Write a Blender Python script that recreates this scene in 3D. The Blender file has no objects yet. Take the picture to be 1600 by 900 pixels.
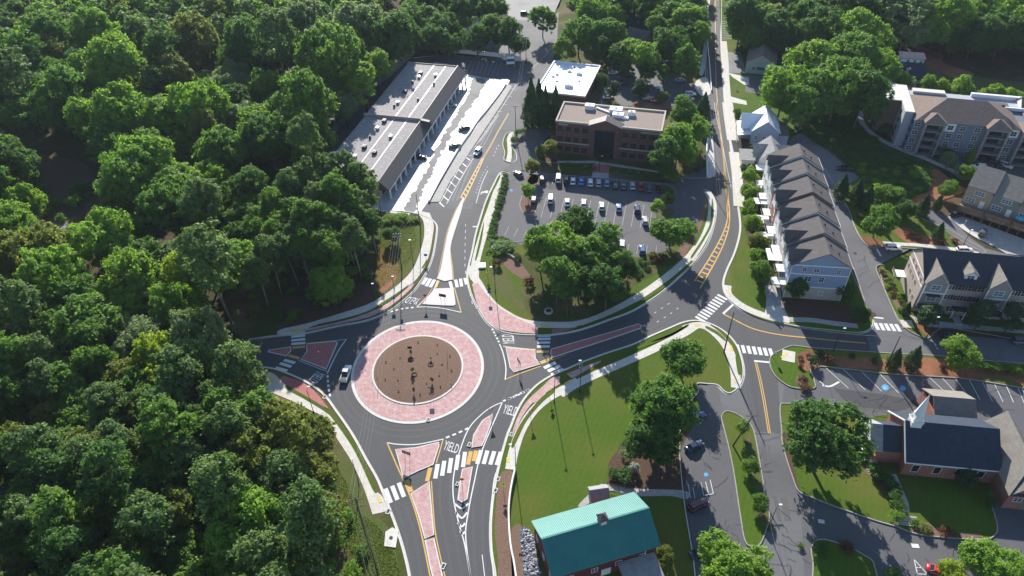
import bpy, bmesh, math, random
import numpy as np
from mathutils import Vector, Matrix
from mathutils.geometry import tessellate_polygon
R = math.radians
PI = math.pi
rnd = random.Random(7)
scene = bpy.context.scene
col = scene.collection

# ------------------------------------------------------------------ camera
CAM_H, FPX, PITCH, ROLL = 135.0, 1113.0, R(40.76), R(-1.684)
_f = Vector((0, math.cos(PITCH), -math.sin(PITCH)))
_u0 = Vector((0, math.sin(PITCH), math.cos(PITCH)))
_r0 = Vector((1, 0, 0))
_r = math.cos(ROLL) * _r0 + math.sin(ROLL) * _u0
_u = -math.sin(ROLL) * _r0 + math.cos(ROLL) * _u0
cam = bpy.data.cameras.new('camera')
cam.sensor_width = 36.0
cam.lens = 36.0 * FPX / 1600.0
cam.clip_start = 1.0
cam.clip_end = 5000.0
camo = bpy.data.objects.new('camera', cam)
col.objects.link(camo)
camo.matrix_world = Matrix(((_r.x, _u.x, -_f.x, 0), (_r.y, _u.y, -_f.y, 0), (_r.z, _u.z, -_f.z, CAM_H), (0, 0, 0, 1)))
scene.camera = camo

# ------------------------------------------------------------------ light
SUN_AZ, SUN_EL = R(-4.3), R(26.0)      # sun beyond the scene, slightly left
world = bpy.data.worlds.new('World')
scene.world = world
world.use_nodes = True
nt = world.node_tree
bg = nt.nodes['Background']
sky = nt.nodes.new('ShaderNodeTexSky')
sky.sky_type = 'NISHITA'
sky.sun_disc = False
sky.sun_elevation = SUN_EL
sky.sun_rotation = SUN_AZ
sky.air_density = 1.0
sky.dust_density = 0.3
sky.ozone_density = 2.5
nt.links.new(sky.outputs[0], bg.inputs[0])
bg.inputs[1].default_value = 0.088
HAZE = 0.00005
sun = bpy.data.lights.new('sun', 'SUN')
sun.energy = 4.6
sun.angle = R(0.5)
sun.color = (1.0, 0.95, 0.88)
suno = bpy.data.objects.new('sun', sun)
col.objects.link(suno)
sd = Vector((math.sin(SUN_AZ) * math.cos(SUN_EL), math.cos(SUN_AZ) * math.cos(SUN_EL), math.sin(SUN_EL)))
suno.rotation_euler = sd.to_track_quat('Z', 'Y').to_euler()
scene.view_settings.view_transform = 'Standard'
scene.view_settings.look = 'None'
scene.view_settings.gamma = 1.0
scene.view_settings.exposure = 1.2
scene.cycles.max_bounces = 6
scene.cycles.volume_bounces = 0
scene.cycles.diffuse_bounces = 3
scene.cycles.transparent_max_bounces = 4

# ------------------------------------------------------------------ helpers
# survey tiles: (x0, y0, scale) of the enlarged parts of the aerial picture the ground was surveyed from
T = dict(A=(0, 0, 1), Z1=(380, 400, 4), Z2=(700, 400, 4), Z3=(540, 600, 3), Z4=(760, 600, 3), Z5=(1020, 440, 3.4625),
         Z6=(1000, 640, 3.4625), Z7=(1240, 600, 3), Z8=(1180, 380, 3.75), Y1=(480, 60, 3.333), Y2=(780, 80, 4.09),
         Y3=(740, 240, 3.4625), Y4=(1060, 60, 3.75), Y5=(1120, 220, 3.214), Y6=(1300, 60, 3.75), Y7=(1300, 220, 3.75),
         Y8=(620, 0, 2.857), W1=(600, 320, 6.43), W2=(640, 440, 7.5), W8=(380, 560, 2.647), V1=(690, 180, 6.43),
         V3=(1100, 0, 5.293), V4=(1380, 0, 6), V5=(1480, 240, 5.625), V6=(1080, 160, 5.29), V7=(860, 0, 5.293),
         V8=(1250, 520, 4.571), X1=(820, 80, 4.5), X3=(1380, 360, 5), X4=(1350, 600, 4.5), X5=(820, 750, 6), X7=(400, 240, 3.46))

def px(t, pts):
    x0, y0, s = T[t]
    return [(x0 + p[0] / s, y0 + p[1] / s) + tuple(p[2:]) for p in pts]

def G(x, y, z=0.0):
    d = (x - 800) / FPX * _r - (y - 450) / FPX * _u + _f
    k = (z - CAM_H) / d.z
    return Vector((d.x * k, d.y * k, z))

def tag(o, label=None, cat=None, group=None, kind=None):
    if label: o['label'] = label
    if cat: o['category'] = cat
    if group: o['group'] = group
    if kind: o['kind'] = kind
    return o

def empty(name, loc=(0, 0, 0), rz=0.0, label=None, cat=None, group=None):
    o = bpy.data.objects.new(name, None)
    o.empty_display_size = 0.5
    o.location = loc
    o.rotation_euler = (0, 0, rz)
    col.objects.link(o)
    return tag(o, label, cat, group)

def link(name, me, mat=None, parent=None, loc=(0, 0, 0), rz=0.0):
    o = bpy.data.objects.new(name, me)
    if mat is not None:
        if len(me.materials) == 0:
            me.materials.append(mat)
        if me.materials[0] != mat:
            o.material_slots[0].link = 'OBJECT'
            o.material_slots[0].material = mat
    o.location = loc
    o.rotation_euler = (0, 0, rz)
    if parent is not None:
        o.parent = parent
    col.objects.link(o)
    return o

def copy_tree(o, parent=None):
    c = o.copy()
    col.objects.link(c)
    if parent is not None:
        c.parent = parent
    for ch in o.children:
        copy_tree(ch, c)
    return c

class MB:
    def __init__(s):
        s.v = []; s.f = []
    def add(s, vs, fs):
        n = len(s.v); s.v += [tuple(v) for v in vs]; s.f += [tuple(i + n for i in f) for f in fs]; return s
    def box(s, x0, x1, y0, y1, z0, z1):
        return s.add([(x0, y0, z0), (x1, y0, z0), (x1, y1, z0), (x0, y1, z0), (x0, y0, z1), (x1, y0, z1), (x1, y1, z1), (x0, y1, z1)],
                     [(0, 3, 2, 1), (4, 5, 6, 7), (0, 1, 5, 4), (1, 2, 6, 5), (2, 3, 7, 6), (3, 0, 4, 7)])
    def hexa(s, b, t):
        return s.add(list(b) + list(t), [(0, 3, 2, 1), (4, 5, 6, 7), (0, 1, 5, 4), (1, 2, 6, 5), (2, 3, 7, 6), (3, 0, 4, 7)])
    def tube(s, p0, p1, r0, r1=None, n=8, caps=True):
        r1 = r0 if r1 is None else r1
        p0 = Vector(p0); p1 = Vector(p1); d = (p1 - p0).normalized()
        a = d.orthogonal().normalized(); b = d.cross(a)
        vs = []
        for p, r in ((p0, r0), (p1, r1)):
            for i in range(n):
                t = 2 * PI * i / n
                vs.append(p + a * math.cos(t) * r + b * math.sin(t) * r)
        fs = [(i, (i + 1) % n, n + (i + 1) % n, n + i) for i in range(n)]
        if caps: fs += [tuple(reversed(range(n))), tuple(range(n, 2 * n))]
        return s.add(vs, fs)
    def prism(s, pts, y0, y1):      # pts = (x, z) outline extruded along y
        n = len(pts)
        vs = [(x, y0, z) for x, z in pts] + [(x, y1, z) for x, z in pts]
        return s.add(vs, [tuple(range(n)), tuple(reversed(range(n, 2 * n)))] + [((i + 1) % n, i, n + i, n + (i + 1) % n) for i in range(n)])
    def prismx(s, pts, x0, x1):     # pts = (y, z) outline extruded along x
        n = len(pts)
        vs = [(x0, y, z) for y, z in pts] + [(x1, y, z) for y, z in pts]
        return s.add(vs, [tuple(reversed(range(n))), tuple(range(n, 2 * n))] + [(i, (i + 1) % n, n + (i + 1) % n, n + i) for i in range(n)])
    def loft(s, rings, cap=True):
        n = len(rings[0]); base = len(s.v)
        vs = [p for r_ in rings for p in r_]
        fs = []
        for k in range(len(rings) - 1):
            for i in range(n):
                j = (i + 1) % n
                fs.append((k * n + i, k * n + j, (k + 1) * n + j, (k + 1) * n + i))
        if cap: fs += [tuple(reversed(range(n))), tuple(range((len(rings) - 1) * n, len(rings) * n))]
        return s.add(vs, fs)
    def mesh(s, name, smooth=False, bevel=0):
        me = bpy.data.meshes.new(name)
        me.from_pydata(s.v, [], s.f)
        bm = bmesh.new(); bm.from_mesh(me)
        bmesh.ops.recalc_face_normals(bm, faces=bm.faces)
        bm.to_mesh(me); bm.free()
        if smooth:
            for p in me.polygons: p.use_smooth = True
        me.update()
        return me
    def build(s, name, mat, parent=None, loc=(0, 0, 0), rz=0.0, smooth=False):
        return link(name, s.mesh(name, smooth), mat, parent, loc, rz)

def spline(pts, n=5, closed=False):
    """Catmull-Rom through pts; a third element 'c' marks a sharp corner."""
    P_ = [Vector((p[0], p[1])) for p in pts]
    C_ = [len(p) > 2 for p in pts]
    m = len(P_); out = []
    rng = range(m if closed else m - 1)
    for i in rng:
        p1, p2 = P_[i], P_[(i + 1) % m]
        p0 = P_[i - 1] if (closed or i > 0) and not C_[i] else p1 - (p2 - p1) * 0.5
        p3 = P_[(i + 2) % m] if (closed or i < m - 2) and not C_[(i + 1) % m] else p2 + (p2 - p1) * 0.5
        for k in range(n):
            t = k / n
            out.append(0.5 * ((2 * p1) + (-p0 + p2) * t + (2 * p0 - 5 * p1 + 4 * p2 - p3) * t * t + (-p0 + 3 * p1 - 3 * p2 + p3) * t ** 3))
    if not closed: out.append(P_[-1])
    return out

def ground(pts, z=0.0, smooth=True, closed=True, n=5):
    if smooth: pts = spline(pts, n, closed)
    return [G(p[0], p[1], z) for p in pts]

def sheet(name, W, z, mat, z0=None, parent=None, kind='structure', extra=None):
    """flat sheet (or slab, when z0 is given) with outline W (world points)"""
    W = [Vector((p.x, p.y, z)) for p in W]
    ar = sum(W[i].x * W[(i + 1) % len(W)].y - W[(i + 1) % len(W)].x * W[i].y for i in range(len(W)))
    if ar < 0: W.reverse()
    tris = tessellate_polygon([W])
    vs = [tuple(p) for p in W]; fs = []
    for t in tris:
        a, b, c = (W[i] for i in t)
        fs.append(tuple(t) if (b - a).cross(c - a).z > 0 else tuple(reversed(t)))
    n = len(W)
    if z0 is not None:
        vs += [(p.x, p.y, z0) for p in W]
        fs += [(i, n + i, n + (i + 1) % n, (i + 1) % n) for i in range(n)]
    me = bpy.data.meshes.new(name)
    me.from_pydata(vs, [], fs); me.update()
    o = link(name, me, mat, parent)
    if kind and parent is None: o['kind'] = kind
    return o

def land(name, t, pts, z, mat, z0=0.0, smooth=True, parent=None):
    return sheet(name, ground(px(t, pts), z, smooth), z, mat, z0, parent)

def offs(W, d, closed=False):
    out = []; m = len(W)
    for i in range(m):
        a = W[i - 1] if (i > 0 or closed) else W[i]
        b = W[(i + 1) % m] if (i < m - 1 or closed) else W[i]
        t = (b - a); t.z = 0
        if t.length < 1e-6: t = Vector((1, 0, 0))
        t.normalize()
        out.append(W[i] + Vector((t.y, -t.x, 0)) * d)
    return out

def strip(mb, W, d0, d1, z, z0=None, closed=False):
    """ribbon between offsets d0..d1 (positive = right of travel)"""
    a = offs(W, d0, closed); b = offs(W, d1, closed); m = len(W)
    vs = [(p.x, p.y, z) for p in a] + [(p.x, p.y, z) for p in b]
    rng = range(m if closed else m - 1)
    fs = [(i, m + i, m + (i + 1) % m, (i + 1) % m) for i in rng]
    if z0 is not None:
        vs += [(p.x, p.y, z0) for p in a] + [(p.x, p.y, z0) for p in b]
        for i in rng:
            j = (i + 1) % m
            fs += [(2 * m + i, i, j, 2 * m + j), (m + i, 3 * m + i, 3 * m + j, m + j)]
        if not closed:
            fs += [(0, 2 * m, 3 * m, m), (m - 1, 2 * m - 1, 4 * m - 1, 3 * m - 1)]
    mb.add(vs, fs)

def ribbon(name, W, d0, d1, z, mat, z0=None, parent=None, closed=False):
    mb = MB(); strip(mb, W, d0, d1, z, z0, closed)
    o = mb.build(name, mat, parent)
    if parent is None: o['kind'] = 'structure'
    return o

def kerb(W, closed=False, side=1, gutter=True, w=0.22):
    """a kerb stone line with its gutter pan; W runs along the kerb face, side=+1: land lies to the right"""
    mb = MB(); strip(mb, W, 0, side * w, 0.16, 0.0, closed)
    o = mb.build('kerb', M['kerb'], None); o['kind'] = 'structure'
    if gutter: ribbon('gutter', W, -side * 0.55, 0, 0.042, M['gutter'], closed=closed)

# ------------------------------------------------------------------ materials
M = {}
def mat(name, c1, c2=None, scale=1.0, rough=0.9, spec=0.25, c3=None, scale3=0.05, bump=0.0, detail=5.0, metal=0.0, contrast=0.5, objc=False):
    m = bpy.data.materials.new(name); m.use_nodes = True
    nt = m.node_tree; N = nt.nodes; L = nt.links
    b = N['Principled BSDF']
    b.inputs['Roughness'].default_value = rough
    b.inputs['Specular IOR Level'].default_value = spec
    b.inputs['Metallic'].default_value = metal
    c1 = tuple(c1) + (1,)
    b.inputs['Base Color'].default_value = c1
    M[name] = m
    if c2 is None: return m
    if objc:
        tc = N.new('ShaderNodeTexCoord'); src = tc.outputs['Object']
    else:
        tc = N.new('ShaderNodeNewGeometry'); src = tc.outputs['Position']
    n = N.new('ShaderNodeTexNoise'); n.inputs['Scale'].default_value = scale; n.inputs['Detail'].default_value = detail
    n.inputs['Roughness'].default_value = 0.65
    L.new(src, n.inputs['Vector'])
    mr = N.new('ShaderNodeMapRange'); mr.inputs[1].default_value = 0.5 - contrast * 0.4; mr.inputs[2].default_value = 0.5 + contrast * 0.4
    L.new(n.outputs[0], mr.inputs[0])
    mx = N.new('ShaderNodeMix'); mx.data_type = 'RGBA'
    mx.inputs[6].default_value = c1; mx.inputs[7].default_value = tuple(c2) + (1,)
    L.new(mr.outputs[0], mx.inputs[0])
    out = mx.outputs[2]
    if c3 is not None:
        n3 = N.new('ShaderNodeTexNoise'); n3.inputs['Scale'].default_value = scale3; n3.inputs['Detail'].default_value = 4
        L.new(src, n3.inputs['Vector'])
        m3 = N.new('ShaderNodeMapRange'); m3.inputs[1].default_value = 0.45; m3.inputs[2].default_value = 0.65
        L.new(n3.outputs[0], m3.inputs[0])
        mx3 = N.new('ShaderNodeMix'); mx3.data_type = 'RGBA'
        L.new(m3.outputs[0], mx3.inputs[0]); L.new(out, mx3.inputs[6]); mx3.inputs[7].default_value = tuple(c3) + (1,)
        out = mx3.outputs[2]
    L.new(out, b.inputs['Base Color'])
    if bump:
        bp = N.new('ShaderNodeBump'); bp.inputs['Strength'].default_value = bump; bp.inputs['Distance'].default_value = 0.15
        L.new(n.outputs[0], bp.inputs['Height']); L.new(bp.outputs[0], b.inputs['Normal'])
    return m

def bricky(name, c1, c2, mortar, sx, sy, msize=0.02, rough=0.85, rot=0.0, spec=.25, noisec=None, face='xy', objc=True, nmix=.5):
    """brick-texture material for pavers, block work, roofing courses"""
    m = bpy.data.materials.new(name); m.use_nodes = True
    nt = m.node_tree; N = nt.nodes; L = nt.links
    b = N['Principled BSDF']; b.inputs['Roughness'].default_value = rough; b.inputs['Specular IOR Level'].default_value = spec
    if objc:
        src = N.new('ShaderNodeTexCoord').outputs['Object']
    else:
        src = N.new('ShaderNodeNewGeometry').outputs['Position']
    v = src
    if face == 'wall':      # u = x + y, v = z
        sp = N.new('ShaderNodeSeparateXYZ'); L.new(src, sp.inputs[0])
        ad = N.new('ShaderNodeMath'); ad.operation = 'ADD'; L.new(sp.outputs[0], ad.inputs[0]); L.new(sp.outputs[1], ad.inputs[1])
        cb = N.new('ShaderNodeCombineXYZ'); L.new(ad.outputs[0], cb.inputs[0]); L.new(sp.outputs[2], cb.inputs[1]); v = cb.outputs[0]
    mp = N.new('ShaderNodeMapping'); mp.inputs['Rotation'].default_value = (0, 0, rot); L.new(v, mp.inputs['Vector'])
    br = N.new('ShaderNodeTexBrick'); L.new(mp.outputs[0], br.inputs['Vector'])
    br.inputs['Color1'].default_value = tuple(c1) + (1,); br.inputs['Color2'].default_value = tuple(c2) + (1,)
    br.inputs['Mortar'].default_value = tuple(mortar) + (1,)
    br.inputs['Scale'].default_value = 1.0; br.inputs['Brick Width'].default_value = sx; br.inputs['Row Height'].default_value = sy
    br.inputs['Mortar Size'].default_value = msize
    out = br.outputs[0]
    if noisec is not None:
        n = N.new('ShaderNodeTexNoise'); n.inputs['Scale'].default_value = 0.9; n.inputs['Detail'].default_value = 6; L.new(src, n.inputs['Vector'])
        mr = N.new('ShaderNodeMapRange'); mr.inputs[1].default_value = 0.42; mr.inputs[2].default_value = 0.68; mr.inputs[4].default_value = nmix
        L.new(n.outputs[0], mr.inputs[0])
        mx = N.new('ShaderNodeMix'); mx.data_type = 'RGBA'; L.new(mr.outputs[0], mx.inputs[0]); L.new(out, mx.inputs[6])
        mx.inputs[7].default_value = tuple(noisec) + (1,); out = mx.outputs[2]
    L.new(out, b.inputs['Base Color'])
    M[name] = m
    return m

mat('asphalt_new', (.058, .058, .062), (.085, .084, .086), 1.6, .8, .3, (.07, .069, .071), .06, contrast=.9)
mat('asphalt_old', (.10, .10, .105), (.14, .138, .14), 2.2, .85, .3, (.085, .085, .09), .05, contrast=.9)
mat('asphalt_lot', (.075, .074, .08), (.11, .108, .112), 1.2, .85, .3, (.10, .098, .10), .07, contrast=.9)
mat('asphalt_pale', (.15, .148, .15), (.19, .187, .185), 1.2, .8, .3, (.125, .125, .13), .08, contrast=.9)
mat('asphalt_crack', (.04, .04, .042))
mat('lot_concrete', (.32, .315, .31), (.56, .55, .54), .45, .5, .4, (.25, .245, .24), .07, contrast=.9)  # old grey concrete, base colour lightened to carry the low sun's glare
mat('kerb', (.50, .48, .44), (.62, .60, .55), 1.5)
mat('kerb_old', (.25, .235, .21), (.36, .34, .31), 1.2)
mat('gutter', (.42, .41, .39), (.55, .53, .50), 1.2)
bricky('sidewalk', (.56, .53, .47), (.50, .475, .43), (.33, .31, .28), 1.7, 1.7, .025, noisec=(.42, .39, .34))
bricky('sidewalk_worn', (.40, .38, .35), (.36, .345, .32), (.22, .21, .2), 1.7, 1.7, .03, noisec=(.28, .27, .25))
bricky('pavers', (.38, .20, .19), (.43, .24, .225), (.47, .33, .32), 1.2, .6, .05, noisec=(.50, .37, .36), rot=.5, nmix=.85)
bricky('pavers_pale', (.66, .56, .54), (.70, .62, .60), (.5, .42, .4), 1.1, .9, .05, noisec=(.62, .45, .42), rot=.2)
bricky('pavers_red', (.30, .085, .08), (.35, .11, .10), (.42, .2, .18), .9, .45, .05, noisec=(.40, .18, .17), rot=.5, nmix=.5)
mat('tactile', (.62, .42, .10), (.68, .48, .16), 3)
mat('mulch', (.105, .064, .046), (.235, .152, .112), 2.6, .95, .1, (.17, .108, .08), .12, bump=.6, contrast=.8)
mat('mulch_dark', (.06, .038, .028), (.12, .075, .055), 2.0, .95, .1, (.09, .055, .035), .12, bump=.6)
mat('pine_straw', (.20, .085, .045), (.30, .14, .075), 1.5, .95, .1, (.16, .075, .04), .1, bump=.4)
mat('red_clay', (.24, .085, .045), (.33, .14, .085), .8, .95, .1, (.17, .09, .05), .1, bump=.4)
mat('lawn', (.050, .094, .009), (.076, .122, .015), 1.1, .95, .1, (.10, .112, .022), .045, bump=.5, contrast=.8)
def mow(m, rot, sc, amt):
    nt = m.node_tree; N = nt.nodes; L = nt.links; b = N['Principled BSDF']; src = b.inputs['Base Color'].links[0].from_socket
    g = N.new('ShaderNodeNewGeometry'); mp = N.new('ShaderNodeMapping'); mp.inputs['Rotation'].default_value = (0, 0, rot); L.new(g.outputs['Position'], mp.inputs['Vector'])
    w = N.new('ShaderNodeTexWave'); w.inputs['Scale'].default_value = sc; w.inputs['Distortion'].default_value = 2.5; w.inputs['Detail'].default_value = 3; w.inputs['Detail Scale'].default_value = .6; L.new(mp.outputs[0], w.inputs['Vector'])
    mr = N.new('ShaderNodeMapRange'); mr.inputs[3].default_value = 1 - amt; mr.inputs[4].default_value = 1 + amt; L.new(w.outputs['Fac'], mr.inputs[0])
    mx = N.new('ShaderNodeMix'); mx.data_type = 'RGBA'; mx.blend_type = 'MULTIPLY'; mx.inputs[0].default_value = 1; L.new(src, mx.inputs[6]); L.new(mr.outputs[0], mx.inputs[7]); L.new(mx.outputs[2], b.inputs['Base Color'])
mow(M['lawn'], R(25), .24, .035)
mat('lawn_patchy', (.072, .088, .024), (.12, .108, .045), .7, .95, .1, (.055, .10, .016), .09, bump=.5, contrast=.8)
mat('rough_grass', (.035, .06, .012), (.075, .078, .024), .9, .95, .1, (.14, .10, .055), .07, bump=.6, contrast=.8)
mat('forest_floor', (.030, .034, .014), (.07, .055, .03), .35, .95, .1, (.10, .065, .04), .03, bump=.5)
mat('ivy', (.022, .06, .016), (.045, .10, .028), 1.3, .8, .2, (.03, .055, .02), .1, bump=1.0, contrast=.9)
mat('paint_white', (.70, .70, .69), (.46, .46, .46), 3.0, .7, .3, contrast=.8)
mat('paint_faded', (.42, .42, .42), (.26, .26, .26), 2.0, .8, .3)
mat('paint_yellow', (.60, .35, .07), (.42, .27, .09), 3.0, .7, .3, contrast=.8)
mat('asphalt_worn', (.061, .061, .064), (.091, .090, .091), 1.1, .76, .3, (.075, .074, .076), .1, contrast=.8)
mat('asphalt_patch', (.05, .05, .053), (.07, .069, .072), 1.5, .85)
mat('paint_blue', (.05, .30, .62), (.10, .36, .6), 2.0)
bricky('brick_brown', (.13, .062, .046), (.16, .078, .058), (.19, .12, .1), .6, .2, .02, face='wall', noisec=(.11, .05, .04))
bricky('brick_red', (.26, .085, .06), (.31, .11, .08), (.35, .24, .2), .5, .18, .02, face='wall', noisec=(.22, .08, .06))
bricky('brick_tan', (.36, .29, .23), (.43, .35, .28), (.46, .42, .38), .6, .22, .03, face='wall', noisec=(.31, .25, .2))
bricky('brick_grey', (.27, .22, .20), (.34, .28, .25), (.4, .36, .34), .7, .25, .03, face='wall', noisec=(.22, .19, .17))
def siding(name, c, pitch=.35):
    c2 = tuple(x * .82 for x in c)
    bricky(name, c, tuple(x * .96 for x in c), c2, 40., pitch, .05, face='wall')
siding('siding_blue', (.24, .30, .42)); siding('siding_navy', (.07, .09, .15)); siding('siding_grey', (.36, .38, .42))
siding('siding_sage', (.20, .23, .21)); siding('siding_tan', (.36, .31, .22)); siding('siding_pale', (.52, .52, .50))
siding('siding_white', (.70, .70, .70)); siding('siding_green', (.33, .40, .37)); siding('siding_taupe', (.28, .26, .25)); siding('siding_brown', (.16, .11, .08))
siding('siding_slate', (.15, .18, .24)); siding('siding_barn', (.14, .03, .035), .6)
def shingle(name, c):
    bricky(name, c, tuple(x * .9 for x in c), tuple(x * .72 for x in c), .9, .42, .04, noisec=tuple(x * 1.25 for x in c), face='xy', rough=.9, spec=.15)
shingle('shingle_grey', (.112, .10, .097)); shingle('shingle_dark', (.05, .054, .066)); shingle('shingle_brown', (.20, .15, .125))
shingle('shingle_light', (.26, .26, .26)); shingle('shingle_navy', (.038, .050, .072)); shingle('shingle_taupe', (.21, .19, .165))
mat('roof_green', (.030, .185, .165), (.045, .22, .19), .35, .42, .45)
mat('roof_metal', (.62, .66, .72), (.68, .72, .78), 1.0, .35, .6)
mat('roof_metal_dark', (.085, .072, .068), (.11, .095, .09), 1.0, .6, .3)
mat('roof_white', (.72, .73, .75), (.80, .81, .82), .5, .45, .4, (.55, .58, .62), .09)
mat('roof_gravel', (.22, .175, .145), (.33, .27, .23), 3.0, .95, .1, (.27, .215, .18), .15, bump=.4)
bricky('roof_membrane', (.25, .235, .23), (.275, .255, .25), (.14, .13, .13), 90.0, 1.1, .11, noisec=(.38, .36, .35), nmix=.55, rot=R(90))
mat('trim_white', (.74, .73, .70), (.66, .65, .63), 1.0, .6); mat('trim_tan', (.42, .36, .27)); mat('trim_stone', (.38, .33, .28), (.45, .40, .34), 1)
mat('wood_deck', (.17, .12, .085), (.23, .17, .12), 1.5); mat('wood_pole', (.09, .065, .05), (.14, .10, .08), 3.0)
mat('bark', (.10, .08, .06), (.17, .14, .11), 2.0, objc=True); mat('bark_pale', (.22, .19, .16), (.30, .27, .23), 2.0, objc=True)
mat('glass_dark', (.02, .024, .03), None, rough=.12, spec=.6); mat('glass_blue', (.10, .16, .22), None, rough=.15, spec=.6); mat('glass_car', (.02, .025, .03), None, rough=.08, spec=.7)
mat('metal_dark', (.03, .03, .032), None, rough=.5); mat('metal_grey', (.35, .36, .38), (.42, .43, .45), 2, rough=.4, metal=.6); mat('metal_white', (.75, .76, .78), (.66, .67, .69), 2, .4)
mat('sign_yellow', (.55, .72, .02), None, rough=.5); mat('sign_orange', (.62, .28, .02), None, rough=.5); mat('sign_red', (.55, .02, .02)); mat('sign_blue', (.02, .12, .45)); mat('sign_black', (.012, .012, .012)); mat('sign_white', (.8, .8, .8))
mat('stone_dark', (.06, .06, .07), (.16, .16, .18), 2.0)
mat('stone_grey', (.16, .16, .18), (.40, .40, .42), 2.0, .8, .2); mat('stone_red', (.30, .08, .07), (.36, .12, .1), 2)
mat('tyre', (.015, .015, .016), None, rough=.8); mat('rim', (.45, .46, .48), None, rough=.3, metal=.7)
mat('lamp_white', (.75, .75, .72), None, rough=.3); mat('lamp_red', (.4, .01, .01), None, rough=.3)
mat('canopy_white', (.80, .79, .76), (.74, .73, .70), 1, .6); mat('fabric_teal', (.08, .38, .45), None, rough=.8)
for nm, c in dict(white=(.74, .75, .76), silver=(.42, .43, .45), black=(.012, .013, .015), grey=(.10, .105, .115), red=(.42, .012, .015), maroon=(.10, .01, .02),
                  blue=(.03, .09, .26), navy=(.015, .025, .07), skyblue=(.02, .22, .60), paleblue=(.20, .32, .48), green=(.03, .07, .05), tan=(.32, .28, .2)).items():
    m_ = mat('car_' + nm, c, None, rough=.25, spec=.6)
    m_.node_tree.nodes['Principled BSDF'].inputs['Coat Weight'].default_value = .5

def leafmat(name, ca, cb, cy, trans=.45, tb=1.9):
    """foliage: per-tree hue shift (ca..cb), yellower leaf-to-leaf variation cy, translucent leaves"""
    m = bpy.data.materials.new(name); m.use_nodes = True
    nt = m.node_tree; N = nt.nodes; L = nt.links
    b = N['Principled BSDF']; b.inputs['Roughness'].default_value = .6; b.inputs['Specular IOR Level'].default_value = .15
    oi = N.new('ShaderNodeObjectInfo')
    mx = N.new('ShaderNodeMix'); mx.data_type = 'RGBA'; mx.inputs[6].default_value = tuple(ca) + (1,); mx.inputs[7].default_value = tuple(cb) + (1,)
    L.new(oi.outputs['Random'], mx.inputs[0])
    g = N.new('ShaderNodeNewGeometry')
    n = N.new('ShaderNodeTexNoise'); n.inputs['Scale'].default_value = .55; n.inputs['Detail'].default_value = 5; L.new(g.outputs['Position'], n.inputs['Vector'])
    mr = N.new('ShaderNodeMapRange'); mr.inputs[1].default_value = .42; mr.inputs[2].default_value = .70; mr.inputs[4].default_value = .8; L.new(n.outputs[0], mr.inputs[0])
    m2 = N.new('ShaderNodeMix'); m2.data_type = 'RGBA'; L.new(mr.outputs[0], m2.inputs[0]); L.new(mx.outputs[2], m2.inputs[6]); m2.inputs[7].default_value = tuple(cy) + (1,)
    L.new(m2.outputs[2], b.inputs['Base Color'])
    tr = N.new('ShaderNodeBsdfTranslucent')
    hs = N.new('ShaderNodeMix'); hs.data_type = 'RGBA'; hs.blend_type = 'MULTIPLY'; hs.inputs[0].default_value = 1
    L.new(m2.outputs[2], hs.inputs[6]); hs.inputs[7].default_value = (tb * 1.0, tb * 1.08, tb * .6, 1); L.new(hs.outputs[2], tr.inputs[0])
    ms = N.new('ShaderNodeMixShader'); ms.inputs[0].default_value = trans
    L.new(b.outputs[0], ms.inputs[1]); L.new(tr.outputs[0], ms.inputs[2])
    L.new(ms.outputs[0], N['Material Output'].inputs[0])
    M[name] = m
leafmat('leaf_mid', (.080, .170, .034), (.110, .195, .038), (.145, .225, .042))
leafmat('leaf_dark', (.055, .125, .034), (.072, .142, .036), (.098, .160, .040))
leafmat('leaf_bright', (.130, .240, .036), (.160, .260, .038), (.20, .285, .045))
leafmat('leaf_yellow', (.23, .30, .03), (.25, .31, .035), (.28, .33, .04))
leafmat('leaf_olive', (.125, .155, .036), (.145, .168, .040), (.172, .19, .046))
leafmat('leaf_pale', (.145, .210, .10), (.165, .225, .105), (.20, .25, .125))
leafmat('leaf_pine', (.085, .152, .048), (.105, .168, .050), (.130, .19, .054), trans=.32)
leafmat('leaf_conifer', (.034, .080, .028), (.046, .092, .030), (.062, .108, .034), trans=.18)
leafmat('leaf_red', (.10, .045, .03), (.13, .055, .035), (.16, .09, .035), trans=.25)
leafmat('leaf_flower', (.36, .38, .35), (.42, .43, .40), (.12, .17, .06), trans=.15)

# ------------------------------------------------------------------ plants
rng = np.random.default_rng(11)
def leaves_mesh(name, centers, norms, size, jit=.55):
    """one mesh of many small leaf-sized quads"""
    n = len(centers)
    nr = norms + rng.normal(0, jit, (n, 3)); nr /= np.linalg.norm(nr, axis=1)[:, None] + 1e-9
    a = np.cross(nr, rng.normal(0, 1, (n, 3))); a /= np.linalg.norm(a, axis=1)[:, None] + 1e-9
    b = np.cross(nr, a)
    s = size * rng.uniform(.6, 1.35, (n, 1))
    v = np.empty((n, 4, 3), np.float32)
    v[:, 0] = centers - a * s; v[:, 1] = centers - b * s * .55 + nr * s * .12; v[:, 2] = centers + a * s; v[:, 3] = centers + b * s * .55 + nr * s * .12
    me = bpy.data.meshes.new(name)
    me.vertices.add(n * 4); me.vertices.foreach_set('co', v.reshape(-1))
    me.loops.add(n * 4); me.loops.foreach_set('vertex_index', np.arange(n * 4, dtype=np.int32))
    me.polygons.add(n); me.polygons.foreach_set('loop_start', np.arange(0, n * 4, 4, dtype=np.int32))
    me.polygons.foreach_set('loop_total', np.full(n, 4, np.int32))
    me.update(calc_edges=True)
    return me

def sph(n, up=0.0):
    d = rng.normal(0, 1, (n, 3)); d[:, 2] += up
    return d / np.linalg.norm(d, axis=1)[:, None]

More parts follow.
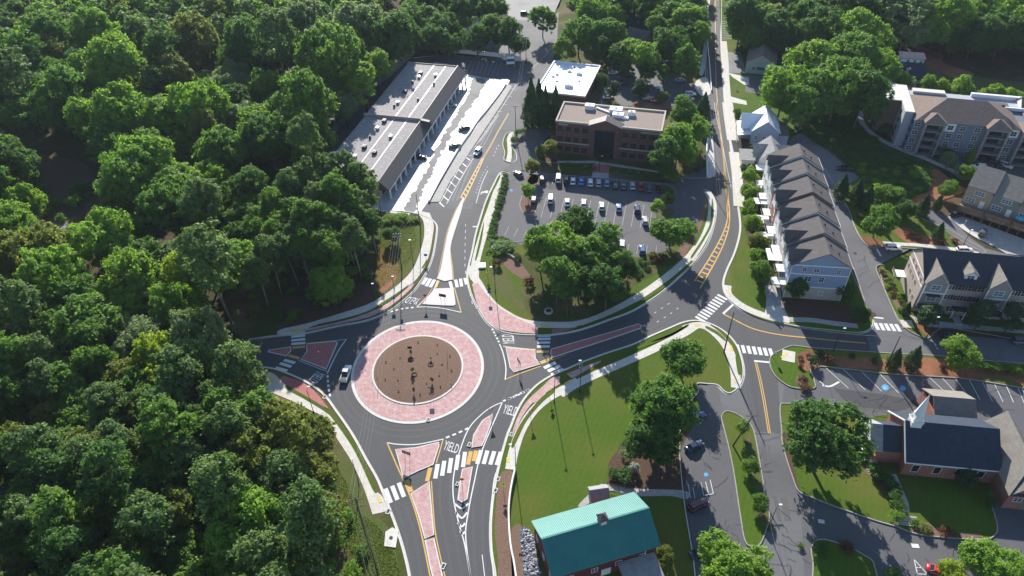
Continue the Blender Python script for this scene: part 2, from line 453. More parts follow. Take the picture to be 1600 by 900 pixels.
def crown(name, Rx, Rz, zc, nl, nc, nleaf, lsize, lobe=.42, clump=.9, flat=0.0):
    """lobed crown: big lobes -> leaf clumps on their skins -> leaves"""
    d = sph(nl, .35); d[:, 2] = np.clip(d[:, 2], -.55, 1)
    rr = rng.uniform(.45, .72, (nl, 1))
    lc = d * rr * np.array([Rx, Rx, Rz])
    lr = Rx * lobe * rng.uniform(.75, 1.25, nl)
    k = rng.integers(0, nl, nc)
    e = sph(nc, .25)
    cc = lc[k] + e * lr[k][:, None] * rng.uniform(.8, 1.05, (nc, 1)) * np.array([1, 1, min(1, Rz / Rx)])
    keep = (cc / np.array([Rx, Rx, Rz])); keep = np.linalg.norm(keep, axis=1) > .42
    cc = cc[keep]; e = e[keep]
    m = max(4, nleaf // max(1, len(cc)))
    idx = np.repeat(np.arange(len(cc)), m)
    cr = clump * rng.uniform(.55, 1.3, len(cc))
    g = sph(len(idx), .35)
    ext = np.where(rng.uniform(0, 1, len(idx)) < .22, rng.uniform(1.0, 1.6, len(idx)), rng.uniform(.35, 1.0, len(idx)))
    pos = cc[idx] + g * (cr[idx] * ext)[:, None] * np.array([1, 1, .75])
    nrm = g * .6 + e[idx] * .4 + np.array([0, 0, .35])
    pos[:, 2] += zc
    return leaves_mesh(name, pos, nrm, lsize)

def trunk(name, h, r, spread, nb=5, zb=.4, lean=0.3):
    mb = MB(); p = Vector((0, 0, 0)); q = Vector((lean * rnd.uniform(-1, 1), lean * rnd.uniform(-1, 1), h * zb))
    mb.tube((0, 0, 0), q, r, r * .78, 9)
    top = q + Vector((rnd.uniform(-.3, .3), rnd.uniform(-.3, .3), h * (.92 - zb)))
    mb.tube(q, top, r * .75, r * .15, 8)
    for i in range(nb):
        a = 2 * PI * i / nb + rnd.uniform(-.4, .4); t = rnd.uniform(0, .55)
        s = q.lerp(top, t); e = s + Vector((math.cos(a) * spread, math.sin(a) * spread, h * rnd.uniform(.15, .3)))
        mb.tube(s, e, r * .42 * (1 - t * .5), r * .1, 6)
    return mb.mesh(name, True)

def conifer(name, Rr, h, n, ls):
    t = rng.uniform(0, 1, n) ** .75
    a = rng.uniform(0, 2 * PI, n)
    lay = .86 + .16 * np.sin(t * 34 + 1.3 * np.sin(a * 3)) + rng.normal(0, .07, n)
    prof = np.minimum(1.0, (1 - t) * 1.45) * np.minimum(1, .55 + t * 4) * (1 + .12 * np.sin(a * 5 + t * 9))
    rad = Rr * prof * lay * rng.uniform(.72, 1.02, n) + .05
    pos = np.stack([np.cos(a) * rad, np.sin(a) * rad, .25 + t * (h - .3)], 1)
    nrm = np.stack([np.cos(a), np.sin(a), np.full(n, .55)], 1)
    return leaves_mesh(name, pos, nrm, ls)

PRO = {'broad': [], 'round': [], 'street': [], 'pine': [], 'cone': [], 'shrub': [], 'column': [], 'forest': []}
for i in range(6):
    PRO['broad'].append((crown('crown', 9.0, 8.6, 11.0, 18, 640, 24000, .38, .42, .92), trunk('trunk', 17, .40, 4.6, 6), 9.0, 11.0, 19.5))
for i in range(7):
    PRO['forest'].append((crown('crown', 6.2, 8.4, 11.0, 14, 420, 14000, .35, .46, .80), trunk('trunk', 17, .26, 2.8, 5, .4), 6.0, 11.5, 19.5))
for i in range(5):
    PRO['round'].append((crown('crown', 5.0, 4.7, 6.0, 13, 460, 13000, .26, .44, .72), trunk('trunk', 9.5, .22, 2.4, 6, .25), 5.0, 6.2, 10.6))
for i in range(4):
    PRO['street'].append((crown('crown', 2.1, 2.4, 3.6, 9, 150, 4200, .17, .46, .42), trunk('trunk', 5.4, .08, .9, 5, .3), 2.1, 3.7, 6.0))
for i in range(6):
    PRO['pine'].append((crown('crown', 4.4, 8.4, 14.0, 26, 330, 10000, .28, .36, .62), trunk('trunk', 21, .22, 1.8, 6, .5, .7), 4.2, 15.5, 22.5))
for i in range(3):
    PRO['cone'].append((conifer('crown', 2.3, 8.5, 7000, .20), trunk('trunk', 7.5, .14, .3, 2), 2.3, 4.2, 8.5))
for i in range(3):
    PRO['column'].append((crown('crown', 2.0, 2.9, 3.4, 9, 170, 4600, .17, .5, .45), trunk('trunk', 5.2, .1, .6, 4), 2.0, 3.4, 6.3))
for i in range(4):
    PRO['shrub'].append((crown('foliage', 1.0, .8, .72, 7, 70, 1500, .10, .5, .25), None, 1.0, .72, 1.5))
SKEY = {'broad': 'broadleaf_tree', 'forest': 'broadleaf_tree', 'round': 'broadleaf_tree', 'street': 'young_tree', 'pine': 'pine_tree', 'cone': 'conifer_tree', 'column': 'young_tree', 'shrub': 'shrub'}

def tree(kind, x, y, r, leaf, label, group=None, cat='tree', z0=0.0, hs=1.0, bark='bark', at='crown', name=None):
    """x, y: picture position of the crown centre (or base), r: crown radius in picture pixels"""
    cr, tk, PR, zc, H = rnd.choice(PRO[kind])
    r *= 1.1; s = 1.0
    for _ in range(4):
        z = zc * s * hs if at == 'crown' else 0
        w = G(x, y, z); dist = (w - Vector((0, 0, CAM_H))).dot(_f)
        s = r * dist / FPX / PR
    w = G(x, y, (zc * s * hs + z0) if at == 'crown' else z0)
    return tree_at(kind, w.x, w.y, s, leaf, label, group, cat, z0, hs, bark, name, (cr, tk))

def tree_at(kind, wx, wy, s, leaf, label, group=None, cat='tree', z0=0.0, hs=1.0, bark='bark', name=None, pr=None):
    if pr is None:
        p = rnd.choice(PRO[kind]); pr = (p[0], p[1])
    rz = rnd.uniform(0, 2 * PI)
    if pr[1] is None:
        o = link(name or SKEY[kind], pr[0], M[leaf], None, (wx, wy, z0), rz); o.scale = (s, s, s * hs)
        return tag(o, label, cat, group)
    root = empty(name or SKEY[kind], (wx, wy, z0), rz, label, cat, group)
    root.scale = (s * rnd.uniform(.93, 1.07), s * rnd.uniform(.93, 1.07), s * hs)
    link('crown', pr[0], M[leaf], root)
    link('trunk', pr[1], M[bark], root)
    return root
# ================================================================== GROUND
gm = MB(); gm.add([(-1500, -600, 0), (1500, -600, 0), (1500, 2600, 0), (-1500, 2600, 0)], [(0, 1, 2, 3)])
gr = gm.build('ground', M['forest_floor']); gr['kind'] = 'structure'
def asph(name, t, pts, z, m, smooth=False): return land(name, t, pts, z, M[m], None, smooth)
# base pavements (the land slabs with their kerbs lie on these)
asph('road', 'A', [(380, 520), (560, 480), (600, 430), (560, 350), (590, 270), (640, 170), (740, 90), (800, 30), (860, -10), (900, -30), (920, 10), (880, 70), (860, 120), (880, 200), (1000, 260), (1040, 200), (1080, 130), (1095, 60), (1100, -30),
     (1145, -30), (1150, 90), (1190, 300), (1240, 400), (1250, 480), (1400, 500), (1700, 530), (1720, 610), (1700, 960), (1080, 960), (1090, 600), (900, 620), (800, 960), (600, 960), (520, 700), (380, 620)], .015, 'asphalt_old')
asph('roundabout_road', 'A', [(384, 604), (392, 524), (480, 500), (600, 470), (640, 400), (650, 330), (700, 326), (735, 326), (760, 290), (790, 262), (800, 256), (806, 300), (770, 420), (830, 500), (1000, 470), (1070, 400), (1096, 300), (1100, 240), (1095, 60), (1100, -30),
     (1130, -30), (1142, 90), (1180, 300), (1200, 400), (1210, 490), (1352, 519), (1362, 551), (1240, 540), (1215, 590), (1222, 678), (1182, 674), (1150, 596), (1060, 520), (900, 600), (820, 700), (790, 960), (620, 960), (590, 780), (500, 640)], .025, 'asphalt_new')
asph('parking_lot', 'A', [(1255, 574), (1310, 574), (1700, 600), (1720, 720), (1600, 780), (1560, 700), (1440, 640), (1222, 636), (1225, 600)], .021, 'asphalt_lot')
asph('parking_lot', 'A', [(1250, 770), (1320, 790), (1400, 820), (1500, 830), (1600, 740), (1720, 740), (1720, 960), (1260, 960)], .020, 'asphalt_lot')
asph('driveway', 'Z6', [(215, 230), (380, -120), (420, -130), (430, -80), (450, 60), (480, 200), (540, 560), (565, 700), (600, 745), (700, 900), (290, 960), (250, 500)], .021, 'asphalt_lot')
asph('alley', 'A', [(1240, 225), (1300, 240), (1345, 330), (1400, 375), (1440, 385), (1600, 410), (1600, 390), (1560, 400), (1440, 380), (1368, 417), (1405, 505), (1440, 530), (1362, 520), (1350, 470), (1325, 400), (1300, 330), (1270, 270)], .03, 'asphalt_old')

def landk(name, t, pts, m, z=.12, kerbed=True, n_kerb=None, ks=1, km='kerb'):
    """land slab; its kerb stone follows the first n_kerb survey points"""
    P_ = px(t, pts)
    land(name, 'A', P_, z, M[m])
    if kerbed:
        q = P_ if n_kerb is None else P_[:n_kerb]
        cl = n_kerb is None
        W = ground(q, 0, True, cl)
        mbk = MB(); strip(mbk, W, -.10 , .12, z + .11, 0, cl)
        o = mbk.build('kerb', M[km]); o['kind'] = 'structure'
    return P_

KA = [(388, 531), (420, 526), (455, 522.5), (475, 521), (530, 509), (572, 501), (605, 488), (626, 473), (645, 456), (658, 438), (668, 421), (675, 402), (679, 382), (682, 359), (680, 350), (673, 343), (665, 339), (653, 335), (631, 331), (600, 329)]
landk('verge', 'A', KA + [(575, 322), (560, 295), (520, 270), (380, 300), (330, 420), (372, 520)], 'rough_grass', n_kerb=len(KA))
KB = [(380, 571), (399, 574), (427, 577), (455, 587), (482, 600), (505, 617), (524, 642), (550, 680), (572, 720), (588, 748), (598, 772), (609, 800), (620, 830), (630, 863), (638, 898), (645, 945)]
landk('verge', 'A', KB + [(560, 945), (440, 800), (360, 640)], 'rough_grass', n_kerb=len(KB))
KC = [(797, 272), (783, 270), (772, 289), (760, 315), (751, 343), (744, 367), (739.5, 390), (734, 413), (731, 428), (733, 446), (739, 465), (748, 483), (763, 505), (782, 517.5), (805, 522.5), (840, 524), (862, 523), (890, 519), (917, 512), (950, 500), (987, 486), (1025, 463), (1055, 438), (1080, 414), (1092, 400), (1106, 377), (1115, 349), (1118, 324), (1114, 309), (1107, 299), (1099, 297)]
landk('verge', 'A', KC + [(1060, 300), (960, 330), (830, 330)], 'lawn', n_kerb=len(KC))
KC2 = [(1109, 262), (1107, 240), (1106, 200), (1103, 160), (1102, 100), (1103, 40), (1105, -30)]
landk('verge', 'A', KC2 + [(900, -30), (868, 80), (845, 130), (826, 180), (818, 210), (845, 268), (980, 275), (1060, 282), (1100, 268)], 'rough_grass', n_kerb=len(KC2))
KD = [(778, 950), (775, 900), (769, 860), (768, 817), (773, 767), (782, 723), (793, 683), (800, 665), (808, 645), (820, 624), (838, 604), (860, 589), (885, 578), (912, 566), (950, 552), (987, 540), (1015, 527), (1045, 514), (1070, 504), (1092, 502), (1115, 509), (1135, 522), (1150, 540), (1158, 561), (1161, 584), (1155, 603), (1142, 614), (1132, 612), (1121, 602), (1105, 600), (1089, 600), (1091, 612), (1080, 626), (1066, 650), (1062, 706), (1069, 784), (1081, 859), (1086, 900), (1090, 950)]
landk('lawn', 'A', KD, 'lawn', n_kerb=len(KD))
KE = [(1128, -30), (1127, 60), (1129, 100), (1133, 153), (1141, 220), (1149, 290), (1157, 344), (1156, 369), (1148, 397), (1136, 424), (1131, 444), (1136, 463), (1151, 478), (1173, 490), (1205, 501), (1251, 511), (1294, 516), (1332, 520), (1352, 518), (1362, 510), (1364, 500)]
landk('lawn', 'A', KE + [(1352, 470), (1330, 425), (1300, 340), (1270, 270), (1240, 200), (1200, 60), (1180, -30)], 'lawn', n_kerb=len(KE))
KF = [(1313, 547), (1270, 544), (1245, 541), (1235, 541), (1219, 548), (1205, 557), (1203, 570), (1210, 586), (1223, 598), (1240, 606)]
landk('verge', 'A', KF + [(1271, 607), (1272, 595), (1268, 574), (1313, 576), (1383, 584), (1447, 588), (1513, 593), (1600, 607), (1720, 625), (1720, 585), (1600, 569), (1540, 564), (1473, 557), (1383, 552)], 'lawn', km='kerb_old')
KG = [(1352, 655), (1330, 637), (1280, 632), (1230, 631), (1219, 635), (1221, 671), (1222, 690), (1228, 715), (1238, 745), (1248, 768), (1270, 778), (1300, 790), (1345, 806), (1372, 815), (1400, 823), (1430, 834), (1473, 840), (1533, 843), (1552, 838), (1558, 825), (1552, 800), (1545, 780)]
landk('lawn', 'A', KG + [(1540, 700), (1400, 650)], 'lawn', n_kerb=len(KG), km='kerb_old')
landk('lawn', 'A', [(1283, 843), (1320, 853), (1350, 868), (1366, 885), (1370, 950), (1278, 950), (1270, 880), (1268, 855)], 'lawn', km='kerb_old')
landk('traffic_island', 'Z6', [(440, 40), (460, 12), (500, 15), (560, 50), (612, 110), (650, 300), (680, 480), (700, 580), (668, 690), (640, 738), (600, 742), (565, 705), (540, 560), (505, 330), (478, 200), (448, 80)], 'lawn', km='kerb_old')
asph('gravel_strip', 'Z6', [(575, 120), (615, 170), (650, 330), (690, 540), (720, 640), (705, 660), (650, 600), (620, 480), (590, 330)], .17, 'lawn_patchy', True)
landk('traffic_island', 'V1', [(625, 235), (650, 190), (690, 172), (720, 180), (715, 230), (700, 300), (745, 380), (755, 430), (740, 465), (700, 478), (650, 465), (625, 440), (635, 380), (615, 300)], 'lawn')
land('footpath', 'V1', [(690, 175), (716, 176), (700, 240), (703, 320), (705, 390), (695, 465), (655, 462), (648, 450), (662, 380), (660, 300), (655, 240), (675, 190)], .17, M['sidewalk'], .1)
# condominium block, apartment block, kudzu slope
KH = [(1374, 421), (1380, 447), (1393, 479), (1404, 503), (1417, 515), (1433, 524), (1449, 529), (1460, 520), (1475, 512), (1510, 517), (1600, 533), (1720, 552)]
landk('lawn', 'A', KH + [(1720, 440), (1600, 420), (1440, 395), (1385, 410)], 'lawn', n_kerb=len(KH), km='kerb_old')
landk('lawn', 'A', [(1248, 232), (1280, 255), (1300, 283), (1324, 324), (1335, 353), (1348, 377), (1362, 389), (1375, 386), (1440, 390), (1500, 396), (1540, 395), (1515, 378), (1480, 358), (1448, 345), (1420, 330), (1390, 300), (1330, 250), (1280, 215)], 'lawn', km='kerb_old')
land('hillside', 'A', [(1190, 150), (1260, 130), (1330, 120), (1345, 180), (1375, 215), (1430, 240), (1465, 262), (1470, 290), (1440, 325), (1390, 320), (1340, 290), (1300, 250), (1255, 210), (1215, 225), (1200, 190)], .10, M['ivy'], 0)
land('field', 'A', [(1400, 90), (1460, 100), (1530, 120), (1640, 140), (1700, 200), (1600, 200), (1460, 135), (1410, 125)], .11, M['lawn_patchy'], 0)
land('bare_slope', 'V4', [(300, 420), (380, 440), (560, 520), (570, 590), (850, 690), (700, 740), (420, 620), (340, 540)], .14, M['red_clay'])
land('bare_slope', 'Y7', [(600, 165), (650, 190), (720, 250), (790, 290), (700, 330), (620, 360), (560, 400), (500, 390), (440, 330), (490, 260), (560, 200)], .16, M['red_clay'])
land('parking_lot', 'A', [(1465, 255), (1500, 240), (1620, 255), (1620, 330), (1560, 290), (1500, 280)], .18, M['asphalt_lot'], None, False)
land('parking_lot', 'A', [(1232, 222), (1262, 205), (1300, 212), (1340, 248), (1345, 275), (1300, 290), (1262, 245)], .17, M['asphalt_pale'])
land('alley', 'Y7', [(545, 440), (590, 410), (700, 450), (800, 560), (900, 630), (1030, 665), (1200, 760), (1100, 800), (900, 680), (760, 590), (640, 500)], .17, M['asphalt_old'], None, False)
land('driveway', 'V5', [(5, 560), (60, 520), (700, 760), (700, 900), (520, 880), (260, 720), (130, 640)], .175, M['sidewalk_worn'], None, False)
# strip mall court and its street
land('parking_lot', 'A', [(598, 333), (655, 334), (668, 316), (700, 262), (740, 205), (792, 133), (800, 120), (770, 100), (700, 85), (640, 90), (560, 230), (570, 330)], .03, M['lot_concrete'], None, False)
land('parking_lot', 'A', [(644, 92), (700, 84), (770, 92), (802, 105), (800, 125), (760, 122), (725, 115), (700, 100)], .036, M['asphalt_lot'], None, False)
land('court', 'A', [(560, 120), (640, 90), (680, 97), (640, 150), (560, 270), (470, 268), (500, 210)], .034, M['asphalt_lot'], None, False)
land('court', 'Y1', [(600, 150), (560, 200), (430, 345), (330, 480), (250, 590), (235, 600), (310, 480), (410, 345), (530, 190), (580, 145)], .042, M['lot_concrete'], None)
def ragged(name, t, pts, z, m, amp):
    q = random.Random(9); W = ground(px(t, pts), z, True, True, 14); sheet(name, [p + Vector((q.uniform(-amp, amp), q.uniform(-amp, amp), 0)) for p in W], z, M[m])
ragged('drive_lane', 'Y1', [(860, 215), (930, 215), (900, 290), (800, 430), (720, 560), (650, 700), (600, 800), (560, 900), (500, 900), (560, 790), (620, 690), (680, 560), (760, 420), (830, 300)], .044, 'asphalt_pale', .75)
land('parking_lot', 'A', [(785, -40), (885, -40), (882, 4), (868, 22), (830, 34), (800, 30), (780, 10)], .03, M['asphalt_pale'], None, False)
land('road_shoulder', 'A', [(802, 118), (812, 104), (840, 78), (862, 30), (884, -20), (900, -20), (893, 30), (862, 90), (832, 110), (812, 150), (805, 140)], .03, M['asphalt_old'], None, False)
# parking lots laid on the central block
land('parking_lot', 'A', [(792, 275), (786, 306), (777, 341), (773, 368), (800, 376), (830, 393), (900, 398), (968, 402), (1005, 402), (1040, 392), (1075, 367), (1090, 347), (1098, 322), (1099, 300), (1112, 292), (1112, 255), (1100, 262), (1060, 280), (1040, 289), (940, 282), (870, 272), (850, 272), (842, 260), (862, 240), (862, 205), (845, 196), (825, 202), (812, 216), (800, 248), (797, 262)], .165, M['asphalt_lot'], None, False)
land('parking_lot', 'V7', [(560, 560), (700, 540), (1000, 600), (1200, 700), (1200, 840), (1100, 880), (900, 870), (560, 880), (400, 870), (440, 650)], .165, M['asphalt_lot'], None, False)
land('road', 'V6', [(0, 640), (110, 635), (150, 620), (178, 610), (178, 740), (100, 725), (40, 740), (0, 740)], .172, M['asphalt_lot'], None, False)

# mulch beds and grass patches
def bed(t, pts, m, z=.15, sm=True, name='planting_bed'): return land(name, t, pts, z, M[m], None, sm)
bed('Z3', [(735, 410), (783, 415), (775, 500), (760, 600), (768, 700), (780, 800), (800, 930), (722, 930), (712, 800), (700, 700), (705, 560), (715, 480)], 'mulch')
bed('Z3', [(795, 660), (835, 670), (850, 760), (860, 900), (850, 960), (790, 960), (775, 800), (775, 700)], 'mulch', .15)
bed('Z4', [(155, 680), (200, 680), (225, 740), (245, 830), (260, 920), (180, 920), (165, 800)], 'stone_dark', .155)
bed('Z3', [(700, 540), (790, 420), (830, 640), (780, 660)], 'lawn', .14)
bed('Z4', [(430, 560), (500, 520), (560, 470), (620, 300), (670, 265), (700, 300), (720, 420), (700, 470), (640, 490), (560, 470), (520, 500), (480, 545)], 'mulch_dark', .145)
bed('Z4', [(640, 300), (720, 300), (900, 320), (920, 490), (700, 495), (600, 480), (570, 380)], 'mulch_dark', .148)
bed('V8', [(20, 140), (60, 120), (140, 110), (240, 160), (360, 170), (500, 175), (620, 190), (880, 175), (1020, 185), (1200, 240), (1600, 270), (1600, 370), (1450, 320), (1200, 330), (900, 310), (600, 265), (300, 250), (240, 215), (100, 260), (20, 250), (0, 180)], 'pine_straw')
bed('V8', [(615, 150), (1000, 168), (1250, 200), (1600, 230), (1600, 262), (1250, 235), (1000, 185), (700, 178), (612, 185)], 'lawn', .152)
bed('Z5', [(780, 395), (870, 380), (900, 440), (860, 480), (800, 470)], 'pine_straw', .154)
bed('Z5', [(775, 520), (810, 508), (840, 530), (835, 560), (790, 565)], 'mulch', .154)
bed('Y3', [(1240, 210), (1275, 215), (1262, 290), (1230, 400), (1180, 480), (1140, 560), (1100, 560), (1125, 480), (1180, 400), (1225, 300)], 'mulch')
bed('Y3', [(190, 115), (180, 160), (150, 260), (110, 380), (95, 470), (120, 480), (145, 370), (175, 250), (195, 160)], 'mulch')
bed('Y3', [(150, 575), (200, 560), (260, 600), (300, 650), (330, 680), (300, 690), (240, 665), (180, 620)], 'mulch')
bed('Y3', [(240, 560), (500, 500), (900, 540), (1080, 520), (1100, 580), (1000, 640), (860, 720), (780, 790), (640, 800), (480, 800), (320, 700), (240, 600)], 'rough_grass', .148)
bed('Z2', [(470, 130), (560, 200), (700, 230), (900, 280), (1100, 270), (1100, 300), (900, 380), (760, 410), (640, 415), (540, 400), (480, 310)], 'rough_grass', .146)
bed('Y3', [(70, 620), (150, 620), (230, 720), (265, 760), (270, 850), (200, 810), (130, 740)], 'lawn_patchy', .146)
bed('W1', [(400, 210), (430, 250), (410, 380), (380, 520), (300, 630), (200, 740), (40, 880), (-60, 900), (-80, 560), (0, 480), (120, 500), (260, 300), (330, 210)], 'lawn_patchy', .14)
bed('W1', [(-60, 480), (60, 470), (150, 620), (120, 740), (60, 830), (-60, 860)], 'pine_straw', .142)
bed('Z1', [(400, 420), (600, 355), (780, 300), (820, 200), (820, 60), (600, 60), (300, 200), (200, 440)], 'mulch_dark', .139)
bed('W8', [(290, 450), (400, 370), (450, 440), (500, 540), (530, 640), (600, 700), (640, 860), (600, 930), (500, 900), (440, 820), (340, 640), (300, 560)], 'lawn_patchy', .14)
bed('Y5', [(330, 790), (400, 780), (760, 850), (775, 890), (600, 920), (400, 880), (340, 840)], 'mulch_dark', .15)
bed('Y5', [(190, 180), (240, 190), (250, 380), (260, 560), (300, 740), (260, 730), (200, 600), (150, 480), (125, 300), (130, 200)], 'mulch_dark', .145)
bed('V6', [(345, 150), (440, 160), (460, 250), (520, 320), (540, 340), (335, 310), (340, 230)], 'mulch_dark', .15)
bed('V6', [(330, 310), (440, 330), (470, 360), (440, 400), (345, 410)], 'asphalt_crack', .152, False, 'driveway')
bed('Y7', [(170, 560), (240, 570), (300, 600), (290, 625), (235, 615), (190, 590)], 'pine_straw')
bed('Y7', [(360, 520), (440, 510), (520, 550), (640, 570), (680, 600), (600, 615), (460, 600), (390, 560)], 'pine_straw')
bed('Y7', [(690, 560), (740, 570), (850, 640), (800, 640), (720, 600)], 'mulch', .152)
bed('Z8', [(725, 160), (760, 150), (810, 240), (860, 340), (880, 400), (840, 400), (790, 300), (750, 230)], 'mulch')
bed('Z8', [(930, 460), (1010, 490), (1020, 550), (960, 500)], 'pine_straw')
bed('Z8', [(905, 420), (990, 450), (1200, 470), (1575, 505), (1575, 530), (1200, 500), (1000, 490), (940, 460)], 'sidewalk_worn', .153, False, 'footpath')
bed('Z8', [(1030, 490), (1200, 510), (1575, 545), (1575, 565), (1200, 540), (1050, 515)], 'mulch_dark', .154)
bed('Z7', [(550, 690), (620, 650), (700, 690), (860, 700), (870, 722), (700, 722), (600, 705)], 'mulch', .15)
bed('Z7', [(330, 400), (380, 400), (470, 520), (500, 640), (480, 670), (440, 520), (360, 440)], 'mulch', .15)
bed('Z7', [(505, 430), (880, 470), (900, 560), (940, 640), (900, 690), (760, 690), (620, 640), (540, 560)], 'lawn', .149)
bed('Z6', [(765, 160), (790, 130), (850, 380), (872, 440), (840, 400)], 'mulch_dark', .15)
bed('V3', [(185, 365), (245, 362), (265, 425), (190, 425)], 'lawn', .153)
bed('V3', [(200, 645), (270, 650), (340, 760), (370, 810), (215, 785)], 'lawn', .153)
bed('V3', [(220, 840), (350, 870), (420, 900), (240, 930)], 'lawn', .153)
bed('V3', [(190, 425), (300, 425), (330, 520), (350, 610), (200, 600), (190, 500)], 'asphalt_pale', .151, False, 'driveway')
bed('V3', [(350, 620), (560, 640), (760, 640), (700, 760), (480, 780), (340, 760)], 'asphalt_lot', .151, False, 'driveway')
bed('V3', [(195, 600), (370, 640), (375, 705), (330, 700), (240, 640)], 'sidewalk', .155, False, 'driveway')
bed('V3', [(165, 780), (350, 835), (355, 868), (170, 835)], 'sidewalk', .155, False, 'driveway')
bed('V7', [(430, 800), (470, 760), (560, 850), (550, 880), (440, 840)], 'lawn_patchy', .17)
bed('V7', [(700, 840), (830, 870), (960, 860), (1000, 900), (700, 900)], 'pine_straw', .17)
bed('V7', [(60, 100), (110, 50), (160, 0), (130, 0), (40, 95)], 'lawn', .13)
bed('V7', [(600, 420), (900, 440), (1020, 540), (860, 600), (640, 560)], 'mulch_dark', .15)
bed('Y3', [(290, 150), (320, 110), (350, 120), (340, 165), (300, 165)], 'mulch', .2)
bed('Y3', [(262, 235), (320, 250), (345, 290), (320, 330), (270, 320), (255, 280)], 'mulch', .2)
bed('Y3', [(1025, 180), (1080, 190), (1085, 230), (1040, 235), (1020, 215)], 'lawn_patchy', .2)
bed('Y3', [(950, 350), (990, 350), (1000, 310), (1060, 295), (1085, 320), (1010, 405), (955, 405)], 'lawn_patchy', .2)
bed('V1', [(850, 620), (900, 595), (970, 600), (985, 650), (930, 690), (880, 690)], 'mulch', .2)
bed('Y2', [(230, 640), (250, 700), (360, 715), (370, 660), (330, 640), (260, 620)], 'mulch_dark', .2)
bed('Y2', [(340, 640), (1010, 720), (1040, 780), (700, 745), (700, 800), (600, 780), (590, 730), (330, 715)], 'rough_grass', .168)
bed('A', [(868, 255), (925, 256), (926, 272), (872, 268)], 'rough_grass', .19)
bed('A', [(952, 262), (1050, 278), (1048, 286), (954, 276)], 'rough_grass', .19)
bed('Y2', [(600, 720), (705, 725), (700, 780), (597, 775)], 'pavers_red', .195, False, 'footpath')
bed('Y2', [(597, 775), (700, 780), (698, 812), (590, 808)], 'sidewalk_worn', .195, False, 'footpath')
bed('Y2', [(370, 700), (600, 700), (1050, 770), (1050, 782), (600, 716), (370, 714)], 'sidewalk_worn', .193, False, 'footpath')
bed('A', [(20, 260), (60, 245), (130, 255), (150, 300), (120, 350), (60, 370), (10, 350)], 'mulch_dark', .03)
bed('A', [(28, 318), (45, 312), (62, 320), (60, 336), (35, 338)], 'lawn', .04)
bed('A', [(20, 330), (30, 320), (40, 342), (25, 350)], 'pine_straw', .045); bed('A', [(30, 350), (60, 352), (100, 345), (110, 362), (60, 378), (25, 372)], 'asphalt_pale', .05)
bed('A', [(262, 158), (284, 146), (290, 158), (268, 172)], 'red_clay', .05)
bed('Z4', [(430, 570), (520, 480), (560, 470), (690, 490), (930, 500), (940, 540), (860, 525), (700, 525), (600, 505), (530, 500), (480, 560)], 'sidewalk_worn', .156, True, 'footpath')
bed('Z7', [(455, 425), (480, 420), (540, 560), (545, 600), (510, 600), (500, 530)], 'sidewalk_worn', .156, False, 'footpath')
bed('Z5', [(605, 20), (690, 20), (700, 120), (740, 205), (605, 180), (615, 100)], 'sidewalk_worn', .156, False, 'footpath')
bed('Z5', [(612, 137), (690, 135), (735, 205), (605, 183)], 'sidewalk', .16, False, 'footpath')

# footpaths beside the roads
PZ = [.167]
def path(t, pts, w, m='sidewalk', z=None, name='footpath'):
    z = PZ[0]; PZ[0] += .002
    W = ground(px(t, pts), z, True, False); return ribbon(name, W, -w / 2, w / 2, z, M[m], 0.1)
land('footpath', 'Z1', [(230, 460), (400, 420), (600, 360), (780, 300), (900, 230), (1000, 150), (1060, 80), (1100, -10), (1130, -120), (1125, -220), (1080, -280), (1165, -270, 'c'), (1190, -200), (1185, -130), (1160, 0), (1110, 110), (1040, 182), (950, 240), (870, 290), (780, 345), (620, 395), (470, 425), (390, 460), (380, 485), (230, 495)], .165, M['sidewalk'], .1)
land('footpath', 'W8', [(35, 60), (45, 50), (120, 60), (180, 112), (250, 150), (345, 208), (385, 245), (460, 350), (500, 430), (545, 540), (575, 570), (597, 625), (535, 645, 'c'), (500, 540), (450, 430), (400, 350), (330, 245), (280, 215), (200, 175), (120, 140), (45, 90)], .165, M['sidewalk'], .1)
path('A', [(640, 335), (600, 329), (560, 322)], 1.2)
path('Y3', [(165, 108), (128, 200), (98, 290), (70, 370), (45, 460), (22, 540), (8, 610), (5, 680)], 2.6)
path('Z2', [(150, 60), (150, 110), (190, 170), (230, 240), (290, 310), (370, 365), (450, 405), (540, 425), (650, 430), (780, 428), (900, 400), (1000, 358), (1130, 290), (1250, 215), (1380, 120), (1500, 15), (1560, -60)], 2.4)
path('Y3', [(1170, 575), (1215, 510), (1258, 430), (1285, 340), (1287, 250), (1265, 205)], 2.3)
path('Z4', [(112, 400), (120, 350), (135, 290), (165, 210), (220, 125), (290, 65), (370, 20), (430, -18)], 2.3)
path('Z2', [(700, 865), (800, 800), (960, 725), (1100, 665), (1300, 575), (1480, 480), (1560, 432), (1640, 440)], 2.3)
path('Z5', [(170, 255), (235, 236), (290, 245), (350, 290), (400, 350), (430, 420), (447, 500), (450, 575)], 2.4)
path('V3', [(160, 340), (168, 420), (175, 520), (180, 640), (190, 780), (200, 900)], 3.0)
path('V6', [(300, 0), (315, 120), (335, 250), (345, 312)], 4.2)
path('V6', [(352, 410), (375, 560), (385, 680), (398, 860)], 3.6)
path('V6', [(320, 312), (340, 410)], 1.0)
path('V3', [(35, 0), (20, 90), (15, 200)], 2.2)
path('Z5', [(405, 20), (405, 60), (440, 100), (500, 140), (570, 170), (640, 192), (740, 210)], 2.2)
path('Z5', [(740, 205), (860, 208), (980, 225), (1110, 240)], 1.8, 'sidewalk_worn')
path('Z8', [(880, 450), (900, 495)], 3.0)
path('Z5', [(770, 410), (700, 395)], 4.0)
path('Y6', [(220, 440), (175, 430), (170, 480), (215, 540), (300, 600), (420, 655), (540, 700), (640, 745), (740, 790)], 2.2, 'sidewalk_worn')
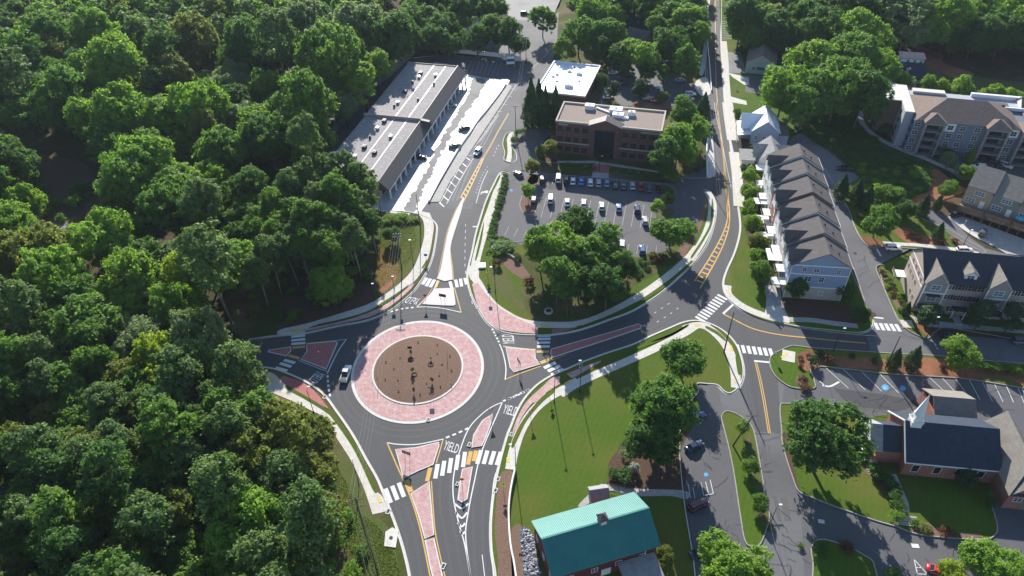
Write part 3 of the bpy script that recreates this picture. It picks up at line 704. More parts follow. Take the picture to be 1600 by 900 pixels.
path('Y7', [(300, 598), (400, 605), (520, 612), (720, 635), (860, 660)], 1.6)
path('Y7', [(700, 430), (760, 500), (850, 560), (950, 610)], 1.5)
# concrete kerb lines with gutters
for line, sd_ in ((KA, 1), (KB, 1), (KC, 1), (KD[:-9], 1), (KE, 1)):
    W = ground(line, 0, True, False)
    mid = W[len(W) // 2]
    # which side is land? KA,KC travel with land on their left or right -> test against roundabout or known point
    ribbon('gutter', W, -.5, .5, .046, M['gutter'])
for t, pts in (('Z8', [(650, 370), (600, 250), (540, 110), (500, 0)]), ('Y5', [(500, 220), (590, 380), (690, 650), (740, 800), (770, 890)])):
    W = ground(px(t, pts), 0, True, False); ribbon('kerb', W, -.1, .1, .17, M['kerb_old'], 0)
for t, pts in (('Y7', [(20, 350), (90, 390), (130, 500), (180, 590), (240, 625), (300, 610)]), ('Y7', [(545, 440), (640, 510), (760, 590), (890, 655)]), ('Z8', [(860, 480), (800, 370), (740, 230), (708, 150), (730, 125), (760, 130)]),
               ('Y2', [(230, 640), (255, 700), (370, 715)]), ('V1', [(855, 620), (900, 592), (980, 598)]), ('Y3', [(262, 232), (250, 280), (275, 325), (325, 325), (350, 280)]), ('Y3', [(350, 108), (600, 125), (900, 155), (1040, 165), (1090, 200), (1080, 235), (1030, 235)]),
               ('Y3', [(950, 408), (948, 350), (990, 350)]), ('Y3', [(115, 470), (210, 480), (290, 470)]), ('Y2', [(1050, 780), (1180, 810), (1330, 810)]), ('V7', [(420, 870), (430, 800), (470, 750)])):
    W = ground(px(t, pts), .16, True, False); ribbon('kerb', W, -.11, .11, .26, M['kerb_old'], .1)

# ------------------------------------------------------------------ coloured pavers
PV = [.206]
def pave(t, pts, m='pavers', z=.175, sm=True, name='paver_strip'):
    PV[0] += .0012; z = PV[0]; return land(name, t, pts, z, M[m], .1, sm)
pave('Z1', [(390, 468), (395, 455), (560, 420), (700, 384), (770, 352), (850, 325), (960, 255), (1062, 165, 'c'), (1062, 190), (985, 262), (900, 325), (800, 375), (720, 398), (560, 432)])
pave('Z2', [(150, 172, 'c'), (188, 170, 'c'), (250, 250), (330, 328), (450, 396), (562, 440, 'c'), (560, 485, 'c'), (440, 478), (320, 456), (240, 405), (185, 310)])
pave('Z2', [(652, 456), (790, 452), (700, 478), (652, 484)], 'pavers_red', sm=False)
pave('Z2', [(1560 - 20, 14), (1570, -6), (1540, 40)], 'pavers', sm=False)
pave('W8', [(150, 88, 'c'), (166, 72, 'c'), (232, 92), (292, 132), (345, 195), (352, 208, 'c'), (300, 182), (230, 142)], 'pavers_red')
pave('W8', [(48, 50), (105, 56), (98, 66), (70, 62)], 'pavers_red', sm=False)
pave('Z4', [(122, 228), (140, 170), (175, 100), (215, 55), (270, 5), (300, -25), (345, -38, 'c'), (332, 0), (262, 45), (205, 100), (160, 168), (138, 215)])
pave('Z2', [(500, 905), (560, 842), (620, 800), (680, 775, 'c'), (702, 797, 'c'), (620, 850), (560, 912)])
pave('Z2', [(742, 735, 'c'), (860, 688), (960, 655), (850, 722), (776, 765, 'c')], 'pavers')
def grassline(t, pts): bed(t, pts, 'lawn', .218, True, 'grass_strip')
grassline('Z1', [(470, 425), (620, 392), (780, 343), (870, 288), (950, 238), (1030, 182), (1020, 196), (950, 256), (870, 306), (780, 356), (620, 400), (475, 434)])
grassline('W1', [(380, 630), (410, 580), (435, 545), (425, 580), (395, 632)])
grassline('W8', [(180, 112), (250, 150), (345, 208), (385, 245), (460, 350), (500, 430), (552, 538), (538, 545), (485, 430), (445, 355), (375, 255), (340, 220), (250, 165), (182, 128)])
grassline('Z4', [(310, 28), (250, 70), (170, 170), (130, 245), (116, 288), (126, 296), (150, 250), (190, 170), (262, 85), (318, 38)])
grassline('Z2', [(1510, 45), (1400, 140), (1250, 245), (1130, 310), (1000, 372), (860, 425), (800, 440), (860, 440), (1010, 388), (1140, 325), (1260, 258), (1410, 155), (1520, 60)])
grassline('Z2', [(1490, 430), (1380, 490), (1200, 560), (1050, 615), (940, 675), (850, 730), (870, 728), (1000, 655), (1210, 575), (1390, 503), (1495, 438)])
grassline('Z5', [(180, 238), (90, 285), (0, 315), (0, 325), (90, 298), (185, 245)])
grassline('Z5', [(290, 240), (350, 268), (395, 312), (388, 318), (345, 285), (290, 252)])
grassline('Z5', [(448, 402), (462, 402), (474, 450), (474, 498), (462, 500), (452, 450)])
grassline('Z5', [(425, 102), (470, 140), (560, 180), (640, 205), (800, 238), (950, 262), (1100, 268), (1180, 255), (1100, 282), (950, 268), (800, 248), (640, 216), (530, 178), (440, 120)])
grassline('V1', [(480, 780), (540, 680), (590, 600), (580, 640), (530, 740), (490, 790)])
grassline('Y3', [(10, 560), (55, 370), (45, 460), (18, 565)])
grassline('Y3', [(1290, 240), (1298, 290), (1290, 380), (1245, 470), (1185, 560), (1178, 552), (1235, 465), (1278, 380), (1286, 290)])

def island(t, pts, m, z=.19, name='traffic_island', sm=True):
    P_ = px(t, pts)
    W = ground(P_, 0, sm)
    ar = sum(W[i].x * W[(i + 1) % len(W)].y - W[(i + 1) % len(W)].x * W[i].y for i in range(len(W)))
    if ar < 0: W.reverse()
    r_ = sheet(name, W, z - .004, M['kerb'], 0.0)
    inn = offs(W, -.26, True)
    o = sheet('paver_surface', inn, z, M[m], None, r_, None)
    return r_
island('W1', [(745, 20), (680, 170), (640, 290), (610, 430), (590, 540), (560, 680), (530, 745, 'c'), (610, 772, 'c'), (690, 755, 'c'), (682, 640), (666, 500), (675, 400), (702, 300), (740, 180), (778, 60), (805, -60), (790, -60)], 'pavers_pale')
island('W2', [(292, 85, 'c'), (515, 80, 'c'), (540, 268, 'c'), (510, 285), (330, 280), (150, 268, 'c')], 'pavers_pale')
island('Z1', [(155, 590), (300, 568), (300, 596), (270, 628), (155, 603)], 'pavers_red', sm=False)
island('Z1', [(396, 550), (580, 533), (592, 545), (560, 620), (520, 710), (360, 650), (396, 600)], 'pavers_red', sm=False)
island('Z2', [(360, 574), (545, 588), (548, 640), (576, 680), (410, 730), (386, 700)], 'pavers', sm=False)
island('Z2', [(645, 582), (800, 538), (1000, 482), (1190, 424), (1210, 436), (1205, 455), (1000, 525), (800, 590), (650, 640), (638, 605)], 'pavers_red', sm=False)
island('Z3', [(232, 308), (330, 298), (438, 273), (440, 292), (412, 380), (340, 410), (270, 445)], 'pavers', sm=False)
island('Z3', [(394, 458), (405, 580), (416, 708), (370, 728), (340, 620), (304, 515)], 'pavers', sm=False)
island('Z3', [(370, 734), (416, 722), (452, 880), (480, 1000), (430, 1000), (395, 860)], 'pavers', sm=False)
island('Z3', [(690, 141), (685, 180), (660, 250), (640, 292), (590, 300), (598, 240), (640, 172)], 'pavers', sm=False)
island('Z3', [(597, 388), (585, 460), (572, 540), (546, 558), (524, 545), (535, 460), (546, 400)], 'pavers', sm=False)
# roundabout disc
RC = (-24.85, 125.9)
def ell(rx, ry, n=96): return [Vector((RC[0] + rx * math.cos(2 * PI * i / n), RC[1] + ry * math.sin(2 * PI * i / n), 0)) for i in range(n)]
cen = sheet('roundabout_island', ell(17.05, 17.9), .10, M['kerb'], 0.0)
sheet('paver_apron', ell(16.3, 17.1), .125, M['pavers'], None, cen, None)
sheet('inner_kerb', ell(11.75, 12.1), .24, M['kerb'], .05, cen, None)
md = MB(); n_ = 64
vs = [(RC[0], RC[1], .62)]; fs = []
for k, (fr, zz) in enumerate(((.33, .58), (.66, .48), (.9, .34), (1.0, .25))):
    vs += [(RC[0] + 11.3 * fr * math.cos(2 * PI * i / n_), RC[1] + 11.6 * fr * math.sin(2 * PI * i / n_), zz) for i in range(n_)]
    for i in range(n_):
        j = (i + 1) % n_
        if k == 0: fs.append((0, 1 + i, 1 + j))
        else: fs.append((1 + (k - 1) * n_ + i, 1 + k * n_ + i, 1 + k * n_ + j, 1 + (k - 1) * n_ + j))
md.add(vs, fs); md.build('mulch_mound', M['mulch'], cen)

# ------------------------------------------------------------------ road markings
ZM = .052
PM = [.0]
def lines(name, items, m='paint_white', z=ZM, parent=None, first=None):
    PM[0] += .0012; z = z + PM[0]
    """items: (tile, points, width_m) -> one object"""
    mb = MB()
    for t, pts, w in items:
        W = ground(px(t, pts), z, len(pts) > 2, False); strip(mb, W, -w / 2, w / 2, z)
    o = mb.build(name, M[m], parent)
    if parent is None: o['kind'] = 'structure'
    return o
def bars(name, t, segs, w, m='paint_white', z=ZM, ymask=()):
    PM[0] += .0012; z = z + PM[0]; root = None
    for i, sg in enumerate(segs):
        W = ground(px(t, sg), z, False, False)
        mb = MB(); strip(mb, W, -w / 2, w / 2, z)
        mm = M['paint_yellow'] if i in ymask else M[m]
        if root is None:
            root = mb.build(name, mm); root['kind'] = 'structure'
        else:
            mb.build('stripe', mm, root)
bars('crosswalk', 'W1', [[(430, 732), (388, 800)], [(467, 742), (425, 818)], [(507, 752), (465, 828)]], 1.0)
bars('crosswalk', 'W1', [[(545, 765), (518, 838)], [(662, 770), (682, 838)]], .9, 'paint_white', ymask=(0,), z=.056)
bars('crosswalk', 'W1', [[(720, 752), (736, 828)], [(768, 742), (780, 820)], [(812, 735), (830, 800)]], .9)
bars('crosswalk', 'Z1', [[(300, 505), (387, 497)], [(300, 528), (388, 520)], [(301, 550), (389, 543)], [(308, 573), (388, 566)]], .9, ymask=(3,))
bars('crosswalk', 'Z1', [[(285, 622), (352, 640)], [(255, 650), (325, 668)], [(230, 670), (300, 692)], [(203, 697), (275, 718)]], .9, ymask=(0,))
bars('crosswalk', 'Z2', [[(563, 500), (640, 497)], [(562, 519), (641, 517)], [(560, 542), (638, 540)], [(556, 566), (636, 565)], [(553, 598), (632, 597)]], .85, ymask=(4,))
bars('crosswalk', 'Z2', [[(578, 668), (650, 640)], [(600, 700), (673, 666)], [(624, 720), (700, 686)], [(646, 742), (722, 706)]], 1.0, ymask=(0,))
bars('crosswalk', 'Z3', [[(187, 490), (212, 557)], [(218, 477), (243, 543)], [(249, 463), (274, 529)], [(288, 448), (308, 505)], [(397, 392), (382, 456)]], .95, ymask=(3, 4))
bars('crosswalk', 'Z3', [[(432, 375), (420, 443)], [(463, 360), (452, 430)], [(495, 347), (485, 417)], [(528, 332), (517, 403)], [(560, 318), (550, 390)], [(588, 315), (573, 378)], [(612, 312), (600, 362)], [(635, 310), (617, 375)], [(665, 312), (647, 375)], [(697, 315), (678, 378)], [(728, 318), (708, 380)]], .95, ymask=(5, 6))
bars('crosswalk', 'Z5', [[(350 - 13.2 * i, 70 + 13.2 * i), (402 - 13.4 * i, 98 + 13.2 * i)] for i in range(10)], .75)
bars('crosswalk', 'Z5', [[(455 + 29.6 * i, 340 + 3.6 * i), (467 + 30 * i, 384 + 3.5 * i)] for i in range(7)], .9)
bars('crosswalk', 'Z8', [[(702 + 30.5 * i, 466 + 2 * i), (722 + 32 * i, 508 + 2.4 * i)] for i in range(5)], .95)
lines('stop_line', [('Z5', [(380, 174), (437, 122)], .6), ('Z5', [(548, 429), (636, 437)], .6), ('Z8', [(683, 433), (752, 440)], .6), ('Y7', [(262, 632), (286, 676)], .6)])
# dashed yield lines at the circle
def dashes(pts_t, pts, n, w, frac=.55, m='paint_white', name='yield_line'):
    W = ground(px(pts_t, pts), ZM, True, False, 12)
    L_ = [0]
    for a, b in zip(W, W[1:]): L_.append(L_[-1] + (b - a).length)
    def at(s):
        for i in range(len(W) - 1):
            if s <= L_[i + 1] or i == len(W) - 2: return W[i].lerp(W[i + 1], (s - L_[i]) / max(1e-6, L_[i + 1] - L_[i]))
    mb = MB()
    for k in range(n):
        a = at(L_[-1] * k / n); b = at(L_[-1] * (k + frac) / n); strip(mb, [a, b], -w / 2, w / 2, ZM)
    o = mb.build(name, M[m]); o['kind'] = 'structure'
dashes('Z1', [(890, 360), (980, 332), (1080, 320)], 6, .5)
dashes('Z1', [(527, 745), (533, 820), (546, 890)], 5, .5)
dashes('Z2', [(275, 455), (300, 500), (322, 548)], 5, .5)
dashes('Z2', [(375, 893), (450, 860), (525, 825)], 4, .5)
dashes('Z3', [(470, 252), (530, 228), (588, 200)], 4, .5)
dashes('Z3', [(738, 80), (800, 55), (870, 22)], 6, .5)
dashes('Z2', [(1385, 295), (1300, 350), (1262, 378)], 3, .16, .3, name='lane_line')
dashes('Z2', [(1440, 325), (1360, 380), (1275, 432)], 4, .16, .3, name='lane_line')
dashes('Z1', [(1390, -200), (1386, 0), (1392, 120), (1440, 330)], 12, .14, .4, name='lane_line')
dashes('V1', [(575, 300), (545, 350), (515, 432)], 4, .22, .35, name='lane_line')
dashes('V1', [(460, 515), (400, 620), (340, 800)], 10, .16, .35, name='lane_line')
lines('edge_line', [
    ('Z2', [(322, 550), (345, 610), (362, 700), (357, 775)], .28), ('Z2', [(345, 562), (440, 575), (545, 583)], .16),
    ('Z1', [(1085, 320), (1150, 318), (1250, 328), (1362, 352)], .26), ('Z1', [(1085, 320), (1180, 225), (1215, 150)], .16),
    ('Z1', [(645, 520), (590, 600), (525, 735)], .28), ('Z1', [(645, 520), (560, 530), (400, 546)], .16), ('Z1', [(525, 720), (440, 690), (345, 652)], .16),
    ('Z3', [(195, 275), (250, 283), (340, 282), (460, 258)], .28),
    ('Z3', [(735, 85), (640, 310), (605, 450), (575, 600), (563, 720), (590, 930)], .26), ('Z3', [(735, 85), (690, 105), (640, 140), (580, 205), (540, 300), (508, 420), (505, 530), (530, 650), (560, 760), (590, 930)], .26),
    ('Z3', [(512, 562), (545, 583), (577, 560)], .42), ('Z3', [(515, 600), (545, 628), (570, 602)], .42), ('Z3', [(525, 650), (545, 668), (560, 652)], .42), ('Z3', [(536, 688), (549, 703), (560, 690)], .38),
    ('Z3', [(655, 930), (640, 800)], .16), ('Z3', [(725, 385), (700, 430), (688, 520), (683, 650), (684, 780), (696, 930)], .2),
    ('Z3', [(0, 190), (60, 290), (120, 400), (168, 492)], .18), ('Z2', [(560, 480), (400, 485), (250, 430)], .14),
    ('V1', [(465, 555), (400, 700), (345, 890)], .18), ('V1', [(380, 700 - 430), (480, 130), (570, 0)], .16), ('V1', [(50, 890), (190, 640), (320, 430)], .2),
    ('V6', [(330, 700), (300, 560), (250, 300), (205, 100), (190, 0)], .14),
    ('Y1', [(1060, 250), (880, 520), (690, 860)], .2),
])
lines('bay_line', [('V1', [(220, 405), (288, 455)], .45), ('V1', [(185, 465), (252, 518)], .45), ('V1', [(147, 530), (215, 583)], .45), ('V1', [(110, 595), (180, 648)], .45), ('V1', [(78, 665), (140, 715)], .45), ('V1', [(42, 735), (102, 782)], .45), ('V1', [(10, 808), (68, 855)], .45), ('V1', [(-25, 875), (25, 920)], .45),
    ('V1', [(232, 395), (310, 408)], .18), ('V1', [(285, 312), (350, 322)], .18), ('V1', [(343, 235), (405, 243)], .18), ('V1', [(393, 155), (455, 163)], .18), ('V1', [(445, 80), (505, 88)], .18), ('V1', [(490, 10), (550, 18)], .18),
    ('Y1', [(1000, 340), (1040, 345)], .18), ('Y1', [(1030, 300), (1065, 303)], .18), ('Y1', [(1055, 262), (1090, 265)], .18), ('Y1', [(975, 378), (1015, 382)], .18), ('Y1', [(1090, 240), (1000, 380), (870, 570)], .16)])
lines('centre_line', [
    ('V1', [(670, -20), (560, 170), (480, 320), (412, 430)], .2), ('V1', [(678, -20), (568, 172), (488, 322), (424, 430)], .2),
    ('V1', [(412, 425), (300, 630), (190, 830)], .4), ('V1', [(424, 430), (330, 640), (215, 880)], .4),
    ('Y1', [(1165, 160), (1230, 100), (1290, 20)], .2),
    ('W1', [(748, 130), (690, 270), (665, 400), (672, 520), (690, 640), (697, 755)], .2), ('W1', [(735, 20), (672, 170), (630, 290), (600, 430), (578, 540), (545, 700)], .16),
    ('W2', [(525, 70), (560, 200), (605, 362)], .26), ('W2', [(270, 75), (180, 200), (75, 300)], .18),
    ('Z2', [(345, 567), (440, 578), (550, 583)], .24), ('Z2', [(355, 772), (450, 735), (580, 688)], .28), ('Z2', [(655, 650), (735, 618)], .2),
    ('Z3', [(195, 277), (235, 370), (300, 520), (350, 680), (400, 920)], .32), ('Z3', [(458, 258), (425, 370)], .26), ('Z3', [(402, 455), (412, 600), (425, 720), (470, 920)], .24),
    ('Z5', [(385, 177), (440, 205), (530, 250), (620, 275), (720, 292), (820, 302), (1000, 320), (1152, 333)], .42),
    ('Z5', [(553, 437), (575, 530), (600, 660), (626, 822)], .22), ('Z5', [(562, 437), (585, 530), (610, 660), (636, 822)], .22),
    ('V6', [(207, 0), (232, 200), (260, 420), (278, 620), (290, 760), (296, 900)], .2), ('V6', [(214, 0), (240, 200), (268, 420), (286, 620), (300, 760), (305, 900)], .2),
    ('V3', [(92, 0), (92, 120), (95, 300), (97, 600), (103, 750), (118, 920)], .34),
    ('Y3', [(1355, 100), (1370, 250), (1375, 340), (1350, 430), (1280, 560), (1195, 690)], .38), ('Y3', [(1358, 100), (1378, 250), (1385, 350), (1370, 440), (1320, 560), (1225, 730)], .38),
    ], 'paint_yellow')
hb = []
for i in range(11):
    a = i / 10; hb.append(('V1', [(402 - 205 * a, 452 + 360 * a), (420 - 190 * a, 446 + 408 * a + 6)], .5))
for i in range(14):
    a = i / 13; x0 = 1372 - 165 * a ** 1.1; y0 = 395 + 290 * a; hb.append(('Y3', [(x0, y0), (x0 + 4 + 36 * a, y0 + 6 + 10 * a)], .55))
lines('hatching', hb, 'paint_yellow', ZM + .004)
def stalls(t, a0, a1, b0, b1, n, m='paint_white', w=.13, z=.185, skip=()):
    its = []
    for i in range(n):
        if i in skip: continue
        k = i / (n - 1); its.append((t, [(a0[0] + (a1[0] - a0[0]) * k, a0[1] + (a1[1] - a0[1]) * k), (b0[0] + (b1[0] - b0[0]) * k, b0[1] + (b1[1] - b0[1]) * k)], w))
    lines('bay_line', its, m, z)
stalls('Y3', (395, 118), (1020, 172), (380, 160), (1020, 215), 15, 'paint_faded')
stalls('Y3', (395, 235), (970, 280), (365, 345), (950, 405), 13, 'paint_faded', .14)
stalls('Y3', (140, 390), (290, 410), (118, 432), (270, 458), 4, 'paint_faded')
stalls('Y3', (840, 490), (990, 500), (830, 540), (985, 550), 4, 'paint_faded')
stalls('Y1', (830, 112), (1010, 130), (810, 175), (985, 195), 9, 'paint_faded', .13, .05)
stalls('Y8', (530, 20), (700, 5), (560, 0), (720, -14), 9, 'paint_faded', .16, .05)
stalls('Y2', (850, 150), (1100, 170), (835, 190), (1085, 215), 8, 'paint_faded', .12, .185)
stalls('V3', (140, 178), (140, 325), (225, 185), (238, 318), 11, 'paint_faded', .5, .19)
stalls('V8', (185, 250), (560, 282), (345, 395), (705, 430), 4, 'paint_white', .14, .035)
stalls('V8', (915, 310), (1210, 338), (1075, 458), (1285, 475), 4, 'paint_white', .14, .035)
stalls('V8', (1300, 345), (1545, 360), (1375, 490), (1600, 500), 4, 'paint_white', .14, .035)
stalls('V8', (1560, 360), (1700, 370), (1610, 440), (1760, 440), 3, 'paint_white', .14, .035)
lines('arrow', [('Y1', [(905, 812), (912, 800), (935, 798)], .45), ('Y1', [(930, 792), (940, 798), (932, 806)], .5), ('V8', [(160, 375), (215, 382), (280, 350)], .5), ('V8', [(140, 345), (180, 380)], .3),
    ('V8', [(922, 530), (962, 532)], .9), ('Z7', [(553, 757), (588, 760)], .9), ('Z7', [(115, 642), (145, 646)], .9), ('Z7', [(565, 822), (580, 890)], .16), ('Z7', [(565, 822), (635, 900)], .16), ('Z7', [(575, 860), (605, 862)], .16), ('Z7', [(580, 890), (630, 892)], .16),
    ('Y3', [(-5, 395), (22, 395)], .5), ('Y3', [(40, 215), (72, 208)], .35), ('Z6', [(330, 395), (345, 465)], .14), ('Z6', [(355, 390), (372, 462)], .14), ('Z6', [(380, 380), (397, 455)], .14), ('Z6', [(345, 465), (397, 455)], .14), ('Z6', [(285, 420), (298, 480)], .14), ('Z6', [(262, 415), (275, 480)], .14)], 'paint_white', .036)
land('painted_symbol', 'V8', [(585, 378), (610, 368), (635, 390), (625, 410), (600, 408), (585, 395)], .036, M['paint_blue'])
land('painted_symbol', 'V8', [(712, 385), (735, 376), (758, 395), (748, 412), (722, 414), (710, 400)], .036, M['paint_blue'])
land('painted_symbol', 'Z6', [(345, 345), (362, 342), (370, 355), (352, 362)], .036, M['paint_blue'])
for cx_, cy_ in ((610, 392), (735, 394)):
    lines('wheelchair_symbol', [('V8', [(cx_ - 8, cy_ - 10), (cx_, cy_ + 2), (cx_ + 10, cy_ + 4)], .14), ('V8', [(cx_ - 12, cy_ + 2), (cx_ - 4, cy_ + 10), (cx_ + 6, cy_ + 9)], .14)], 'paint_white', .05)
land('painted_symbol', 'V1', [(690, 745), (712, 748), (712, 765), (692, 762)], .186, M['paint_blue'])
# tactile pads at the kerb ramps
for t, pts in (('Z1', [(305, 458), (372, 452), (368, 466), (310, 474)]), ('Z1', [(145, 757), (172, 752), (205, 775), (185, 785)]), ('Z2', [(575, 432), (638, 430), (632, 442), (580, 444)]), ('Z2', [(725, 795), (768, 770), (774, 778), (730, 806)]),
               ('Z3', [(148, 532), (160, 528), (172, 553), (158, 557)]), ('Z3', [(753, 345), (768, 343), (768, 365), (755, 368)]), ('Z5', [(222, 232), (252, 229), (262, 237), (230, 240)]), ('Z5', [(412, 345), (425, 342), (436, 370), (424, 374)]), ('Z5', [(437, 522), (452, 518), (458, 545), (444, 547)]),
               ('Z5', [(690, 405), (728, 385), (735, 395), (700, 414)]), ('Z5', [(403, 45), (410, 44), (425, 70), (416, 72)]), ('Z8', [(880, 485), (915, 478), (920, 485), (888, 496)]), ('W1', [(545, 760), (560, 765), (532, 832), (520, 828)])):
    land('tactile_pad', t, pts, .215, M['tactile'], None, False)
# lettering painted on the carriageway
def text_mesh(txt, name, extrude=0.0):
    cu = bpy.data.curves.new(name, 'FONT'); cu.body = txt; cu.extrude = extrude; cu.resolution_u = 2
    ob = bpy.data.objects.new(name, cu); col.objects.link(ob)
    dg = bpy.context.evaluated_depsgraph_get(); me = bpy.data.meshes.new_from_object(ob.evaluated_get(dg)); me.name = name
    bpy.data.objects.remove(ob); bpy.data.curves.remove(cu)
    return me
def road_text(txt, t, bl, br, tl, z=ZM, m='paint_white'):
    me = text_mesh(txt, 'lettering')
    A, B, C = [G(q[0], q[1], z) for q in px(t, [bl, br, tl])]
    xs = [v.co.x for v in me.vertices]; ys = [v.co.y for v in me.vertices]
    x0, x1, y0, y1 = min(xs), max(xs), min(ys), max(ys)
    for v in me.vertices:
        u_ = (v.co.x - x0) / (x1 - x0); w_ = (v.co.y - y0) / (y1 - y0); p = A + (B - A) * u_ + (C - A) * w_; v.co = (p.x, p.y, z)
    o = link('lettering', me, M[m]); o['kind'] = 'structure'; return o
road_text('YIELD', 'Z3', (455, 305), (522, 327), (470, 264))
road_text('YIELD', 'Z3', (733, 136), (798, 152), (748, 95))
road_text('YIELD', 'Z2', (418, 551), (408, 492), (345, 549))
road_text('YIELD', 'Z1', (466, 715), (406, 774), (514, 742))
road_text('YIELD', 'Z1', (1112, 268), (1036, 254), (1080, 305))
# tyre-polished tracks and patches on the carriageway
def track(t, pts, w=.55, m='asphalt_worn', z=.03): 
    PM[0] += .0006
    W = ground(px(t, pts), z, True, False); ribbon('wheel_track', W, -w / 2, w / 2, z + .004 + PM[0] * .1, M[m])
for rr_ in (19.2, 20.9, 24.3, 26.0):
    a0, a1 = ((0, 96) if rr_ < 22 else (70, 122)); W = [Vector((RC[0] + rr_ * math.cos(2 * PI * i / 96), RC[1] + rr_ * 1.04 * math.sin(2 * PI * i / 96), 0)) for i in range(a0, a1 + 1)]
    ribbon('wheel_track', W, -.3, .3, .036 + rr_ * .0001, M['asphalt_worn'])
for o_ in (-1, 1):
    track('V6', [(150 + 22 * o_ + 30, 0), (215 + 22 * o_ + 10, 300), (250 + 22 * o_ + 10, 600), (275 + 22 * o_ + 10, 900)]); track('V6', [(255 + 15 * o_, 0), (278 + 15 * o_, 300), (305 + 15 * o_, 600), (335 + 15 * o_, 900)])
    track('Z3', [(250 + 22 * o_, 560), (300 + 22 * o_, 700), (340 + 22 * o_, 960)]); track('Z3', [(470 + 24 * o_, 430), (465 + 24 * o_, 560), (500 + 24 * o_, 760), (530 + 24 * o_, 960)]); track('Z3', [(645 + 22 * o_, 430), (620 + 22 * o_, 600), (625 + 22 * o_, 800), (640 + 22 * o_, 960)])
    track('Z2', [(1180, 560 + 16 * o_ - 180), (1000, 450 + 16 * o_), (800, 515 + 16 * o_), (600, 545 + 16 * o_)]); track('Z2', [(700, 670 + 18 * o_), (950, 590 + 18 * o_), (1200, 505 + 18 * o_), (1500, 340 + 18 * o_)])
    track('Z5', [(420, 150 + 16 * o_), (600, 240 + 14 * o_), (800, 280 + 12 * o_), (1200, 310 + 12 * o_)]); track('Z6', [(690 + 26 * o_, 120), (760 + 26 * o_, 400), (820 + 26 * o_, 700), (860 + 26 * o_, 900)], .5, 'asphalt_old')
    track('V1', [(560 + 14 * o_, 0), (430 + 16 * o_, 260), (280 + 18 * o_, 500), (130 + 22 * o_, 860)], .5, 'asphalt_pale', .024)
for t, pts in (('V8', [(240, 395), (600, 440), (900, 500), (700, 560), (350, 520)]), ('Z6', [(640, 200), (700, 190), (720, 330), (650, 335)]), ('Z6', [(720, 470), (800, 470), (820, 600), (745, 600)]), ('Y3', [(420, 130), (520, 140), (510, 200), (400, 190)]), ('Z6', [(390, 480), (470, 470), (520, 640), (430, 660)])):
    land('patch', t, pts, .034 if t != 'Y3' else .172, M['asphalt_patch' if t != 'Z6' else 'asphalt_lot'], None, False)
crk = random.Random(3)
def cracks(t, x0, x1, y0, y1, n, L_, z, m='asphalt_crack', w=.07):
    its = []
    for _ in range(n):
        x, y, a = crk.uniform(x0, x1), crk.uniform(y0, y1), crk.uniform(0, PI); pts = [(x, y)]
        for k in range(crk.randint(2, 5)): a += crk.uniform(-.6, .6); x += math.cos(a) * L_; y += math.sin(a) * L_ * .7; pts.append((x, y))
        its.append((t, pts, w))
    lines('crack_seal', its, m, z)
cracks('V8', 250, 1500, 380, 560, 26, 42, .036); cracks('Z6', 320, 520, 150, 700, 14, 26, .036); cracks('Z6', 650, 880, 150, 880, 22, 26, .03); cracks('Y3', 380, 1180, 120, 420, 22, 30, .186); cracks('Y1', 700, 1180, 260, 850, 18, 30, .034)
cracks('Z7', 250, 1000, 640, 880, 16, 30, .036); cracks('Z8', 620, 800, 60, 420, 10, 24, .046); cracks('Z8', 900, 1500, 560, 640, 8, 30, .03)
# dark crack seals and drain inlets
lines('crack_seal', [('Z5', [(770, 590), (785, 665)], .12), ('V8', [(210, 390), (235, 470)], .1), ('Z5', [(1140, 285), (1165, 375)], .1), ('Z6', [(640, 335), (720, 335)], .1), ('Z6', [(560, 815 - 690), (700, 130)], .12)], 'asphalt_crack', .04)
for t, p, w in (('Z3', (200, 598), .9), ('Z3', (715, 447), .8), ('Z3', (703, 500), .8), ('Z3', (778, 238), .8), ('Z3', (458, 855), .9), ('Z3', (388, 168), .8), ('Z2', (193, 325), .7), ('Z1', (510, 883), .8), ('Z2', (830, 690), .8), ('Z3', (580, 285), .8), ('Z3', (524, 470), .7)):
    q = px(t, [p])[0]; c = G(q[0], q[1], 0)
    mb = MB(); mb.box(-w * .75, w * .75, -w * .5, w * .5, 0, .06); fr = mb.build('drain_inlet', M['kerb'], None, (c.x, c.y, .15), R(70))
    tag(fr, None, None, None, 'structure'); mb = MB(); mb.box(-w * .5, w * .5, -w * .3, w * .3, .06, .08); mb.build('grate', M['metal_dark'], fr)
# ================================================================== BUILDINGS
WC = {}
def win_mesh(w, h, style):
    k = (round(w, 2), round(h, 2), style)
    if k in WC: return WC[k]
    t = .09 if w < 2.2 else .13; f = MB()
    f.box(-w / 2 - t, -w / 2, -.07, .03, -h / 2 - t, h / 2 + t); f.box(w / 2, w / 2 + t, -.07, .03, -h / 2 - t, h / 2 + t)
    f.box(-w / 2, w / 2, -.07, .03, h / 2, h / 2 + t); f.box(-w / 2, w / 2, -.10, .03, -h / 2 - t, -h / 2)
    if style in ('cross', 'double', 'triple', 'shutter'):
        f.box(-w / 2, w / 2, -.05, .02, -.035, .035)
    if style in ('cross', 'double'): f.box(-.04, .04, -.052, .02, -h / 2, h / 2)
    if style == 'triple':
        for s in (-1, 1): f.box(s * w / 6 - .05, s * w / 6 + .05, -.052, .02, -h / 2, h / 2)
    p = MB(); p.box(-w / 2, w / 2, -.02, .02, -h / 2, h / 2)
    sh = None
    if style == 'shutter':
        sh = MB(); sh.box(-.24, .24, -.055, .02, -h / 2 - .05, h / 2 + .05); sh = sh.mesh('shutter')
    WC[k] = (f.mesh('window'), p.mesh('pane'), sh)
    return WC[k]
ROT = {'front': 0, 'right': PI / 2, 'back': PI, 'left': -PI / 2}
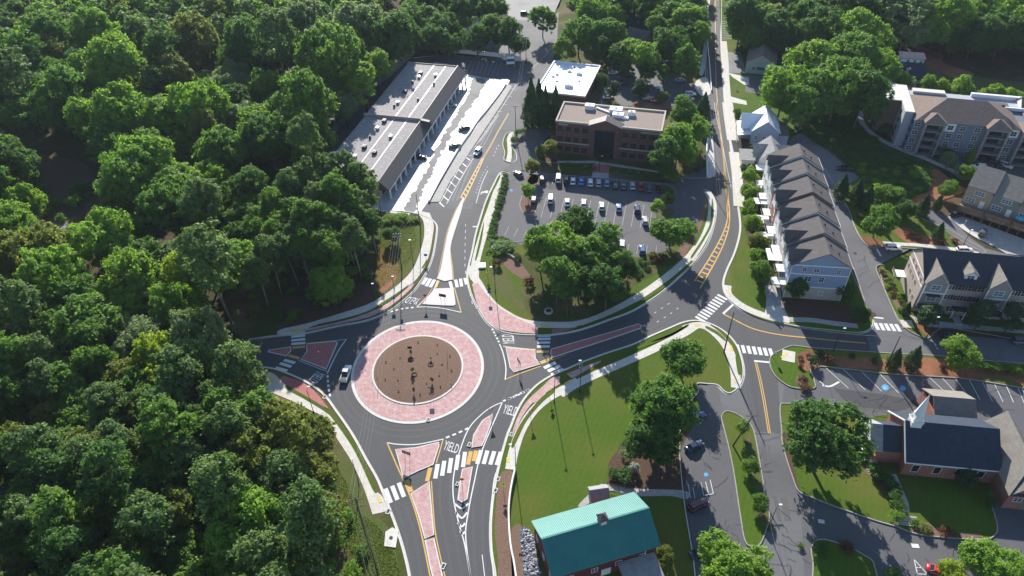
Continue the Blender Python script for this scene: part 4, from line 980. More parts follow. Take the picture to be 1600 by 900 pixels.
def window(root, x, y, z, w, h, face='front', style='cross', frame='trim_white', pane='glass_dark', name='window'):
    f, p, sh = win_mesh(w, h, style)
    o = link(name, f, M[frame], root, (x, y, z), ROT[face])
    link('pane', p, M[pane], o)
    if sh:
        for s in (-1, 1): link('shutter', sh, M['sign_black'], o, (s * (w / 2 + .36), 0, 0))
    return o
def door(root, x, y, z, w=1.0, h=2.1, face='front', m='trim_white'):
    k = ('door', round(w, 2), round(h, 2))
    if k not in WC:
        d = MB(); d.box(-w / 2, w / 2, -.05, .02, 0, h); hd = MB(); hd.box(w * .32, w * .38, -.10, -.05, h * .42, h * .52); WC[k] = (d.mesh('door'), hd.mesh('handle'))
    o = link('door', WC[k][0], M[m], root, (x, y, z), ROT[face]); link('handle', WC[k][1], M['metal_grey'], o); return o

def gable_roof(mb, x0, x1, y0, y1, ze, zr, axis='x', o=.45, t=.18, fr=.5):
    """two roof planes; the ridge runs along axis at fraction fr of the span"""
    if axis == 'x':
        ym = y0 + (y1 - y0) * fr; s1 = (zr - ze) / (ym - y0); s2 = (zr - ze) / (y1 - ym)
        a = (y0 - o, ze - o * s1); b = (ym, zr); c = (y1 + o, ze - o * s2)
        mb.prismx([a, b, c, (c[0], c[1] + t), (b[0], b[1] + t * 1.15), (a[0], a[1] + t)], x0 - o, x1 + o)
    else:
        xm = x0 + (x1 - x0) * fr; s1 = (zr - ze) / (xm - x0); s2 = (zr - ze) / (x1 - xm)
        a = (x0 - o, ze - o * s1); b = (xm, zr); c = (x1 + o, ze - o * s2)
        mb.prism([a, b, c, (c[0], c[1] + t), (b[0], b[1] + t * 1.15), (a[0], a[1] + t)], y0 - o, y1 + o)
def hip_roof(mb, x0, x1, y0, y1, ze, zr, o=.5, t=.15):
    x0 -= o; x1 += o; y0 -= o; y1 += o; w = min(x1 - x0, y1 - y0) / 2
    if x1 - x0 >= y1 - y0: r0 = (x0 + w, (y0 + y1) / 2, zr); r1 = (x1 - w, (y0 + y1) / 2, zr)
    else: r0 = ((x0 + x1) / 2, y0 + w, zr); r1 = ((x0 + x1) / 2, y1 - w, zr)
    c = [(x0, y0), (x1, y0), (x1, y1), (x0, y1)]
    vs = [(p[0], p[1], ze - t) for p in c] + [(p[0], p[1], ze) for p in c] + [r0, r1]
    fs = [(3, 2, 1, 0)] + [(i, (i + 1) % 4, 4 + (i + 1) % 4, 4 + i) for i in range(4)]
    if x1 - x0 >= y1 - y0: fs += [(4, 5, 9, 8), (5, 6, 9), (6, 7, 8, 9), (7, 4, 8)]
    else: fs += [(4, 5, 8), (5, 6, 9, 8), (6, 7, 9), (7, 4, 8, 9)]
    mb.add(vs, fs)
def gable_walls(mb, x0, x1, y0, y1, ze, zr, axis='x', fr=.5, z0=0):
    if axis == 'x': mb.prismx([(y0, z0), (y1, z0), (y1, ze), (y0 + (y1 - y0) * fr, zr), (y0, ze)], x0, x1)
    else: mb.prism([(x0, z0), (x1, z0), (x1, ze), (x0 + (x1 - x0) * fr, zr), (x0, ze)], y0, y1)
def vent(root, x, y, z, s=.5, m='metal_white', name='roof_unit', h=None):
    mb = MB(); h = h or s * .8; mb.box(-s, s, -s * .7, s * .7, 0, h); mb.box(-s * .6, s * .6, -s * .4, s * .4, h, h + .12)
    o = mb.build(name, M[m], root, (x, y, z)); mb = MB(); mb.tube((0, 0, h + .12), (0, 0, h + .17), s * .3, None, 10); mb.build('fan', M['metal_dark'], o)

# ---------------- brick office building
A_ = G(868.4, 188.4, 13.2); B_ = G(1034.4, 204.9, 13.2)
ang = math.atan2(B_.y - A_.y, B_.x - A_.x); LX = (B_ - A_).length; DY = 15.4
ob = empty('office_building', (A_.x, A_.y, 0), ang, 'three storey brown brick office building with gabled glass entrance above the car park', 'building')
mb = MB(); mb.box(0, LX, .25, DY, 0, 12.6)
for zz in (4.55,): pass
mb.build('wall', M['brick_brown'], ob)
mb = MB(); cx = LX * .475
mb.box(cx - 5.4, cx - 3.6, -.6, .25, 0, 12.7); mb.box(cx + 3.6, cx + 5.4, -.6, .25, 0, 12.7)
mb.prism([(cx - 5.9, 12.7), (cx + 5.9, 12.7), (cx, 15.1)], -.6, .25); mb.box(cx - 3.6, cx + 3.6, -.6, .25, 11.3, 12.7)
mb.build('entrance_gable', M['brick_brown'], ob)
mb = MB(); mb.prism([(cx - 6.2, 12.66), (cx, 15.22), (cx + 6.2, 12.66), (cx + 6.2, 12.96), (cx, 15.52), (cx - 6.2, 12.96)], -.9, 3.2); mb.build('gable_roof', M['roof_metal_dark'], ob)
mb = MB(); mb.box(cx - 3.6, cx + 3.6, .05, .28, .3, 11.3); gw = mb.build('glass_wall', M['glass_dark'], ob)
mb = MB()
for i in range(5): mb.box(cx - 3.6 + i * 1.8 - .05, cx - 3.6 + i * 1.8 + .05, -.05, .05, .3, 11.3)
for i in range(6): mb.box(cx - 3.6, cx + 3.6, -.055, .05, .3 + i * 2.2 - .05, .3 + i * 2.2 + .05)
mb.build('mullion', M['metal_dark'], gw)
mb = MB(); mb.box(cx - 2.0, cx + 2.0, -1.8, 0, 2.8, 3.1); mb.box(cx - 1.9, cx - 1.7, -1.7, -1.5, 0, 2.8); mb.box(cx + 1.7, cx + 1.9, -1.7, -1.5, 0, 2.8); mb.build('porch', M['metal_dark'], ob)
for z_ in (4.4, 8.6 + 30):
    if z_ < 12:
        mb = MB(); mb.box(-.06, cx - 5.4, .08, .25, z_, z_ + .45); mb.build('string_course', M['trim_stone'], ob); mb = MB(); mb.box(cx + 5.4, LX + .06, .08, .25, z_, z_ + .45); mb.build('string_course', M['trim_stone'], ob)
for fl in range(3):
    for x in [1.6 + i * 3.05 for i in range(4)] + [cx + 7.3 + i * 3.15 for i in range(4)]:
        window(ob, x, .25, 2.1 + fl * 4.0, 1.9, 1.9, 'front', 'triple', 'brick_brown', 'glass_dark')
    for y in (3, 6.5, 10): window(ob, 0, y, 2.1 + fl * 4.0, 1.9, 1.9, 'left', 'triple', 'brick_brown')
    for y in (3, 6.5, 10): window(ob, LX, y, 2.1 + fl * 4.0, 1.9, 1.9, 'right', 'triple', 'brick_brown')
mb = MB(); t = .55
mb.box(-.15, cx - 5.9, .0, t, 12.6, 13.3); mb.box(cx + 5.9, LX + .15, .0, t, 12.6, 13.3); mb.box(-.15, LX + .15, DY - t, DY + .15, 12.6, 13.3)
mb.box(-.15, t - .15, t, DY - t, 12.6, 13.3); mb.box(LX + .15 - t, LX + .15, t, DY - t, 12.6, 13.3); mb.build('parapet', M['trim_stone'], ob)
mb = MB(); mb.box(.3, LX - .3, .5, DY - .4, 12.6, 12.75); mb.build('roof', M['roof_gravel'], ob)
vent(ob, 10.2, 12.6, 12.75, 1.7, 'metal_white', h=1.6); vent(ob, 20, 11.8, 12.75, 2.3, 'metal_white', h=1.5); vent(ob, 21.2, 8.6, 12.75, 2.0, 'metal_white', h=1.2); vent(ob, 25.8, 10.6, 12.75, 1.2, 'metal_white', h=1.5); vent(ob, 24.0, 7.5, 12.75, 1.1, 'roof_metal', h=.5); vent(ob, 19.0, 3.6, 12.75, .9, 'roof_metal', h=.4)
mb = MB(); mb.hexa([(12.5, 12.9, 12.76), (18.4, 9.6, 12.76), (18.7, 10.2, 12.76), (12.8, 13.5, 12.76)], [(12.5, 12.9, 13.3), (18.4, 9.6, 13.3), (18.7, 10.2, 13.3), (12.8, 13.5, 13.3)]); mb.build('duct', M['metal_white'], ob)
def wall_text(root, s, x, y, z, w, h, m='sign_white', face='front', name='lettering', d=.04):
    me = text_mesh(s, name, .03); xs = [v.co.x for v in me.vertices]; ys = [v.co.y for v in me.vertices]
    x0, x1, y0, y1 = min(xs), max(xs), min(ys), max(ys)
    for v in me.vertices:
        v.co = ((v.co.x - x0) / (x1 - x0) * w - w / 2, -d - v.co.z, (v.co.y - y0) / (y1 - y0) * h - h / 2)
    return link(name, me, M[m], root, (x, y, z), ROT[face])
wall_text(ob, 'PARAGON', 2.7, .25, 11.85, 3.3, .45); wall_text(ob, 'LIVESTON ATLANTA', LX - 4.0, .25, 11.75, 6.6, .5)

# ---------------- low building with a white membrane roof
B_ = G(914, 150.5, 6.6); C_ = G(866, 94, 6.6); D_ = G(938.5, 101.5, 6.6); A_ = B_ - (D_ - C_); ang = math.atan2(B_.y - A_.y, B_.x - A_.x); LX = (B_ - A_).length; DY = 30.4
ow = empty('commercial_building', (A_.x, A_.y, 0), ang, 'low brick building with bright white flat roof beside the tall dark conifers', 'building')
mb = MB(); mb.box(0, LX, 0, DY, 0, 6.0); mb.build('wall', M['brick_brown'], ow)
mb = MB(); mb.box(.4, LX - .4, .4, DY - .4, 6.0, 6.15); mb.build('roof', M['roof_white'], ow)
mb = MB(); mb.box(0, LX, -.1, .4, 6.0, 6.7); mb.box(0, LX, DY - .4, DY + .1, 6.0, 6.7); mb.box(-.1, .4, .4, DY - .4, 6.0, 6.7); mb.box(LX - .4, LX + .1, .4, DY - .4, 6.0, 6.7); mb.build('parapet', M['trim_white'], ow)
for x, y, s in ((9, 22, .8), (13.5, 20.5, 1.1), (12, 8, 1.5), (4.5, 18, .7), (3.5, 15.5, .6), (6.2, 11.5, .5), (15, 14, .45), (10, 27, .5)): vent(ow, x, y, 6.15, s, rnd.choice(['metal_white', 'metal_grey']))
for y in range(4, 30, 4): window(ow, LX, y, 2.6, 1.6, 1.8, 'right', 'cross', 'metal_dark')

# ---------------- strip mall
A_ = G(591, 283.7, 7); B_ = G(715.7, 103.5, 7)
ang = math.atan2(B_.y - A_.y, B_.x - A_.x); LX = (B_ - A_).length; DY = 23.0
sm_ = empty('strip_mall', (A_.x, A_.y, 0), ang, 'long low strip mall with grey membrane roof, brown mansard and white columns', 'building')
mb = MB(); mb.box(0, LX, .2, DY, 0, 5.6); mb.build('wall', M['brick_tan'], sm_)
mb = MB(); mb.box(.2, LX * .47, .2, DY - .2, 5.6, 6.55); mb.build('roof', M['roof_membrane'], sm_)
mb = MB(); mb.box(LX * .475, LX - .2, .2, DY - .2, 5.6, 6.85); mb.build('roof', M['roof_membrane'], sm_)
mb = MB(); mb.box(LX * .47, LX * .475, -.2, DY + .3, 5.6, 7.6); mb.build('parapet', M['trim_stone'], sm_)
mb = MB(); mb.box(LX - .25, LX + .1, -.2, DY + .1, 5.6, 7.2); mb.box(-.1, .2, -.2, DY + .1, 5.6, 6.9); mb.build('parapet', M['trim_stone'], sm_)
for y in (5.3,):
    mb = MB(); mb.box(.4, LX * .47, y, y + .28, 6.5, 6.6); mb.box(LX * .476, LX - .4, y, y + .28, 6.8, 6.9); mb.build('roof_seam', M['metal_white'], sm_)
mb = MB(); mb.box(.4, LX * .47, 10.6, 10.85, 6.5, 6.6); mb.box(LX * .476, LX - .4, 10.6, 10.85, 6.8, 6.9); mb.build('roof_seam', M['metal_white'], sm_)
mb = MB(); mb.prismx([(-.1, 7.1), (-3.4, 3.9), (-3.4, 3.6), (.2, 3.6), (.2, 7.1)], 0, LX * .472); mb.prismx([(-.1, 7.5), (-3.4, 4.3), (-3.4, 4.0), (.2, 4.0), (.2, 7.5)], LX * .474, LX); mb.build('mansard', M['roof_metal_dark'], sm_)
mb = MB(); mb.prismx([(-3.0, 4.1), (-4.6, 5.6), (-3.6, 7.0), (-.1, 7.5)], LX * .46, LX * .475); mb.build('mansard_step', M['roof_metal_dark'], sm_)
mb = MB()
for i in range(2): mb.box(i * LX * .474, LX * (.472 if i == 0 else 1), -3.45, -3.2, 3.3, 3.75 + i * .3)
mb.build('fascia', M['trim_white'], sm_)
cm = MB(); cm.box(-.25, .25, -.25, .25, 0, 3.4); cm.box(-.35, .35, -.35, .35, 0, .4); cme = cm.mesh('column')
n_c = 19
for i in range(n_c): link('column', cme, M['trim_white'], sm_, (1 + i * (LX - 2) / (n_c - 1), -3.2, 0))
for i in range(n_c - 1):
    x = 1 + (i + .5) * (LX - 2) / (n_c - 1); window(sm_, x, .2, 1.7, 3.0, 2.4, 'front', 'triple', 'metal_dark')
for k, (x, y) in enumerate([(8, 13.8), (14, 14.2), (21, 13.6), (28, 14.2), (35, 14.0), (41, 13.6), (53, 14.0), (56, 13.6), (66, 14.2), (75, 14), (80, 13), (84, 13.6), (60, 6.5), (30, 6.9), (18, 8.5), (75, 4.8), (83, 6.6)]):
    vent(sm_, x, y, 6.6 if x < LX * .47 else 6.9, .45 + .25 * (k % 3), ['metal_dark', 'metal_grey', 'metal_dark'][k % 3], h=.9)
# back wall behind it, front retaining wall, court wall
def wall_thing(name, t, pts, h, w, m, label, cat='wall', z0=0.0, posts=0):
    W = ground(px(t, pts), 0, True, False); mb = MB()
    for a, b in zip(W, W[1:]):
        d = (b - a).normalized(); n = Vector((-d.y, d.x, 0)) * w / 2; a2, b2 = a - d * .02, b + d * .02
        mb.hexa([(a2 - n) + Vector((0, 0, z0)), (b2 - n) + Vector((0, 0, z0)), (b2 + n) + Vector((0, 0, z0)), (a2 + n) + Vector((0, 0, z0))], [(a2 - n) + Vector((0, 0, h)), (b2 - n) + Vector((0, 0, h)), (b2 + n) + Vector((0, 0, h)), (a2 + n) + Vector((0, 0, h))])
    o = mb.build(name, M[m]); tag(o, label, cat)
    if posts:
        pm = MB(); pm.box(-.09, .09, -.09, .09, 0, h + .12); pme = pm.mesh('post'); L_ = 0
        for a, b in zip(W, W[1:]):
            link('post', pme, M['metal_dark'], o, a + Vector((0, 0, 0)))
    return o
wall_thing('fence', 'A', [(648, 84), (610, 118), (570, 150), (540, 185), (512, 225), (482, 262)], 3.2, .2, 'metal_grey', 'tall grey fence between the woods and the back of the strip mall', 'fence', posts=1)
wall_thing('retaining_wall', 'Y1', [(740, 72), (850, 82), (960, 92), (1010, 100), (1030, 112), (1115, 118)], 1.8, .4, 'trim_white', 'pale low wall at the far end of the strip mall car park')
wall_thing('retaining_wall', 'Y1', [(1035, 236), (1005, 285), (940, 370), (890, 430), (850, 490), (800, 560), (745, 650), (690, 745), (634, 852)], .75, .55, 'trim_white', 'long low pale wall between the strip mall court and the street')
land('footpath', 'Y1', [(1045, 240), (1068, 248), (1010, 345), (900, 510), (815, 640), (745, 740), (690, 850), (640, 852), (700, 745), (755, 650), (810, 560), (860, 492), (900, 432), (950, 370)], .17, M['sidewalk_worn'], 0, False)
wall_thing('retaining_wall', 'Z3', [(797, 405), (785, 450), (772, 520), (765, 600), (768, 700), (776, 780), (790, 850), (805, 960)], 1.3, .35, 'trim_white', 'curved white retaining wall beside the mulch bed above the barn')
wall_thing('retaining_wall', 'Y3', [(172, 540), (205, 560), (240, 585)], .7, .45, 'trim_stone', 'short low monument wall between the lawn corner and the big trees', 'wall')

# ---------------- generic gabled house
def house(name, label, a, b, depth, zc, ridge, wall, roof, axis='x', storeys=1, cat='house', frx=.5, over=.5, group=None, frame='trim_white', nw=3, rot_add=0):
    A_ = G(a[0], a[1], zc); B_ = G(b[0], b[1], zc); ang = math.atan2(B_.y - A_.y, B_.x - A_.x) + rot_add; LX = (B_ - A_).length
    r_ = empty(name, (A_.x, A_.y, 0), ang, label, cat, group)
    mb = MB(); gable_walls(mb, 0, LX, 0, depth, zc - .05, ridge - .05, axis, frx); mb.build('wall', M[wall], r_)
    mb = MB(); gable_roof(mb, 0, LX, 0, depth, zc, ridge, axis, over, .2, frx); mb.build('roof', M[roof], r_)
    for s in range(storeys):
        zz = (s + .5) * zc / storeys
        for i in range(nw): window(r_, LX * (i + .6) / (nw + .2), 0, zz, 1.1, 1.4, 'front', 'cross', frame)
        for i in range(2): window(r_, 0, depth * (i + .6) / 2.2, zz, 1.0, 1.4, 'left', 'cross', frame); window(r_, LX, depth * (i + .6) / 2.2, zz, 1.0, 1.4, 'right', 'cross', frame)
    return r_, LX
h1, lx = house('house', 'small pale gabled house among dark pines beyond the strip mall', (722, 56), (736, 58), 14, 7, 10.5, 'siding_pale', 'shingle_light', 'y', 2, nw=1, over=.4)
h2, lx = house('house', 'grey hip roofed house half hidden by trees behind the car park', (972, 66), (1003, 74), 13, 5, 10, 'brick_red', 'shingle_grey', 'x', 1)
mb = MB(); gable_roof(mb, lx * .55, lx * .8, -1.5, 6, 6, 8.6, 'y', .3); mb.build('gable_roof', M['shingle_grey'], h2)
h2b, lx = house('house', 'dark roofed house in deep shade above the grey hip roofed house', (968, 42), (1012, 46), 12, 5, 9, 'siding_grey', 'shingle_dark', 'x', 1)
# sage commercial house with flat side wing
h3, lx = house('shop_building', 'pale green gabled shop with brown roof and signboard beside the upper road', (1167, 96), (1212, 101), 19, 5.2, 8.6, 'siding_green', 'shingle_brown', 'y', 1, 'building', nw=2, over=.35)
mb = MB(); mb.box(lx * .72, lx * .95, -.16, -.02, 3.9, 4.7); mb.build('signboard', M['sign_white'], h3)
mb = MB(); mb.box(lx + .1, lx + 12, 3, 13, 0, 4.2); mb.build('wing', M['siding_grey'], h3)
mb = MB(); mb.box(lx, lx + 12.5, 2.4, 13.3, 4.2, 4.5); mb.build('wing_roof', M['shingle_navy'], h3)
door(h3, lx + 5, 3, 0, 1.4, 2.6, 'front', 'sign_black'); mb = MB(); mb.prismx([(-.05, 3.3), (-1.3, 2.7), (-1.3, 2.6), (-.05, 2.6)], lx * .4, lx * .7); mb.build('awning', M['siding_navy'], h3)
# blue house with bright metal roof
h4, lx = house('house', 'blue house with bright white metal cross gable roof beside the upper road', (1175.5, 204), (1218, 207), 12.5, 5.6, 9.6, 'siding_blue', 'roof_metal', 'y', 1, nw=3, over=.5)
mb = MB(); gable_roof(mb, -3.6, lx * .5, 3.5, 10, 5.0, 9.0, 'x', .35); mb.build('cross_roof', M['roof_metal'], h4)
mb = MB(); gable_walls(mb, -3.2, lx * .5, 3.7, 9.8, 4.9, 8.7, 'x'); mb.build('cross_wall', M['siding_blue'], h4)
mb = MB(); mb.hexa([(-4.8, -.2, 3.3), (-.1, -.2, 4.2), (-.1, 11, 4.2), (-4.8, 11, 3.3)], [(-4.8, -.2, 3.5), (-.1, -.2, 4.4), (-.1, 11, 4.4), (-4.8, 11, 3.5)]); mb.build('porch_roof', M['canopy_white'], h4)
mb = MB()
for y in (0, 3.6, 7.2, 10.8): mb.box(-4.7, -4.5, y - .1, y + .1, 0, 3.3)
mb.build('porch_posts', M['trim_white'], h4)
mb = MB(); mb.box(lx, lx + 3.8, 1.2, 11.5, 0, 3.6); mb.build('side_wing', M['siding_blue'], h4)
mb = MB(); mb.hexa([(lx, .9, 4.4), (lx + 4.2, .9, 3.4), (lx + 4.2, 11.8, 3.4), (lx, 11.8, 4.4)], [(lx, .9, 4.6), (lx + 4.2, .9, 3.6), (lx + 4.2, 11.8, 3.6), (lx, 11.8, 4.6)]); mb.build('side_roof', M['shingle_brown'], h4)
# light grey cottage
h5, lx = house('house', 'light grey cottage with intersecting metal gables between blue house and townhouse row', (1186, 250), (1228, 252), 10, 4.6, 8.6, 'siding_pale', 'roof_metal_lt' if 'roof_metal_lt' in M else 'shingle_light', 'y', 1, nw=2, over=.4)
mb = MB(); gable_roof(mb, -1.5, lx + 1.2, 2.5, 9, 4.6, 7.6, 'x', .3); mb.build('cross_roof', M['shingle_light'], h5)
mb = MB(); mb.box(-5.6, -.8, 1.5, 9.5, 3.2, 3.45); mb.build('porch_roof', M['shingle_light'], h5)
mb = MB(); mb.box(-5.2, -.8, 1.9, 9.2, 0, 3.2); mb.build('porch_wall', M['siding_pale'], h5)
mb = MB(); mb.box(-1.0, 3.4, -4.0, -.6, 3.0, 3.2); mb.build('porch_roof', M['canopy_white'], h5)
# white and navy house beyond the apartments
h6, lx = house('house', 'navy roofed white house with skylit gable beyond the apartment block', (1402, 121), (1445, 124), 12, 5.5, 9.5, 'siding_white', 'shingle_navy', 'x', 1)
mb = MB(); gable_roof(mb, 1.2, lx * .5, -1.4, 5, 6.2, 8.8, 'y', .3); mb.build('gable_roof', M['shingle_navy'], h6)
mb = MB(); gable_walls(mb, 1.4, lx * .48, -1.2, 5, 6.0, 8.6, 'y'); mb.build('gable_wall', M['siding_white'], h6)
for x in (2.8, 4.2): mb = MB(); mb.hexa([(x, 3.0, 8.05), (x + .7, 3.0, 8.05), (x + .7, 4.2, 8.05), (x, 4.2, 8.05)], [(x, 3.0, 8.4), (x + .7, 3.0, 8.4), (x + .7, 4.2, 8.4), (x, 4.2, 8.4)]); mb.build('skylight', M['sign_white'], h6)
mb = MB(); mb.box(1.0, lx - .5, 7.0, 11.5, 6.0, 11.2); mb.build('upper_wall', M['siding_white'], h6)
mb = MB(); mb.hexa([(.4, 6.4, 11.0), (lx, 6.4, 11.0), (lx, 12, 11.6), (.4, 12, 11.6)], [(.4, 6.4, 11.2), (lx, 6.4, 11.2), (lx, 12, 11.8), (.4, 12, 11.8)]); mb.build('upper_roof', M['shingle_navy'], h6)
for x in (4, 6.5, 9): window(h6, x, 7.0, 9.9, .9, 1.2)

# ---------------- row of townhouses by the alley
O = G(1239, 413, 12.0); RTH = R(-8.5)
def loc(o, rz, x, y): return (o.x + x * math.cos(rz) - y * math.sin(rz), o.y + x * math.sin(rz) + y * math.cos(rz), 0)
TL = ['nearest townhouse of the row, its blue gable end facing the street corner', 'second townhouse from the street corner, two white canopies at its front', 'third townhouse from the street corner in the grey roofed row', 'fourth townhouse from the street corner in the grey roofed row', 'fifth townhouse from the street corner in the grey roofed row', 'farthest townhouse of the grey roofed row beside the light grey cottage']
dp = [0, 8.5, 17.5, 27.0, 36.5, 45.5, 53.0]; W_ = 15.2; walls = ['siding_blue', 'brick_tan', 'siding_white', 'brick_red', 'siding_pale', 'siding_white']
for i in range(6):
    y0, y1 = dp[i], dp[i + 1]; D = y1 - y0; dz = .65 * i; l = loc(O, RTH, 0, y0)
    r_ = empty('townhouse', l, RTH, TL[i], 'townhouse'); ze = 12.0 + dz - .1; zr = 16.2 + dz; fr = .56
    mb = MB(); mb.prism([(0, 0), (W_, 0), (W_, ze), (W_ * fr, zr), (0, ze)], .0, D - .01); mb.build('wall', M[walls[i]] if i else M['siding_blue'], r_)
    mb = MB(); o_ = .5; s1 = (zr - ze) / (W_ * fr); s2 = (zr - ze) / (W_ * (1 - fr)); a = (-o_, ze - o_ * s1 + .05); b = (W_ * fr, zr + .05); c = (W_ + o_, ze - o_ * s2 + .05)
    mb.prism([a, b, c, (c[0], c[1] + .22), (b[0], b[1] + .25), (a[0], a[1] + .22)], -.35 if i == 0 else -.1, D - .12); mb.build('roof', M['shingle_grey'], r_)
    mb = MB(); mb.box(W_ + .35, W_ + .6, -.3, D - .15, c[1] - .05, c[1] + .2); mb.build('gutter_pipe', M['trim_white'], r_)
    # cross dormer on the street side
    for (ya, yb) in ((D * .12, D * .48),) if i % 2 else ((D * .2, D * .62),):
        zt = ze + 2.6; mb = MB(); mb.prismx([(ya, ze - 3), (yb, ze - 3), (yb, ze + .3), ((ya + yb) / 2, zt), (ya, ze + .3)], -.7, 4.5); mb.build('dormer_wall', M['siding_white'], r_)
        mb = MB(); ym = (ya + yb) / 2; mb.prismx([(ya - .35, ze + .02), (ym, zt + .1), (yb + .35, ze + .02), (yb + .35, ze + .22), (ym, zt + .32), (ya - .35, ze + .22)], -1.1, 6.6); mb.build('dormer_roof', M['shingle_grey'], r_)
        window(r_, -.7, ym, ze - .6, 1.3, 1.3, 'left', 'double')
    for fl in range(3):
        for y in (D * .28, D * .78): window(r_, 0 if fl < 3 else -.7, y, 2.0 + fl * 3.2, 1.2, 1.6, 'left', 'double')
        for y in (D * .3, D * .7): window(r_, W_, y, 2.0 + fl * 3.2, 1.1, 1.5, 'right', 'double')
    for x, y in ((W_ * .64, D * .5), (W_ * .78, D * .3)): mb = MB(); mb.box(-.18, .18, -.18, .18, 0, .8); mb.build('roof_vent', M['metal_dark'], r_, (x, y, zr - (x - W_ * fr) * s2))
    mb = MB(); zc_ = (4.2, 5.6, 3.8, 3.6, 5.0, 4.0)[i]; ya = D * (.05, .1, .5, .2, .3, .4)[i]; yb = ya + (3.2, 5.6, 3.4, 6.0, 3.4, 3.4)[i]
    mb.box(-3.9, -.05, ya, yb, zc_, zc_ + .18); cnp = mb.build('canopy', M['canopy_white'], r_); mb = MB()
    for yy in (ya + .15, yb - .15): mb.box(-3.75, -3.6, yy - .08, yy + .08, 0, zc_)
    mb.build('canopy_post', M['trim_white'], cnp)
    mb = MB(); mb.box(-2.6, 0, D * .55, D * .95, 5.4, 5.6); bal = mb.build('balcony', M['trim_white'], r_); mb = MB(); mb.box(-2.6, -2.52, D * .55, D * .95, 5.6, 6.6); mb.build('railing', M['sign_black'], bal)
    door(r_, W_, D * .5, 0, 2.6, 2.4, 'right', 'trim_white')
    if i == 0:
        for x, z, w, h in ((3.4, 10.5, 1.0, 1.3), (6.6, 10.4, 1.4, 1.0), (12.4, 10.3, .9, 1.3), (5.0, 7.3, 1.7, 1.6), (8.6, 7.3, 1.2, 1.6), (4.6, 2.5, 1.2, 1.5), (9.5, 2.5, 1.2, 1.5)): window(r_, x, 0, z, w, h, 'front', 'cross')
        for z in (11.75, 8.75, 4.3): mb = MB(); mb.box(-.1, W_ + .1, -.1, 0, z, z + .3); mb.build('trim_board', M['trim_white'], r_)
        mb = MB(); mb.box(0, W_, -.06, 0, 0, 4.3); mb.build('base_wall', M['trim_stone'], r_)
        mb = MB(); mb.box(W_, W_ + 3.2, .5, 6, 2.9, 3.1); mb.box(W_ + 3, W_ + 3.2, .5, .7, 0, 2.9); mb.build('balcony', M['wood_deck'], r_)
        mb = MB(); mb.box(-.16, -.0, -.16, 0, 0, 11.8); mb.box(W_, W_ + .16, -.16, 0, 0, 11.8); mb.build('corner_board', M['trim_white'], r_)

